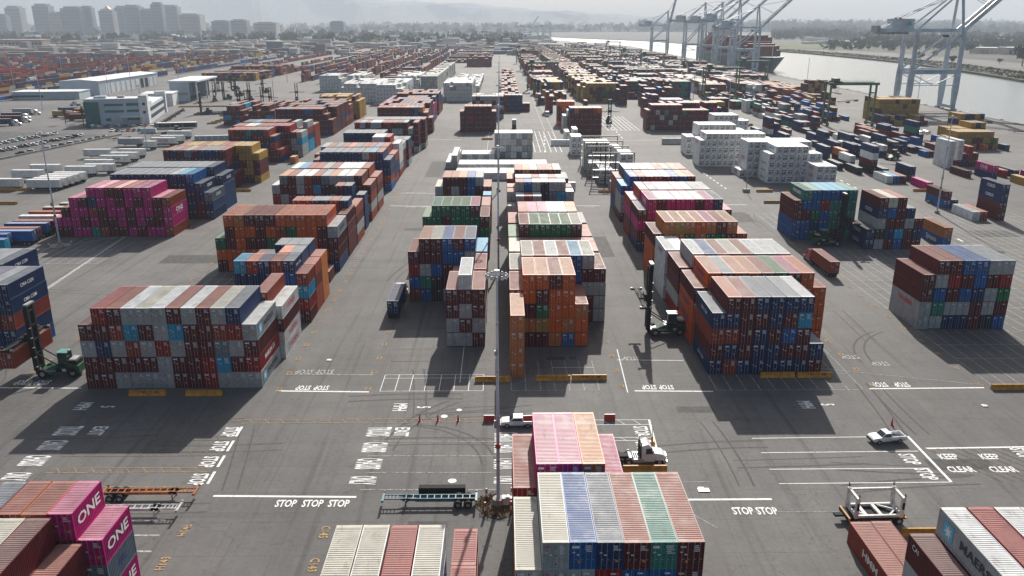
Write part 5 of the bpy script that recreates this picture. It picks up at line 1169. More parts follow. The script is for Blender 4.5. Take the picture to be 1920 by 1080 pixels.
# --- light poles
def pole(H=31, detail=True):
    p_ = empty('light_pole'); b = MB(); b.tube((0, 0, 0), (0, 0, H * .5), .26, crane_w, 10, .2); b.tube((0, 0, H * .5), (0, 0, H), .2, crane_w, 10, .12)
    for z in (6.2, 12.4, 18.6, 24.8): b.tube((0, 0, z), (0, 0, z + .25), .29 - z * .004, steel, 10)
    b.build('mast', p_)
    b = MB(); b.tube((0, 0, .05), (0, 0, .9), .75, concrete, 12); b.build('footing', p_)
    b = MB(); n = 16; r = 1.05
    for i in range(n):
        a0, a1 = 2 * P_ * i / n, 2 * P_ * (i + 1) / n; b.tube((r * math.cos(a0), r * math.sin(a0), H + .1), (r * math.cos(a1), r * math.sin(a1), H + .1), .05, steel, 4)
        if i % 4 == 0: b.tube((0, 0, H), (r * math.cos(a0), r * math.sin(a0), H + .1), .05, steel, 4)
    b.tube((0, 0, H), (0, 0, H + .7), .34, white, 12); b.build('lamp_ring', p_)
    lm = MB(); lm.tube((0, 0, .0), (.0, 0, .25), .18, lampm, 8, .22); lm.tube((0, 0, .25), (0, 0, .42), .2, steel, 8, .1); lm = lm.mesh('lamp')
    for i in range(12): a = 2 * P_ * i / 12; link('lamp', lm, p_, (1.22 * math.cos(a), 1.22 * math.sin(a), H - .2))
    b = MB(); b.box(-.45, -.5, 11.2, .1, -.2, 12.2, steel); b.box(-.35, -.55, 21, .05, -.2, 21.6, steel); b.tube((-.6, -.3, 5.6), (.6, -.3, 5.6), .05, steel, 5); b.build('equipment_box', p_)
    b = MB(); b.tube((0, 0, 8.2), (0, 0, 8.75), .36, redm, 10); b.build('red_band', p_)
    return p_
POLE = pole(); POLE.location = (-.75, 92.2, 0); tag(POLE, 'nearest tall light pole with a ring of lamps beside the cream-roofed container', 'light pole', 'tall light poles')
PP = [(-1.2, 196, 'second light pole on the centre line, by the green stacks'), (-1.6, 300, 'third light pole on the centre line, by the low white row'), (-2, 405, 'fourth light pole on the centre line, behind the tall white stack'), (-2.5, 520, 'fifth light pole on the centre line'), (-3, 640, 'sixth light pole on the centre line'), (-3, 780, 'seventh light pole on the centre line'),
      (-124.9, 224, 'light pole in front of the magenta stack'), (143, 262, 'light pole on the right by the navy block'), (-175, 405, 'light pole beyond the white trailers'), (-138, 505, 'light pole by the far-left stacks'), (-243, 390, 'light pole in the car park'),
      (128, 470, 'light pole behind the reefer blocks'), (135, 590, 'light pole in the mid field on the right'), (280, 560, 'light pole on the quay left of the big crane'), (262, 720, 'light pole on the quay behind the gantry'), (118, 690, 'light pole among the far mustard stacks'), (132, 850, 'light pole far right field'), (150, 1000, 'light pole farther in the right field'), (60, 1000, 'light pole in the far middle field'),
      (-300, 640, 'light pole behind the office'), (-330, 600, 'light pole by the rail yard, leftmost near one'), (-335, 760, 'light pole behind the warehouse'), (-345, 900, 'light pole by the rail yard, mid row'), (-300, 1000, 'light pole by the rail yard, farther'), (-440, 760, 'light pole inside the rail yard left'), (-440, 900, 'light pole inside the rail yard'), (-440, 1080, 'light pole inside the rail yard, farther'), (-520, 820, 'light pole at the far-left depot'), (-520, 1000, 'light pole at the far-left depot, second'), (-500, 1250, 'light pole at the far-left depot, third'), (-380, 1300, 'light pole by the distant tracks'), (-260, 1150, 'light pole by the distant red stacks'), (-230, 900, 'light pole behind the white reefer stacks'), (-160, 880, 'light pole at the grey box rows')]
for x, y, lab in PP: copy_tree(POLE, (x, y, 0), label=lab, skip=() if y < 320 else ('equipment_box', 'red_band', 'footing') + (('lamp',) if y > 600 else ()))
# bollards and weeds round the near pole
bo = MB(); bo.tube((0, 0, 0), (0, 0, .6), .16, orangem, 10); bo.tube((0, 0, .6), (0, 0, 1.15), .16, white, 10); bo.tube((0, 0, 1.15), (0, 0, 1.75), .16, orangem, 10, .14); bo = bo.mesh('bollard')
for (bx, by), lab in zip(((-2.3, 93.1), (1.0, 93.3), (-2.4, 89.9), (.9, 90.1)), ('rear left', 'rear right', 'front left', 'front right')): tag(link('bollard', bo, None, (bx, by, 0)), f'orange and white bollard, {lab} one round the nearest light pole', 'bollard', 'bollards round the nearest pole')
for k, (bx, by) in enumerate(((-122.9, 222), (-121.9, 224.6), (-124.4, 221.6), (-126.9, 222))): tag(link('bollard', bo, None, (bx, by, 0)), f"bollard, {['second', 'rightmost', 'third', 'leftmost'][k]} one round the pole in front of the magenta stack", 'bollard', 'bollards round the left pole')
isl = MB(); pts = [( -.7 + (3.0 + .35 * math.sin(3 * t)) * math.cos(t), 91.6 + (2.6 + .3 * math.cos(4 * t)) * math.sin(t)) for t in [2 * P_ * i / 20 for i in range(20)]]
isl.prism(pts, -.2, .07, mat('dirt', (.10, .075, .05), .95, vary=.5, scale=2)); tag(isl.build('dirt_patch_ground'), kind='structure')
isl = MB(); isl.prism([(-124.6 + 2.9 * math.cos(t), 223.4 + 2.6 * math.sin(t)) for t in [2 * P_ * i / 16 for i in range(16)]], -.2, .14, concrete); tag(isl.build('concrete_kerb'), kind='structure')
wd_ = MB(); wmats = [mat('weed leaves', (.07, .075, .02), .9, vary=.4, scale=3), mat('dry weeds', (.20, .11, .04), .9, vary=.4, scale=3)]
for i in range(1500):
    t = R.uniform(0, 2 * P_); rr = 2.9 * math.sqrt(R.uniform(.25, 1)); x, y = -.7 + rr * math.cos(t), 91.7 + rr * .85 * math.sin(t)
    if math.sin(3 * t + 1) < -.55: continue
    z = R.uniform(0, .7); a = R.uniform(0, 6.3); l = R.uniform(.08, .26)
    wd_.add([(x, y, z), (x + l * math.cos(a), y + l * math.sin(a), z + R.uniform(-.05, .2)), (x + l * .5 * math.cos(a + 1.2), y + l * .5 * math.sin(a + 1.2), z + .16)], [(0, 1, 2)], wmats[R.random() < .55])
tag(wd_.build('weeds'), 'brown and green weeds round the foot of the nearest light pole', 'weeds', kind='stuff')
b = MB(); b.box(-.7, -.4, 0, .7, .4, 1.0, white).box(-.75, -.45, 1.0, .75, .45, 1.1, steel); b.prism([(-.5, 1.1), (.5, 1.1), (0, 1.25)], -.3, .3, white, 'y'); X_, Y_ = at(952, 945); tag(b.build('electrical_cabinet', None, (X_, Y_, 0)), 'small white electrical cabinet beside the nearest light pole', 'cabinet')
# sign post with yellow base right of the pink-roofed stack
b = empty('marker_post', (*at(1222, 835), 0)); m_ = MB(); m_.tube((0, 0, 0), (0, 0, 3.2), .05, black, 6); m_.build('post', b); m_ = MB(); m_.tube((0, 0, .3), (0, 0, 1.5), .17, yellow, 8); m_.build('sleeve', b); m_ = MB(); m_.tube((0, -.0, 0), (0, 0, .75), .5, yellow, 10, .4); m_.build('base', b); tag(b, 'thin marker post with yellow base behind the white tractor truck', 'post')
b = empty('marker_post', (*at(1451 - 0, 357), 0)); m_ = MB(); m_.tube((0, 0, 0), (0, 0, 9), .12, steel, 6); m_.build('post', b); m_ = MB(); m_.box(-1.2, -.8, 0, 1.2, .8, 1.2, concrete); m_.build('base', b); b.location = (*at(1399, 360), 0); tag(b, 'short mast on a block in front of the first reefer block', 'post')
# litter
lt = MB(); lt.box(0, 0, .02, .5, .35, .12, white).box(.05, .35, .02, .3, .5, .06, white); lt = lt.mesh('paper_litter')
for (x, y), lab in (((1843, 763), 'white scrap lying on the right apron'), ((1310, 923), 'white sheet on the asphalt above the stop line'), ((612, 677), 'scrap on the aisle beside the wide stack')): o = link('litter', lt, None, (*at(x, y), 0)); o.scale = (1.8, 1.8, 1) if x != 1310 else (3, 2.4, 1); tag(o, lab, 'litter')

# --- white stacking frame on its bomb cart (bottom right)
fr = empty('stacking_frame', (43.3, 86.6, 1.25), .03); L_, W_ = 6.1, 2.9
fm = mat('worn white frame paint', (.62, .62, .60), .5, vary=.35, scale=1.5)
for nm, y in (('front_rail', 0), ('rear_rail', W_ - .3)): b = MB(); b.box(.3, y, 0, L_ - .3, y + .3, .32, fm); b.build(nm, fr)
for x in (0, L_ - .4):
    b = MB(); b.box(x, 0, -.1, x + .4, .4, 2.7, fm); b.box(x, W_ - .4, -.1, x + .4, W_, 2.7, fm); b.box(x + .05, .4, 2.35, x + .35, W_ - .4, 2.65, fm); b.box(x + .05, .4, .0, x + .35, W_ - .4, .3, fm); b.bar((x + .2, .4, 1.2), (x + .2, 1.2, .3), .15, .15, fm); b.bar((x + .2, W_ - .4, 1.2), (x + .2, W_ - 1.2, .3), .15, .15, fm)
    for y in (-.12, W_ - .1): b.box(x + .08, y, 1.1, x + .3, y + .22, 2.0, dark); b.tube((x + .2, y + .1, 2.7), (x + .2, y + .1, 3.3), .06, dark, 5); b.tube((x + .35, y + .1, 2.7), (x + .35, y + .1, 3.15), .04, orangem, 5)
    b.build('end_frame', fr)
b = MB(); b.box(.4, W_ - .34, 2.3, L_ - .4, W_ - .06, 2.58, fm); b.build('top_beam', fr)
for x in (1.5, 3.4): b = MB(); b.bar((x, .3, .16), (x - .1, W_ - .3, .16), .45, .28, fm); b.build('cross_beam', fr)
b = MB(); b.bar((4.5, .3, .16), (5.7, W_ / 2, .16), .2, .2, fm); b.bar((3.8, W_ - .3, .16), (5.7, W_ / 2, .16), .2, .2, fm); b.bar((.4, W_ / 2, .16), (1.6, .3, .16), .2, .2, fm); b.build('diagonal_braces', fr)
tag(fr, 'worn white steel stacking frame standing on a low black cart', 'steel frame')
ca = empty('yard_cart', (42.3, 86.6, 0), .03); b = MB(); b.box(.2, .3, .75, 7.6, 2.7, 1.15, black); b.box(-.9, 1.2, .7, .2, 1.9, .95, black); b.box(.3, .0, .9, .5, 2.9, 1.2, yellow); b.box(7.4, 0, .9, 7.6, 2.9, 1.15, yellow); b.build('deck', ca)
for x in (1.6, 5.6, 6.8):
    for y in (.3, .75, 2.2, 2.6): link('wheel', WH[.52], ca, (x, y, .52), P_ / 2)
tag(ca, 'low black yard cart under the white stacking frame', 'cart')

# --- steel rack frames with plug-in platforms (centre right)
for i, (Y_, lab) in enumerate(((312.4, 'nearest'), (329.2, 'second'), (344.2, 'third'), (360.5, 'farthest'))):
    rk = empty('reefer_rack', (34.2, Y_, 0)); tan_ = mat('tan steel', (.42, .36, .25), .6, vary=.3)
    for x in (0, 16): b = MB(); b.box(x, 0, 0, x + .4, .4, 12.2, tan_); b.build('post', rk)
    b = MB(); b.box(0, -.0, 12.2, 16.4, .42, 12.65, tan_); b.build('top_beam', rk)
    for k in range(3):
        b = MB(); z = 2.9 + 2.9 * k; b.box(.4, -.5, z, 16, .9, z + .12, steel); b.box(.4, -.52, z + 1.0, 16, -.46, z + 1.06, steel); b.box(.4, -.52, z + .5, 16, -.46, z + .55, steel)
        for x in range(1, 16, 2): b.box(x, -.52, z + .1, x + .06, -.46, z + 1.0, steel)
        b.build('walkway', rk)
    b = MB()
    for k in range(4): z = 2.9 * k; b.bar((5.5, -.8, z), (8.5, -.8, z + 2.9), .7, .12, steel) if k % 2 == 0 else b.bar((8.5, -.8, z), (5.5, -.8, z + 2.9), .7, .12, steel)
    b.box(4.9, -1.0, 0, 5.3, -.8, 12.2, black); b.box(8.8, -1.0, 0, 9.2, -.8, 12.2, black); b.build('stairway', rk)
    tag(rk, f'{lab} tan steel reefer rack with three walkways beside the right block', 'steel rack', 'reefer racks')

# --- rubber tyred gantry cranes; local x spans the lanes, legs at x=0 and x=span
def rtg(span=27.5, H=24.5, lift=19):
    g_ = empty('gantry_crane'); 
    for x in (0, span):
        for y in (0, 8.0): b = MB(); b.box(x - .45, y - .55, 1.4, x + .45, y + .55, H, rtgm); b.build('leg', g_)
        b = MB(); b.box(x - .5, -2.2, 1.1, x + .5, 10.2, 2.1, rtgm); b.box(x - .4, .5, H - 5.4, x + .4, 7.5, H - 4.6, rtgm); b.build('sill_beam', g_)
        for y in (-1.6, .2, 7.8, 9.6): o = link('wheel', WH[.85], g_, (x, y, .85))
    for y in (0, 8.0): b = MB(); b.box(-1.6, y - .5, H - .3, span + 1.6, y + .5, H + 1.3, rtgm); b.tube((-1.5, y, H + 2.2), (span + 1.5, y, H + 2.2), .05, steel, 4); b.build('girder', g_)
    tr = MB(); tr.box(1.5, -.8, H + 1.3, 6.5, 8.8, H + 1.9, black); tr.box(2.0, 1.5, H + 1.9, 5.6, 6.5, H + 3.6, rtgm); tr.build('trolley', g_)
    b = MB(); b.box(2.4, 3.0, H - 2.6, 4.4, 5.0, H - .6, rtgm); cb = b.build('cab', g_); b = MB(); b.box(2.35, 2.95, H - 2.2, 4.45, 5.05, H - 1.2, glass); b.build('cab_window', cb)
    b = MB(); b.box(4.7, -2.1, lift, 6.1, 10.1, lift + .4, black)
    b.build('spreader', g_)
    b = MB()
    for x in (5.0, 5.8):
        for y in (2.2, 5.8): b.tube((x, y, lift + .4), (x, y, H + 1.4), .05, black, 4)
    b.build('hoist_ropes', g_)
    b = MB(); b.box(-.9, 2.5, 2.1, .9, 6, 4.2, black); b.build('generator', g_)
    return g_
RTGC = rtg(); RTGC.location = (198, 503, 0); tag(RTGC, 'green gantry crane nearest the camera, left of the mustard quay stacks', 'gantry crane', 'green rubber-tyred gantry cranes')
for x, y, lab, col in ((165.5, 684, 'green gantry crane in the middle right field', 0), (229, 812, 'green gantry crane behind the middle one, nearer the water', 0), (23.5, 782, 'dark green gantry crane over the mustard row in the middle', 0), (22, 1330, 'farthest dark gantry crane over the middle strip', 0), (24, 1130, 'dark gantry crane between the two others of the middle strip', 0), (166, 1010, 'gantry crane before the channel, rightmost of the far three', 0), (166, 1180, 'gantry crane before the channel, middle of the far three', 0), (208, 1700, 'gantry crane before the channel, leftmost of the far three', 0)):
    copy_tree(RTGC, (x, y, 0), label=lab)

# --- ship-to-shore cranes; local x: landside leg 0 -> waterside leg G; machinery house on the landward side
def sts(beam=54, G=30.5, Wd=17, boom=48, blen=55, apex=28):
    s_ = empty('ship_to_shore_crane'); m = crane_w
    for x in (0, G):
        for y in (0, Wd):
            b = MB(); wl = 3.4; z1 = 14
            sgn = 1 if x == 0 else -1
            b.prism([(x - 1.2, 1.5), (x + 1.2, 1.5), (x + 2.0, z1), (x + 1.9, 26), (x + 1.25, 32), (x + 1.1, beam), (x - 1.1, beam), (x - 1.25, 32), (x - 1.9, 26), (x - 2.0, z1)], y - 1.1, y + 1.1, m, 'y'); b.build('leg', s_)
    for x in (0, G): b = MB(); b.box(x - .9, -2, 1.5, x + .9, Wd + 2, 3.4, m); b.box(x - .7, .8, 25, x + .7, Wd - .8, 27, m); b.box(x - .7, .8, beam - 6, x + .7, Wd - .8, beam - 4.2, m); b.build('sill_beam', s_)
    for x in (0, G):
        for y in (-2, Wd + 2): b = MB(); b.box(x - 1, y - 2.6, .2, x + 1, y + 2.6, 1.5, steel); [b.tube((x - .5, y - 2 + k * 1.3, .45), (x + .5, y - 2 + k * 1.3, .45), .42, dark, 10) for k in range(4)]; b.build('bogie', s_)
    for y in (0, Wd):
        b = MB(); b.box(.8, y - .75, 25.2, G - .8, y + .75, 28.6, m); pb = b.build('portal_beam', s_)
        b = MB(); b.tube((.8, y, 28.5), (G - 1, y, beam - 1.5), .8, m, 8); b.build('main_diagonal', s_)
        b = MB(); b.tube((1.5, y, 17.5), (G - 1.5, y, 17.5), .3, m, 6); b.tube((1.2, y, 24.8), (G / 2, y, 17.6), .28, m, 6); b.tube((G - 1.2, y, 24.8), (G / 2, y, 17.6), .28, m, 6); b.build('lower_bracing', s_)
    t_ = bpy.data.objects.new('lettering', text_mesh('TERMINALS', 2.3, LETC['s'], sx=1.35, bold=.06)); C.objects.link(t_); t_.parent = s_; t_.location = (15.5, -.78, 26.8); t_.rotation_euler = (P_ / 2, 0, 0)
    for y in (Wd / 2 - 4, Wd / 2 + 4):
        b = MB(); b.box(-26, y - .6, beam - .2, G + 2, y + .6, beam + 2.2, m); b.build('girder', s_)
    b = MB(); b.box(-27, Wd / 2 - 5, beam - .5, -24.8, Wd / 2 + 5, beam + 4.2, steel)
    for i in range(7): b.box(-24 + i * 3.2, Wd / 2 - 5, beam - 1.6, -23.4 + i * 3.2, Wd / 2 + 5, beam - .3, steel)
    for x in (-20, -12, -4, 8, 18): b.box(x, Wd / 2 - 4, beam + .2, x + .5, Wd / 2 + 4, beam + .8, m)
    b.build('backreach_platform', s_)
    b = MB(); b.box(-16.5, Wd / 2 - 4.6, beam + 2.2, -.8, Wd / 2 + 4.6, beam + 8.8, m); b.box(-14, Wd / 2 - 3, beam + 8.8, -12.6, Wd / 2 - 1.5, beam + 9.6, dark); b.box(-11, Wd / 2 - 3, beam + 8.8, -9.6, Wd / 2 - 1.5, beam + 9.6, dark); hs_ = b.build('machinery_house', s_)
    b = MB(); b.prism([(-6.4, beam + 4.4), (-2.4, beam + 4.4), (-3.6, beam + 7.4), (-5, beam + 7.4)], Wd / 2 - 4.64, Wd / 2 - 4.6, LETC['s'], 'y'); b.build('emblem', hs_)
    ax = G - 2; az = beam + apex
    for y in (1.5, Wd - 1.5): b = MB(); b.tube((G, y, beam), (ax, Wd / 2 + (y - Wd / 2) * .35, az), 1.0, m, 8); b.build('mast_leg', s_); b = MB(); b.tube((ax, Wd / 2 + (y - Wd / 2) * .35, az), (1, y, beam + 2), .7, m, 8); b.build('back_strut', s_)
    b = MB(); b.box(ax - 1, Wd / 2 - 3.6, az - .6, ax + 1.2, Wd / 2 + 3.6, az + 1.4, m); b.build('mast_head', s_)
    b = MB()
    for y in (Wd / 2 - 3, Wd / 2 + 3): b.tube((ax, y, az), (-23, y, beam + 2.4), .34, m, 5); b.tube((ax - .5, y, az - 3), (-14, y, beam + 9.0), .26, m, 5)
    b.build('backstay', s_)
    a = rad(boom); dx, dz = math.cos(a), math.sin(a); bp = empty('boom'); bp.parent = s_; bp.location = (G + 2, 0, beam + 1)
    for y in (Wd / 2 - 4, Wd / 2 + 4): b = MB(); b.bar((0, y, 0), (blen * dx, y, blen * dz), 1.5, 2.8, m); b.build('boom_girder', bp)
    b = MB()
    for i in range(1, 12): q = blen * i / 12; b.tube((q * dx, Wd / 2 - 4, q * dz), (q * dx, Wd / 2 + 4, q * dz), .3, m, 5)
    b.bar((3 * dx - 1.4 * dz, Wd / 2, 3 * dz + 1.4 * dx), (blen * .8 * dx - 1.4 * dz, Wd / 2, blen * .8 * dz + 1.4 * dx), 3.2, .25, dark); b.build('boom_walkway', bp)
    b = MB(); 
    for y in (Wd / 2 - 3, Wd / 2 + 3):
        for f in (.45, .9): b.tube((ax - G - 2, y, az - beam - 1), (blen * f * dx, y, blen * f * dz), .2, m, 5)
    b.build('forestay', bp)
    b = MB(); b.box(G - 9, Wd / 2 - 1.5, beam - 4.2, G - 6.5, Wd / 2 + 1.5, beam - 1.2, m); cb = b.build('operator_cab', s_); b = MB(); b.box(G - 9.1, Wd / 2 - 1.55, beam - 3.6, G - 6.4, Wd / 2 + 1.55, beam - 2.2, glass); b.build('cab_window', cb)
    b = MB(); [b.box(.95, Wd + .2, 3 + i * 3.6, 2.6, Wd + 1.9, 3.3 + i * 3.6, steel) for i in range(13)]; b.tube((2.6, Wd + 1.9, 2), (2.6, Wd + 1.9, 50), .08, steel, 4); b.build('stair_tower', s_)
    return s_
S1 = sts(54, 33.0, 18.5, 43, 55); S1.location = (291.5, 597, 0); tag(S1, 'big pale ship-to-shore crane on the right with raised boom and lettered beam', 'harbour crane', 'ship-to-shore cranes')
for (bm_, G_, bo_, bl_, loc, sc_, lab) in ((62, 33, 42, 57, (306, 1310, 0), 1, 'middle pale crane of the group by the ship, between its neighbours'), (54, 33, 43, 55, (302, 1108, 0), 1, 'nearest pale crane of the group by the ship'), (64, 33, 40, 58, (304, 1205, 0), 1, 'second pale crane of the group by the ship'), (64, 33, 38, 58, (306, 1420, 0), 1, 'third pale crane of the group by the ship'), (56, 33, 78, 55, (308, 1750, 0), 1, 'farthest pale crane of the group, boom upright')):
    c_ = sts(bm_, G_, 18.5, bo_, bl_); c_.location = loc; tag(c_, lab, 'harbour crane', 'ship-to-shore cranes')
Sd = sts(48, 30, 18, 2, 45, 18); Sd.location = (170, 3500, 0); Sd.rotation_euler = (0, 0, .3); tag(Sd, 'distant hazy crane with level boom beyond the gantries, rightmost', 'harbour crane', 'distant cranes')
copy_tree(Sd, (120, 3580, 0), .1, label='distant hazy crane with level boom, middle one'); Su = sts(48, 30, 18, 55, 50, 18); Su.location = (85, 3450, 0); tag(Su, 'distant hazy crane with raised boom left of the level ones', 'harbour crane', 'distant cranes')
copy_tree(Sd, (-400, 3800, 0), P_ + .2, label='lone hazy crane far behind the yard, left of centre')
lc = empty('lattice_crane', (-55, 2600, 0)); dk = mat('dark lattice steel', (.06, .07, .08), .6, vary=0)
b = MB()
for x in (-18, 18):
    for y in (0, 14): b.bar((x, y, 0), (x * .25, y * .5 + 3, 38), 1.6, 1.6, dk)
b.bar((-45, 7, 20), (48, 7, 20), 3, 2.4, dk); b.bar((-10, 7, 38), (10, 7, 38), 3, 2, dk); b.build('tower', lc); b = MB(); b.bar((-40, 7, 21), (-4, 7, 38), .6, .6, dk); b.bar((42, 7, 21), (4, 7, 38), .6, .6, dk); b.build('stay', lc); tag(lc, 'dark lattice gantry far behind the centre of the yard', 'harbour crane')

# --- container ship
sh = empty('container_ship', (0, 0, 0)); hullm = mat('dark hull green', (.05, .11, .11), .5, vary=.2, scale=.05)
x0, x1, yb, ye = 338, 386, 1128, 1470; xm = (x0 + x1) / 2
b = MB(); ring0 = [(xm, yb + 14), (xm + 12, yb + 34), (x1 - 2, yb + 75), (x1 - 1, ye - 20), (x1 - 6, ye), (x0 + 6, ye), (x0 + 1, ye - 20), (x0 + 2, yb + 75), (xm - 12, yb + 34)]
ring1 = [(xm, yb - 6), (xm + 19, yb + 12), (x1, yb + 45), (x1, ye - 20), (x1 - 2, ye + 4), (x0 + 2, ye + 4), (x0, ye - 20), (x0, yb + 45), (xm - 19, yb + 12)]
n = 9; b.add([(x, y, -3.5) for x, y in ring0] + [(x, y, 17) for x, y in ring1], [(i, (i + 1) % n, (i + 1) % n + n, i + n) for i in range(n)] + [tuple(range(n, 2 * n))], hullm); b.build('hull', sh)
b = MB(); b.box(x0 + 5, ye - 95, 17, x1 - 5, ye - 80, 52, white); b.box(x0 - 1, ye - 97, 48, x1 + 1, ye - 88, 52, white); b.tube((xm, ye - 88, 52), (xm, ye - 88, 62), .6, white, 6); b.build('superstructure', sh)
ck_ = mat('deck cargo red', (.20, .03, .035), .6, vary=.5, scale=.12); ck2 = mat('deck cargo rust', (.22, .07, .05), .6, vary=.5, scale=.12)
for i in range(17):
    y = yb + 34 + i * 17.5
    if ye - 105 < y < ye - 72: continue
    h_ = 17 + 2.7 * (5 + R.randint(0, 4)) if i > 1 else 17 + 2.7 * (3 + 2 * i); xs = 20 if i < 1 else 23.5
    b = MB(); m_ = ck_ if i % 3 else ck2; b.box(xm - xs, y, 17, xm + xs, y + 12.5, h_, m_)
    for k in range(int(2 * xs / 2.5)): b.box(xm - xs + k * 2.5 + 2.42, y - .02, 17, xm - xs + k * 2.5 + 2.5, y + 0, h_ - .1, dark)
    b.box(xm - xs + 4, y + .5, h_, xm + xs - 6, y + 12, h_ + 2.7 * R.randint(0, 2) + .1, m_); b.build('cargo_stack', sh)
b = MB(); b.tube((xm, yb + 6, 17), (xm, yb + 6, 32), .5, white, 6); b.build('foremast', sh)
tag(sh, 'green-hulled container ship with high maroon deck cargo moored behind the cranes', 'ship')
# quay-side trailers lying around
for x, y, a, lab in ((245, 640, .1, 'empty black chassis on the quay, nearest the gantry'), (262, 655, .0, 'empty black chassis on the quay, second'), (275, 668, .2, 'empty black chassis on the quay, third'), (290, 470, -.5, 'empty black chassis alone near the quay edge on the right'), (298, 430, -.55, 'empty black chassis farthest right on the quay'), (296, 520, -.4, 'empty black chassis behind the quay stack'), (305, 560, 0, 'empty black chassis under the big crane'), (162, 236, -.3, 'blue empty chassis at the right edge'), (-210, 440, .9, 'empty chassis beside the handler park'), (-198, 460, .9, 'empty chassis in the parked line by the office')):
    copy_tree(CHd, (x, y, 0), a, label=lab, group='empty chassis lying about the yard')
for j, (xa, ya, xb, yb, n, rz, ds) in enumerate(((292, 238, 343, 206, 13, -1.2, 'diagonal row beside the office'), (374, 213, 436, 211, 12, -1.45, 'level row before the parked handlers'))):
    for i in range(n):
        f = i / (n - 1); X_, Y_ = at(xa + (xb - xa) * f, ya + (yb - ya) * f)
        copy_tree(CHd, (X_, Y_, 0), rz, label=f"dark empty chassis, {['first', 'second', 'third', 'fourth', 'fifth', 'sixth', 'seventh', 'eighth', 'ninth', 'tenth', 'eleventh', 'twelfth', 'thirteenth'][i]} from left in the {ds}", group='chassis parked in tight rows', skip=('wheel',) if i % 2 else ())
# gas tank containers
for k, (x, y) in enumerate(((218, 436), (222, 436), (226, 437), (218, 444))):
    tk = empty('tank_container', (x, y, 2.7 if k < 3 else 0)); b = MB(); b.tube((1.2, .3, 1.3), (1.2, 5.8, 1.3), 1.12, white, 14); b.build('tank', tk); b = MB()
    for px_ in (0, 2.3):
        for py_ in (0, 5.95): b.box(px_, py_, 0, px_ + .12, py_ + .12, 2.6, steel)
    for py_ in (0, 5.95): b.box(0, py_, 2.5, 2.4, py_ + .12, 2.6, steel)
    b.build('frame', tk); tag(tk, f"white tank container {['left of the group behind the navy box', 'in the middle of the group behind the navy box', 'right of the group behind the navy box', 'behind the others'][k]}", 'tank container', 'white tank containers')
# dark loader beside the white block, small forklift bits
ld = copy_tree(H2, (178, 372, 0), 2.2, label='dark wheeled loader with lowered boom between navy boxes on the right', skip=('mast', 'hose_guides', 'tilt_cylinder', 'fleet_number')); ld['group'] = 'container handlers at work in the yard'
yl = copy_tree(H2, (-186, 470, 0), 1.0, label='small yellow-lit machine beside the far-left light pole', skip=('mast', 'hose_guides', 'tilt_cylinder', 'spreader', 'fleet_number'))

# ------------------------------------------------------------------ buildings, cars, trees, city
tealglass = mat('teal curtain glass', (.02, .14, .14), .12, vary=.2, scale=.5); bluewall = mat('pale blue wall panels', (.42, .50, .57), .6, vary=.12, scale=.15); roofm_ = mat('white roof membrane', (.66, .68, .69), .6, vary=.2, scale=.1)
def axis_empty(name, p0, rz): return empty(name, (p0[0], p0[1], 0), rz)
# office block with teal glass corner
of = axis_empty('office_building', (-255, 510), .25)
b = MB(); b.box(0, 0, 0, 31, 17, 15.5, bluewall); b.build('main_block', of); b = MB(); b.box(31.0, -1, 0, 36, 6, 17.5, white); [b.box(33, -1.06, z, 34.6, -1.0, z + 1.6, glass) for z in (6.5, 11.5)]; b.build('stair_tower', of)
b = MB(); b.box(-.4, -.4, 0, 8, -.0, 14, tealglass); b.box(-.4, 0, 0, -.02, 16, 14, tealglass); b.build('glass_corner', of)
for z in (3.4, 8.1, 12.0):
    b = MB(); b.box(11, -.06, z - 1.1 if z < 4 else z - .7, 22 if z > 4 else 14, -.0, z + .7, tealglass); b.build('window', of); b = MB(); b.box(23.5, -.06, z - .7, 30.5, 0, z + .9, tealglass); b.build('window', of)
b = MB(); b.box(20, -4.5, 4.6, 32, 0, 5.1, roofm_); b.box(20.3, -4.3, 0, 20.6, -4.0, 4.6, white); b.box(31.4, -4.3, 0, 31.7, -4, 4.6, white); b.build('entrance_canopy', of)
b = MB(); b.box(25, 17, 0, 36, 72, 11, bluewall); b.box(31, 6.01, 0, 36, 17, 13, bluewall); b.box(30, 72, 0, 37, 77, 14.5, white); b.build('side_wing', of)
for z in (2.5, 7.0): b = MB(); b.box(36.0, 8, z, 36.1, 70, z + 2.2, dark); b.build('window_band', of)
b = MB(); b.box(.3, .3, 15.5, 30.7, 16.7, 15.7, roofm_); b.box(5, 4, 15.7, 12, 9, 17, bluewall); b.box(18, 6, 15.7, 22, 10, 16.8, steel); b.box(25.4, 17.4, 11, 35.6, 71.6, 11.2, roofm_); b.box(27, 30, 11.2, 30, 36, 12.6, steel); b.build('roof', of)
tag(of, 'pale blue three-storey office building with teal glass corner beside the car park', 'building')
wh = axis_empty('warehouse', (-392, 735), .0)
b = MB(); b.box(6, 0, 0, 40, 128, 12, bluewall); b.build('walls', wh); b = MB(); b.add([(5.4, -.6, 12), (23, -.6, 13.4), (23, 128.6, 13.4), (5.4, 128.6, 12), (40.6, -.6, 12), (40.6, 128.6, 12)], [(0, 1, 2, 3), (1, 4, 5, 2), (0, 4, 1), (3, 2, 5)], roofm_); b.build('roof', wh)
for i in range(11): b = MB(); b.box(40, 12 + i * 10.5, .2, 40.15, 18.5 + i * 10.5, 9, dark if i in (7, 8) else white); b.build('roller_door', wh)
tag(wh, 'long pale blue warehouse with a row of roller doors behind the office', 'building')
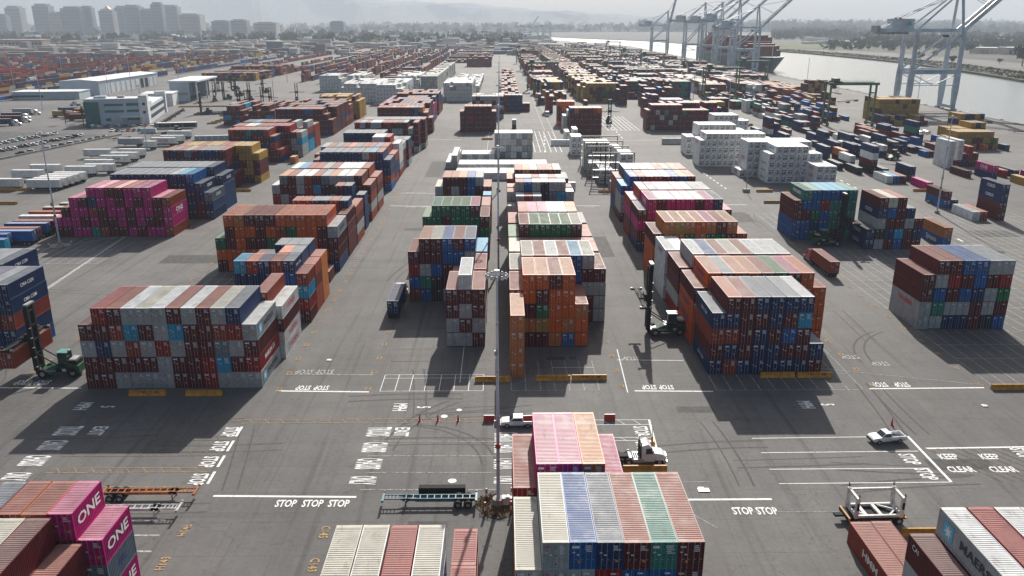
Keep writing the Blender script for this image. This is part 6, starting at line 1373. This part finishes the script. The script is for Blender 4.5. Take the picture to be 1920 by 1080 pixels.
wl_ = axis_empty('storage_hall', (-402, 690), .1); b = MB(); b.box(0, 0, 0, 52, 24, 6, bluewall); b.box(1, -.05, 2, 24, 0, 3.4, glass); b.build('walls', wl_); b = MB(); b.box(-.5, -.5, 6, 52.5, 24.5, 6.4, roofm_); b.build('roof', wl_); tag(wl_, 'low pale hall in front of the warehouse left of the office', 'building')
sd = axis_empty('workshop_shed', (-266, 672), 0.08); b = MB(); b.box(0, 0, 0, 15, 1, 15, bluewall); b.box(0, 1, 0, .6, 62, 15, bluewall); b.box(.6, 61, 0, 15, 62, 15, bluewall); b.box(0, -.06, 5, 14, 0, 7, mat('tan band', (.33, .31, .27), .7, vary=0)); b.build('walls', sd)
b = MB(); b.box(-1, -1, 15, 22, 64, 16.2, roofm_); b.build('roof', sd); [MB().box(20, y, 0, 21, y + 1, 15, white).build('column', sd) for y in (1, 31, 61)]; tag(sd, 'white-roofed workshop shed with an open side behind the office', 'building')
gb = axis_empty('gate_building', (-272, 632), .2); b = MB(); b.box(0, 0, 0, 22, 24, 9, white); b.build('walls', gb); b = MB(); b.box(-.5, -.5, 9, 22.5, 24.5, 9.4, roofm_); b.build('roof', gb); tag(gb, 'small white building between office and workshop shed', 'building')
lo = axis_empty('bus_shelter', (-205, 492), .2); b = MB(); b.box(0, 0, 3.2, 22, 4, 3.5, roofm_); b.build('roof', lo); b = MB(); [b.box(x, y, 0, x + .2, y + .2, 3.2, steel) for x in (0, 7, 14, 21.5) for y in (0, 3.7)]; b.box(0, 3.8, .2, 22, 3.9, 2.8, glass); b.build('posts', lo); tag(lo, 'white-roofed shelter at the edge of the car park before the office', 'shelter')
b = MB(); b.box(0, -1.2, 0, 8.4, 1.2, 2.6, crane_w); bl = b.build('site_cabin', None, (-207, 474, 0), .15); tag(bl, 'small grey site cabin at the end of the car park', 'cabin')
gr = MB(); 
for i in range(9): gr.box(0, i * 2.6, 0, 2.2, i * 2.6 + 2.2, 2.2, crane_w)
o = MB(); o.box(0, 0, 0, 19, 2.4, 2.3, crane_w); 
for i in range(6): o.box(i * 3.2, -.1, .3, i * 3.2 + 2.2, .05, 1.9, steel)
tag(o.build('equipment_container', None, (-165, 442, 0), .15), 'long pale equipment box with grey panels by the far-left light pole', 'equipment box')

# cars
carm, t, bb = nmat('car paint'); oi = N(t, 'ShaderNodeObjectInfo'); t.links.new(oi.outputs['Color'], bb.inputs['Base Color']); bb.inputs['Roughness'].default_value = .25
def car_mesh(suv):
    b = MB(); h = 1.0 if suv else .82; hh = 1.7 if suv else 1.42
    b.prism([(0, .35), (.0, h * .8), (.9, h), (1.4, h), (4.4, h + .02), (4.5, .35)], -.88, .88, carm, 'x'); b.prism([(1.3, h), (1.9, hh - .06), (3.4 if not suv else 4.1, hh - .06), (4.1 if not suv else 4.4, h)], -.76, .76, carm, 'x'); 
    for x in (-.82, .62):
        for y in (.85, 3.6): b.tube((x, y, .32), (x + .2, y, .32), .32, dark, 10)
    return b.mesh('car_body'), (lambda q: (q.prism([(1.25, h + .03), (1.87, hh - .1), (3.42 if not suv else 4.12, hh - .1), (4.12 if not suv else 4.42, h + .03)], -.78, .78, glass, 'x'), q.mesh('car_window'))[1])(MB())
CM = [car_mesh(False), car_mesh(True)]
cc = {'white': (.7, .7, .7), 'silver': (.42, .43, .44), 'black': (.015, .015, .017), 'grey': (.13, .135, .14), 'dark blue': (.02, .04, .1), 'red': (.3, .02, .02), 'beige': (.4, .36, .28)}
ang = .13; ux, uy = math.cos(ang), math.sin(ang)
rown = ['first (nearest)', 'second', 'third', 'fourth', 'fifth', 'sixth', 'last']
nth = ['rightmost', 'second from right', 'third from right', 'fourth from right', 'fifth from right', 'sixth from right', 'seventh from right', 'eighth from right', 'ninth from right', 'tenth from right', 'eleventh from right', 'twelfth from right', 'thirteenth from right', 'fourteenth from right', 'fifteenth from right', 'sixteenth from right', 'seventeenth from right', 'eighteenth from right', 'nineteenth from right', 'twentieth from right', 'leftmost']
def carp(X, Y, rz, lab, grp='cars in the car park'):
    c = R.choice(['white', 'white', 'silver', 'silver', 'black', 'grey', 'grey', 'dark blue', 'red', 'beige']); s = R.random() < .45; bm_, wm_ = CM[s]
    o = link('parked_car', bm_, None, (X, Y, 0), rz, cc[c]); link('window', wm_, o); tag(o, f"{c} {'suv' if s else 'car'}, {lab}", 'car', grp)
# the lot is bounded by the line from photo (0,300) to (250,248)
a0 = at(0, 300); a1 = at(215, 256); dv = Vector((a1[0] - a0[0], a1[1] - a0[1])); Ln = dv.length; dv.normalize(); nv = Vector((-dv.y, dv.x))
for r in range(7):
    off = [5, 17, 22.5, 37, 42.5, 57, 62.5][r]; n_ = 0
    for i in range(20):
        d = Ln - 6 - i * 5.6 + r * 2; p_ = Vector(a0) + dv * d + nv * off
        if d < 0 or R.random() < .12 or (r >= 5 and i < 6): continue
        ca_ = math.atan2(dv.y, dv.x) + (.0 if r % 2 else P_) + R.uniform(-.04, .04); carp(p_.x, p_.y, ca_ + rad(20), f"{nth[min(i, 20)]} in the {rown[r]} row of the car park")
for i in range(14): carp(-252 + 3.1 * i, 500 + .75 * i, .1 + (P_ if i % 2 else 0), f"{nth[min(13 - i, 20)]} of the cars parked against the office", 'cars parked against the office')
for i in range(7): carp(-226 + i * 3.0, 478 + i * .4, .15, f"{nth[6 - i]} of the short row by the shelter", 'cars by the shelter')
# wall of the car park
w_ = MB(); e0 = Vector(a0) - dv * 60; e1 = Vector(a1) + dv * 6
w_.bar((e0.x, e0.y, .45), (e1.x, e1.y, .45), .5, .9, concrete); tag(w_.build('barrier_wall'), 'long pale concrete barrier wall between the car park and the trailer lane', 'wall')
kd = MB(); kd.add([(*(Vector(a0) - dv * 60 + nv * 1), .008), (*(Vector(a1) + dv * 8 + nv * 1), .008), (*(Vector(a1) + dv * 8 + nv * 85), .008), (*(Vector(a0) - dv * 60 + nv * 85), .008)], [(0, 1, 2, 3)], mat('car park asphalt', (.10, .10, .10), .85, vary=.25, scale=.3)); tag(kd.build('car_park_pavement'), kind='structure')
pw = MB()
for off in (5, 19.5, 39.5, 59.5):
    for i in range(24):
        q = Vector(a0) + dv * (i * 5.6) + nv * off; e = q + nv * 5 + dv * 1.5; d = (e - q).normalized(); n2 = Vector((-d.y, d.x)) * .08
        pw.add([(q.x - n2.x, q.y - n2.y, .02), (e.x - n2.x, e.y - n2.y, .02), (e.x + n2.x, e.y + n2.y, .02), (q.x + n2.x, q.y + n2.y, .02)], [(0, 1, 2, 3)], PF)
tag(pw.build('parking_bay_road_markings'), kind='structure')
b = empty('portable_toilet', (-258, 440, 0)); m_ = MB(); m_.box(0, 0, 0, 1.3, 1.3, 2.3, teal_m); m_.build('cabin', b); m_ = MB(); m_.box(-.05, -.05, 2.3, 1.35, 1.35, 2.45, white); m_.build('roof', b); tag(b, 'teal portable toilet with white roof in the car park', 'toilet')
b = copy_tree(b, (-244, 492, 0), label='teal portable toilet near the palms before the office')

# trees
leafs = [mat('leaf green %s' % k, c, .85, vary=.45, scale=.8) for k, c in (('dark', (.025, .05, .018)), ('mid', (.045, .08, .025)), ('pale', (.07, .10, .04)))]; bark = mat('bark', (.09, .065, .045), .9)
def tree_parts(h, r, n=420, seed=1, leaf=.9):
    rr = random.Random(seed); t_ = MB(); t_.tube((0, 0, 0), (0, 0, h * .55), h * .035, bark, 7, h * .02)
    for i in range(6): a = 6.28 * i / 6; t_.tube((0, 0, h * .35), (r * .6 * math.cos(a), r * .6 * math.sin(a), h * .68), h * .014, bark, 5, h * .006)
    cl = [(rr.uniform(-.6, .6) * r, rr.uniform(-.6, .6) * r, h * rr.uniform(.5, .88), r * rr.uniform(.3, .5)) for _ in range(11)]
    b = MB()
    for i in range(n):
        cx_, cy2, cz, cr = rr.choice(cl); v = Vector((rr.gauss(0, 1), rr.gauss(0, 1), rr.gauss(0, .8))).normalized() * cr * rr.uniform(.6, 1.05); p_ = Vector((cx_, cy2, cz)) + v
        u = Vector((rr.uniform(-1, 1), rr.uniform(-1, 1), rr.uniform(-1, 1))).normalized(); w2 = u.cross(Vector((.3, .5, .8))).normalized(); s = leaf * rr.uniform(.5, 1.2)
        b.add([p_ - u * s, p_ + w2 * s * .7, p_ + u * s, p_ - w2 * s * .7], [(0, 1, 2, 3)], leafs[rr.choice([0, 0, 1, 1, 2])])
    return t_.mesh('trunk'), b.mesh('crown')
TT = [tree_parts(12, 6, 520, s, 1.0) for s in (1, 2, 3)]
def tree(x, y, s, lab, k=0, z=-1.2, grp=None):
    e = empty('tree', (x, y, z), R.uniform(0, 6)); e.scale = (s, s, s * R.uniform(.85, 1.1)); link('trunk', TT[k][0], e); link('crown', TT[k][1], e); tag(e, lab, 'tree', grp)
for px, py, s, lab in ((1916, 124, 2.3, 'big dark tree at the right edge on the far bank'), (1874, 120, .8, 'small pointed tree left of the big one on the far bank'), (1818, 101, 1.7, 'round dark tree behind the crane mast on the far bank'), (1752, 108, 1.0, 'round tree framed by the crane legs on the far bank'), (1725, 115, 1.2, 'tree left of the framed one on the far bank'), (1784, 121, 1.1, 'red-brown low tree between the crane legs'), (1690, 96, 1.1, 'tree left of the crane on the far bank'), (1627, 95, 1.0, 'tree under the crane backreach'), (1645, 82, 1.3, 'tree behind the backreach'), (1560, 62, 1.6, 'tree on the lawn across the channel')):
    X_, Y_ = at(px, py, -1.2); tree(X_, Y_, s, lab, R.randint(0, 2), grp='trees on the far bank')
# palms before the office
def palm():
    t_ = MB(); t_.tube((0, 0, 0), (0, 0, 8.5), .28, bark, 7, .2); b = MB(); rr = random.Random(4)
    for i in range(46):
        a = rr.uniform(0, 6.28); e = rr.uniform(-.9, 1.2); pv2 = Vector((0, 0, 8.5)); q = pv2
        for s in range(4):
            d = Vector((math.cos(a) * math.cos(e), math.sin(a) * math.cos(e), math.sin(e))) * .75; n2 = Vector((-math.sin(a), math.cos(a), 0)) * (.28 - .05 * s); q2 = q + d
            b.add([q - n2, q + n2, q2 + n2 * .8, q2 - n2 * .8], [(0, 1, 2, 3)], leafs[rr.choice([0, 1, 2])]); q = q2; e -= .4
    return t_.mesh('trunk'), b.mesh('crown')
PM = palm()
for i, (x, y) in enumerate(((-266, 528), (-262, 520), (-259, 530), (-258, 512), (-267, 540), (-272, 518))):
    e = empty('palm_tree', (x, y, 0)); link('trunk', PM[0], e); link('crown', PM[1], e); tag(e, f"palm tree, {['third from left', 'fourth from left', 'fifth from left', 'rightmost', 'second from left', 'leftmost'][i]} of the group before the office", 'palm tree', 'palms before the office')

# far tree masses and city sprawl (read as one mass each)
def scatter(name, regions, kind='tree'):
    V = []; Fc = []; MI = []; rr = random.Random(9)
    ms = leafs if kind == 'tree' else [mat('sprawl wall %d' % i, c, .8, vary=.2, scale=.02) for i, c in enumerate(((.42, .40, .36), (.25, .24, .23), (.55, .54, .52), (.22, .13, .10), (.16, .2, .24)))]
    for (x0, x1, y0, y1, n, s) in regions:
        for _ in range(n):
            px = rr.uniform(x0, x1); py = y0 + (y1 - y0) * rr.random() ** 1.0; X, Y = at(px, py, 0)
            if Y < 0 or Y > 19500: continue
            if kind == 'tree':
                c0 = Vector((X, Y, 0)); r = s * rr.uniform(.5, 1.2) * (1 + Y / 6000); hh = r * rr.uniform(1.0, 1.6)
                for k in range(7):
                    a = rr.uniform(0, 6.28); q = c0 + Vector((math.cos(a) * r * rr.uniform(.0, .9), math.sin(a) * r * .8, hh * rr.uniform(.2, 1))); u = Vector((rr.uniform(-1, 1), rr.uniform(-.3, .3), rr.uniform(-.4, .8))).normalized() * r * .55; w2 = Vector((rr.uniform(-.4, .4), rr.uniform(-.6, .6), 1)).normalized() * r * .45
                    o = len(V); V += [tuple(q - u - w2 * .4), tuple(q + u - w2 * .6), tuple(q + u * .6 + w2), tuple(q - u * .7 + w2 * .8)]; Fc.append((o, o + 1, o + 2, o + 3)); MI.append(rr.choice([0, 0, 1, 2]))
            else:
                w_, d_, h_ = s * rr.uniform(.6, 2.4) * (1 + Y / 7000), s * rr.uniform(.6, 2), rr.choice([4, 5, 6, 7, 9, 12]) * (1.0 if rr.random() < .93 else 1.8); o = len(V)
                V += [(X, Y, -2), (X + w_, Y, -2), (X + w_, Y + d_, -2), (X, Y + d_, -2), (X, Y, h_), (X + w_, Y, h_), (X + w_, Y + d_, h_), (X, Y + d_, h_)]
                fs = [(4, 5, 6, 7), (0, 1, 5, 4), (1, 2, 6, 5), (3, 0, 4, 7)]; Fc += [tuple(a + o for a in f) for f in fs]; k = rr.randrange(5); MI += [2 if rr.random() < .35 else k, k, k, k]
    me = bpy.data.meshes.new(name); me.from_pydata(V, [], Fc); [me.materials.append(m) for m in ms]; me.polygons.foreach_set('material_index', MI); return link(name, me)
tag(scatter('city_sprawl', [(-60, 620, 62, 92, 900, 26), (-60, 800, 50, 64, 1300, 40), (560, 960, 58, 84, 500, 24), (620, 1200, 48, 60, 500, 40), (-60, 300, 92, 108, 120, 18), (940, 1200, 48, 58, 200, 40), (620, 1010, 66, 92, 300, 20), (-60, 640, 84, 104, 420, 14), (860, 990, 92, 104, 30, 12), (1200, 1960, 49, 60, 500, 40), (1500, 1960, 60, 84, 260, 22), (1290, 1500, 49, 56, 120, 30)], 'b'), 'hazy mass of low city buildings beyond the yard', 'buildings', kind='stuff')
tag(scatter('tree_belt', [(-60, 700, 62, 84, 420, 11), (-60, 900, 50, 62, 520, 15), (640, 1200, 49, 60, 420, 16), (640, 980, 62, 86, 200, 9), (1200, 1960, 48, 60, 1500, 20), (1450, 1600, 60, 74, 420, 11), (1600, 1960, 60, 88, 500, 10), (1540, 1960, 84, 94, 120, 8), (1450, 1960, 56, 64, 500, 14)]), 'hazy belts of trees beyond the channel and the city', 'trees', kind='stuff')
# scrub on the far bank
V = MB(); rr = random.Random(3)
for i in range(2600):
    k = rr.randrange(len(strip) - 1); f = rr.random(); x = strip[k][0] * (1 - f) + strip[k + 1][0] * f + rr.uniform(4, 66); y = strip[k][1] * (1 - f) + strip[k + 1][1] * f; s = rr.uniform(.8, 2.6); a = rr.uniform(0, 6.28)
    V.add([(x - s * math.cos(a), y - s * math.sin(a), -.9), (x + s * math.cos(a), y + s * math.sin(a), -.9), (x + s * .7 * math.cos(a + .4), y + .5 * s, -.2 + s * .5), (x - s * .7, y + s * .3, -.4 + s * .45)], [(0, 1, 2, 3)], [leafs[1], leafs[2], grassm][rr.randrange(3)])
tag(V.build('shore_scrub'), 'low scrub along the far bank of the channel', 'scrub', kind='stuff')

# downtown towers: (x0, x1, top y in the photo, distance)
towc = [mat('hazy tower facade %d' % i, c, .5, vary=.1, scale=.02) for i, c in enumerate(((.17, .22, .28), (.28, .29, .31), (.13, .20, .28), (.38, .35, .32), (.23, .27, .32)))]
wband = mat('dark window bands', (.06, .08, .10), .2, vary=0)
D = 4200
descs = ['low grey block at the left edge of downtown', 'flat-topped grey tower, second of downtown from the left', 'broad dark tower with stepped top', 'pale low slab behind the broad tower', 'wide blue-grey slab tower', 'slim grey tower right of the blue slab', 'tower with a bright gilded dome', 'grey twin slab left of the tallest', 'light grey slab before the tallest', 'tallest tower of downtown', 'slab just right of the tallest tower', 'tan tower at the right of downtown', 'low tan block right of the towers', 'mid-rise block right of downtown', 'second mid-rise block right of downtown', 'third mid-rise block right of downtown', 'lone glass block far right of downtown']
for i, (x0_, x1_, yt, k) in enumerate(((0, 22, 26, 0), (22, 50, 11, 1), (73, 103, 7, 0), (103, 122, 22, 3), (124, 162, 12, 2), (162, 182, 11, 0), (194, 220, 17, 1), (224, 245, 11, 2), (240, 270, 9, 4), (291, 312, 4, 2), (312, 340, 9, 4), (270, 294, 16, 1), (340, 380, 25, 3), (400, 432, 38, 0), (436, 466, 36, 1), (478, 520, 41, 3), (620, 646, 39, 2))):
    Yp = D + R.uniform(-150, 150); X0, X1 = (x0_ - 942) / F * Yp * .955, (x1_ - 942) / F * Yp * .955; hT = CH - Yp * math.tan(PIT + math.atan((yt - 540) / F)) ; dpt = (X1 - X0) * .7
    t_ = empty('tower_block', (X0, Yp, 0)); wd = X1 - X0
    b = MB(); b.box(0, 0, -2, wd, dpt, hT * .94, towc[k]); b.box(wd * .15, dpt * .1, hT * .94, wd * .85, dpt * .9, hT, towc[k]); b.build('facade', t_)
    b = MB(); nfl = int(hT / 7)
    for j in range(nfl): b.box(wd * .06, -.5, 4 + j * 7 * .93, wd * .94, 0, 7 + j * 7 * .93, wband)
    b.build('window_bands', t_)
    if i == 6:
        b = MB(); b.tube((wd / 2, dpt / 2, hT), (wd / 2, dpt / 2, hT + 14), wd * .3, mat('polished gilded dome', (.9, .7, .45), .12, .9, vary=0), 12, wd * .06); b.build('dome', t_)
    tag(t_, descs[i], 'tower block', 'downtown towers')
# named mid-distance buildings
def hall(x0_, x1_, ybase, H_, dpt, m, lab, band=None, z=0):
    X0, Y0 = at(x0_, ybase, z); X1, _ = at(x1_, ybase, z); e = empty('warehouse', (X0, Y0, z)); wd = X1 - X0
    b = MB(); b.box(0, 0, 0, wd, dpt, H_, m); b.build('walls', e); b = MB(); b.box(-1, -1, H_, wd + 1, dpt + 1, H_ + .8, roofm_); b.build('roof', e)
    if band:
        b = MB(); n_ = max(2, int(wd / 9)); 
        for i in range(n_): b.box(wd * (i + .15) / n_, -.15, H_ * .1, wd * (i + .75) / n_, 0, H_ * .7, band)
        b.build('door_row', e)
    tag(e, lab, 'building')
pink = mat('faded pink wall', (.40, .26, .24), .8, vary=.1, scale=.05); tanw = mat('tan wall', (.42, .38, .32), .8, vary=.15, scale=.05)
hall(-5, 80, 92, 22, 40, pink, 'ribbed pink hall at the far left edge', dark); hall(232, 258, 64, 14, 30, white, 'small white-roofed hall below downtown')
hall(1838, 1890, 101, 12, 40, tanw, 'pale hangar with a dark brick-red opening across the channel', pink, -1.2); hall(1890, 1960, 103, 14, 40, tanw, 'white-roofed hangar at the right edge across the channel', dark, -1.2); hall(1820, 1905, 84, 12, 40, pink, 'long pink hall across the channel', dark, -1.2)
hall(1650, 1700, 84, 8, 30, tanw, 'low tan hall across the channel left of the crane', dark, -1.2); hall(1590, 1640, 82, 7, 30, tanw, 'low hall across the channel under the backreach', dark, -1.2); hall(1760, 1815, 86, 9, 30, white, 'white low hall behind the crane legs', dark, -1.2); hall(1610, 1650, 63, 14, 50, tanw, 'distant pale hall left of the crane house', None, -1.2)
hall(1880, 1960, 72, 12, 40, tanw, 'distant tan hall at the right edge across the channel', dark, -1.2); hall(1290, 1330, 60, 9, 60, pink, 'dull red hall behind the far gantry cranes', None, -1.2)
# viaduct on the left
vd = empty('viaduct', (0, 0, 0)); pts = [at(270, 58.5), at(310, 66), at(345, 76), at(360, 82)]; dk_ = MB(); cl_ = MB()
for (xa, ya), (xb, yb2) in zip(pts, pts[1:]): dk_.bar((xa, ya, 14), (xb, yb2, 12), 22, 2.2, concrete); cl_.tube((xa, ya, 0), (xa, ya, 13), 1.8, concrete, 8)
dk_.build('deck', vd); cl_.build('columns', vd); tag(vd, 'pale elevated road crossing the left distance below downtown', 'viaduct')
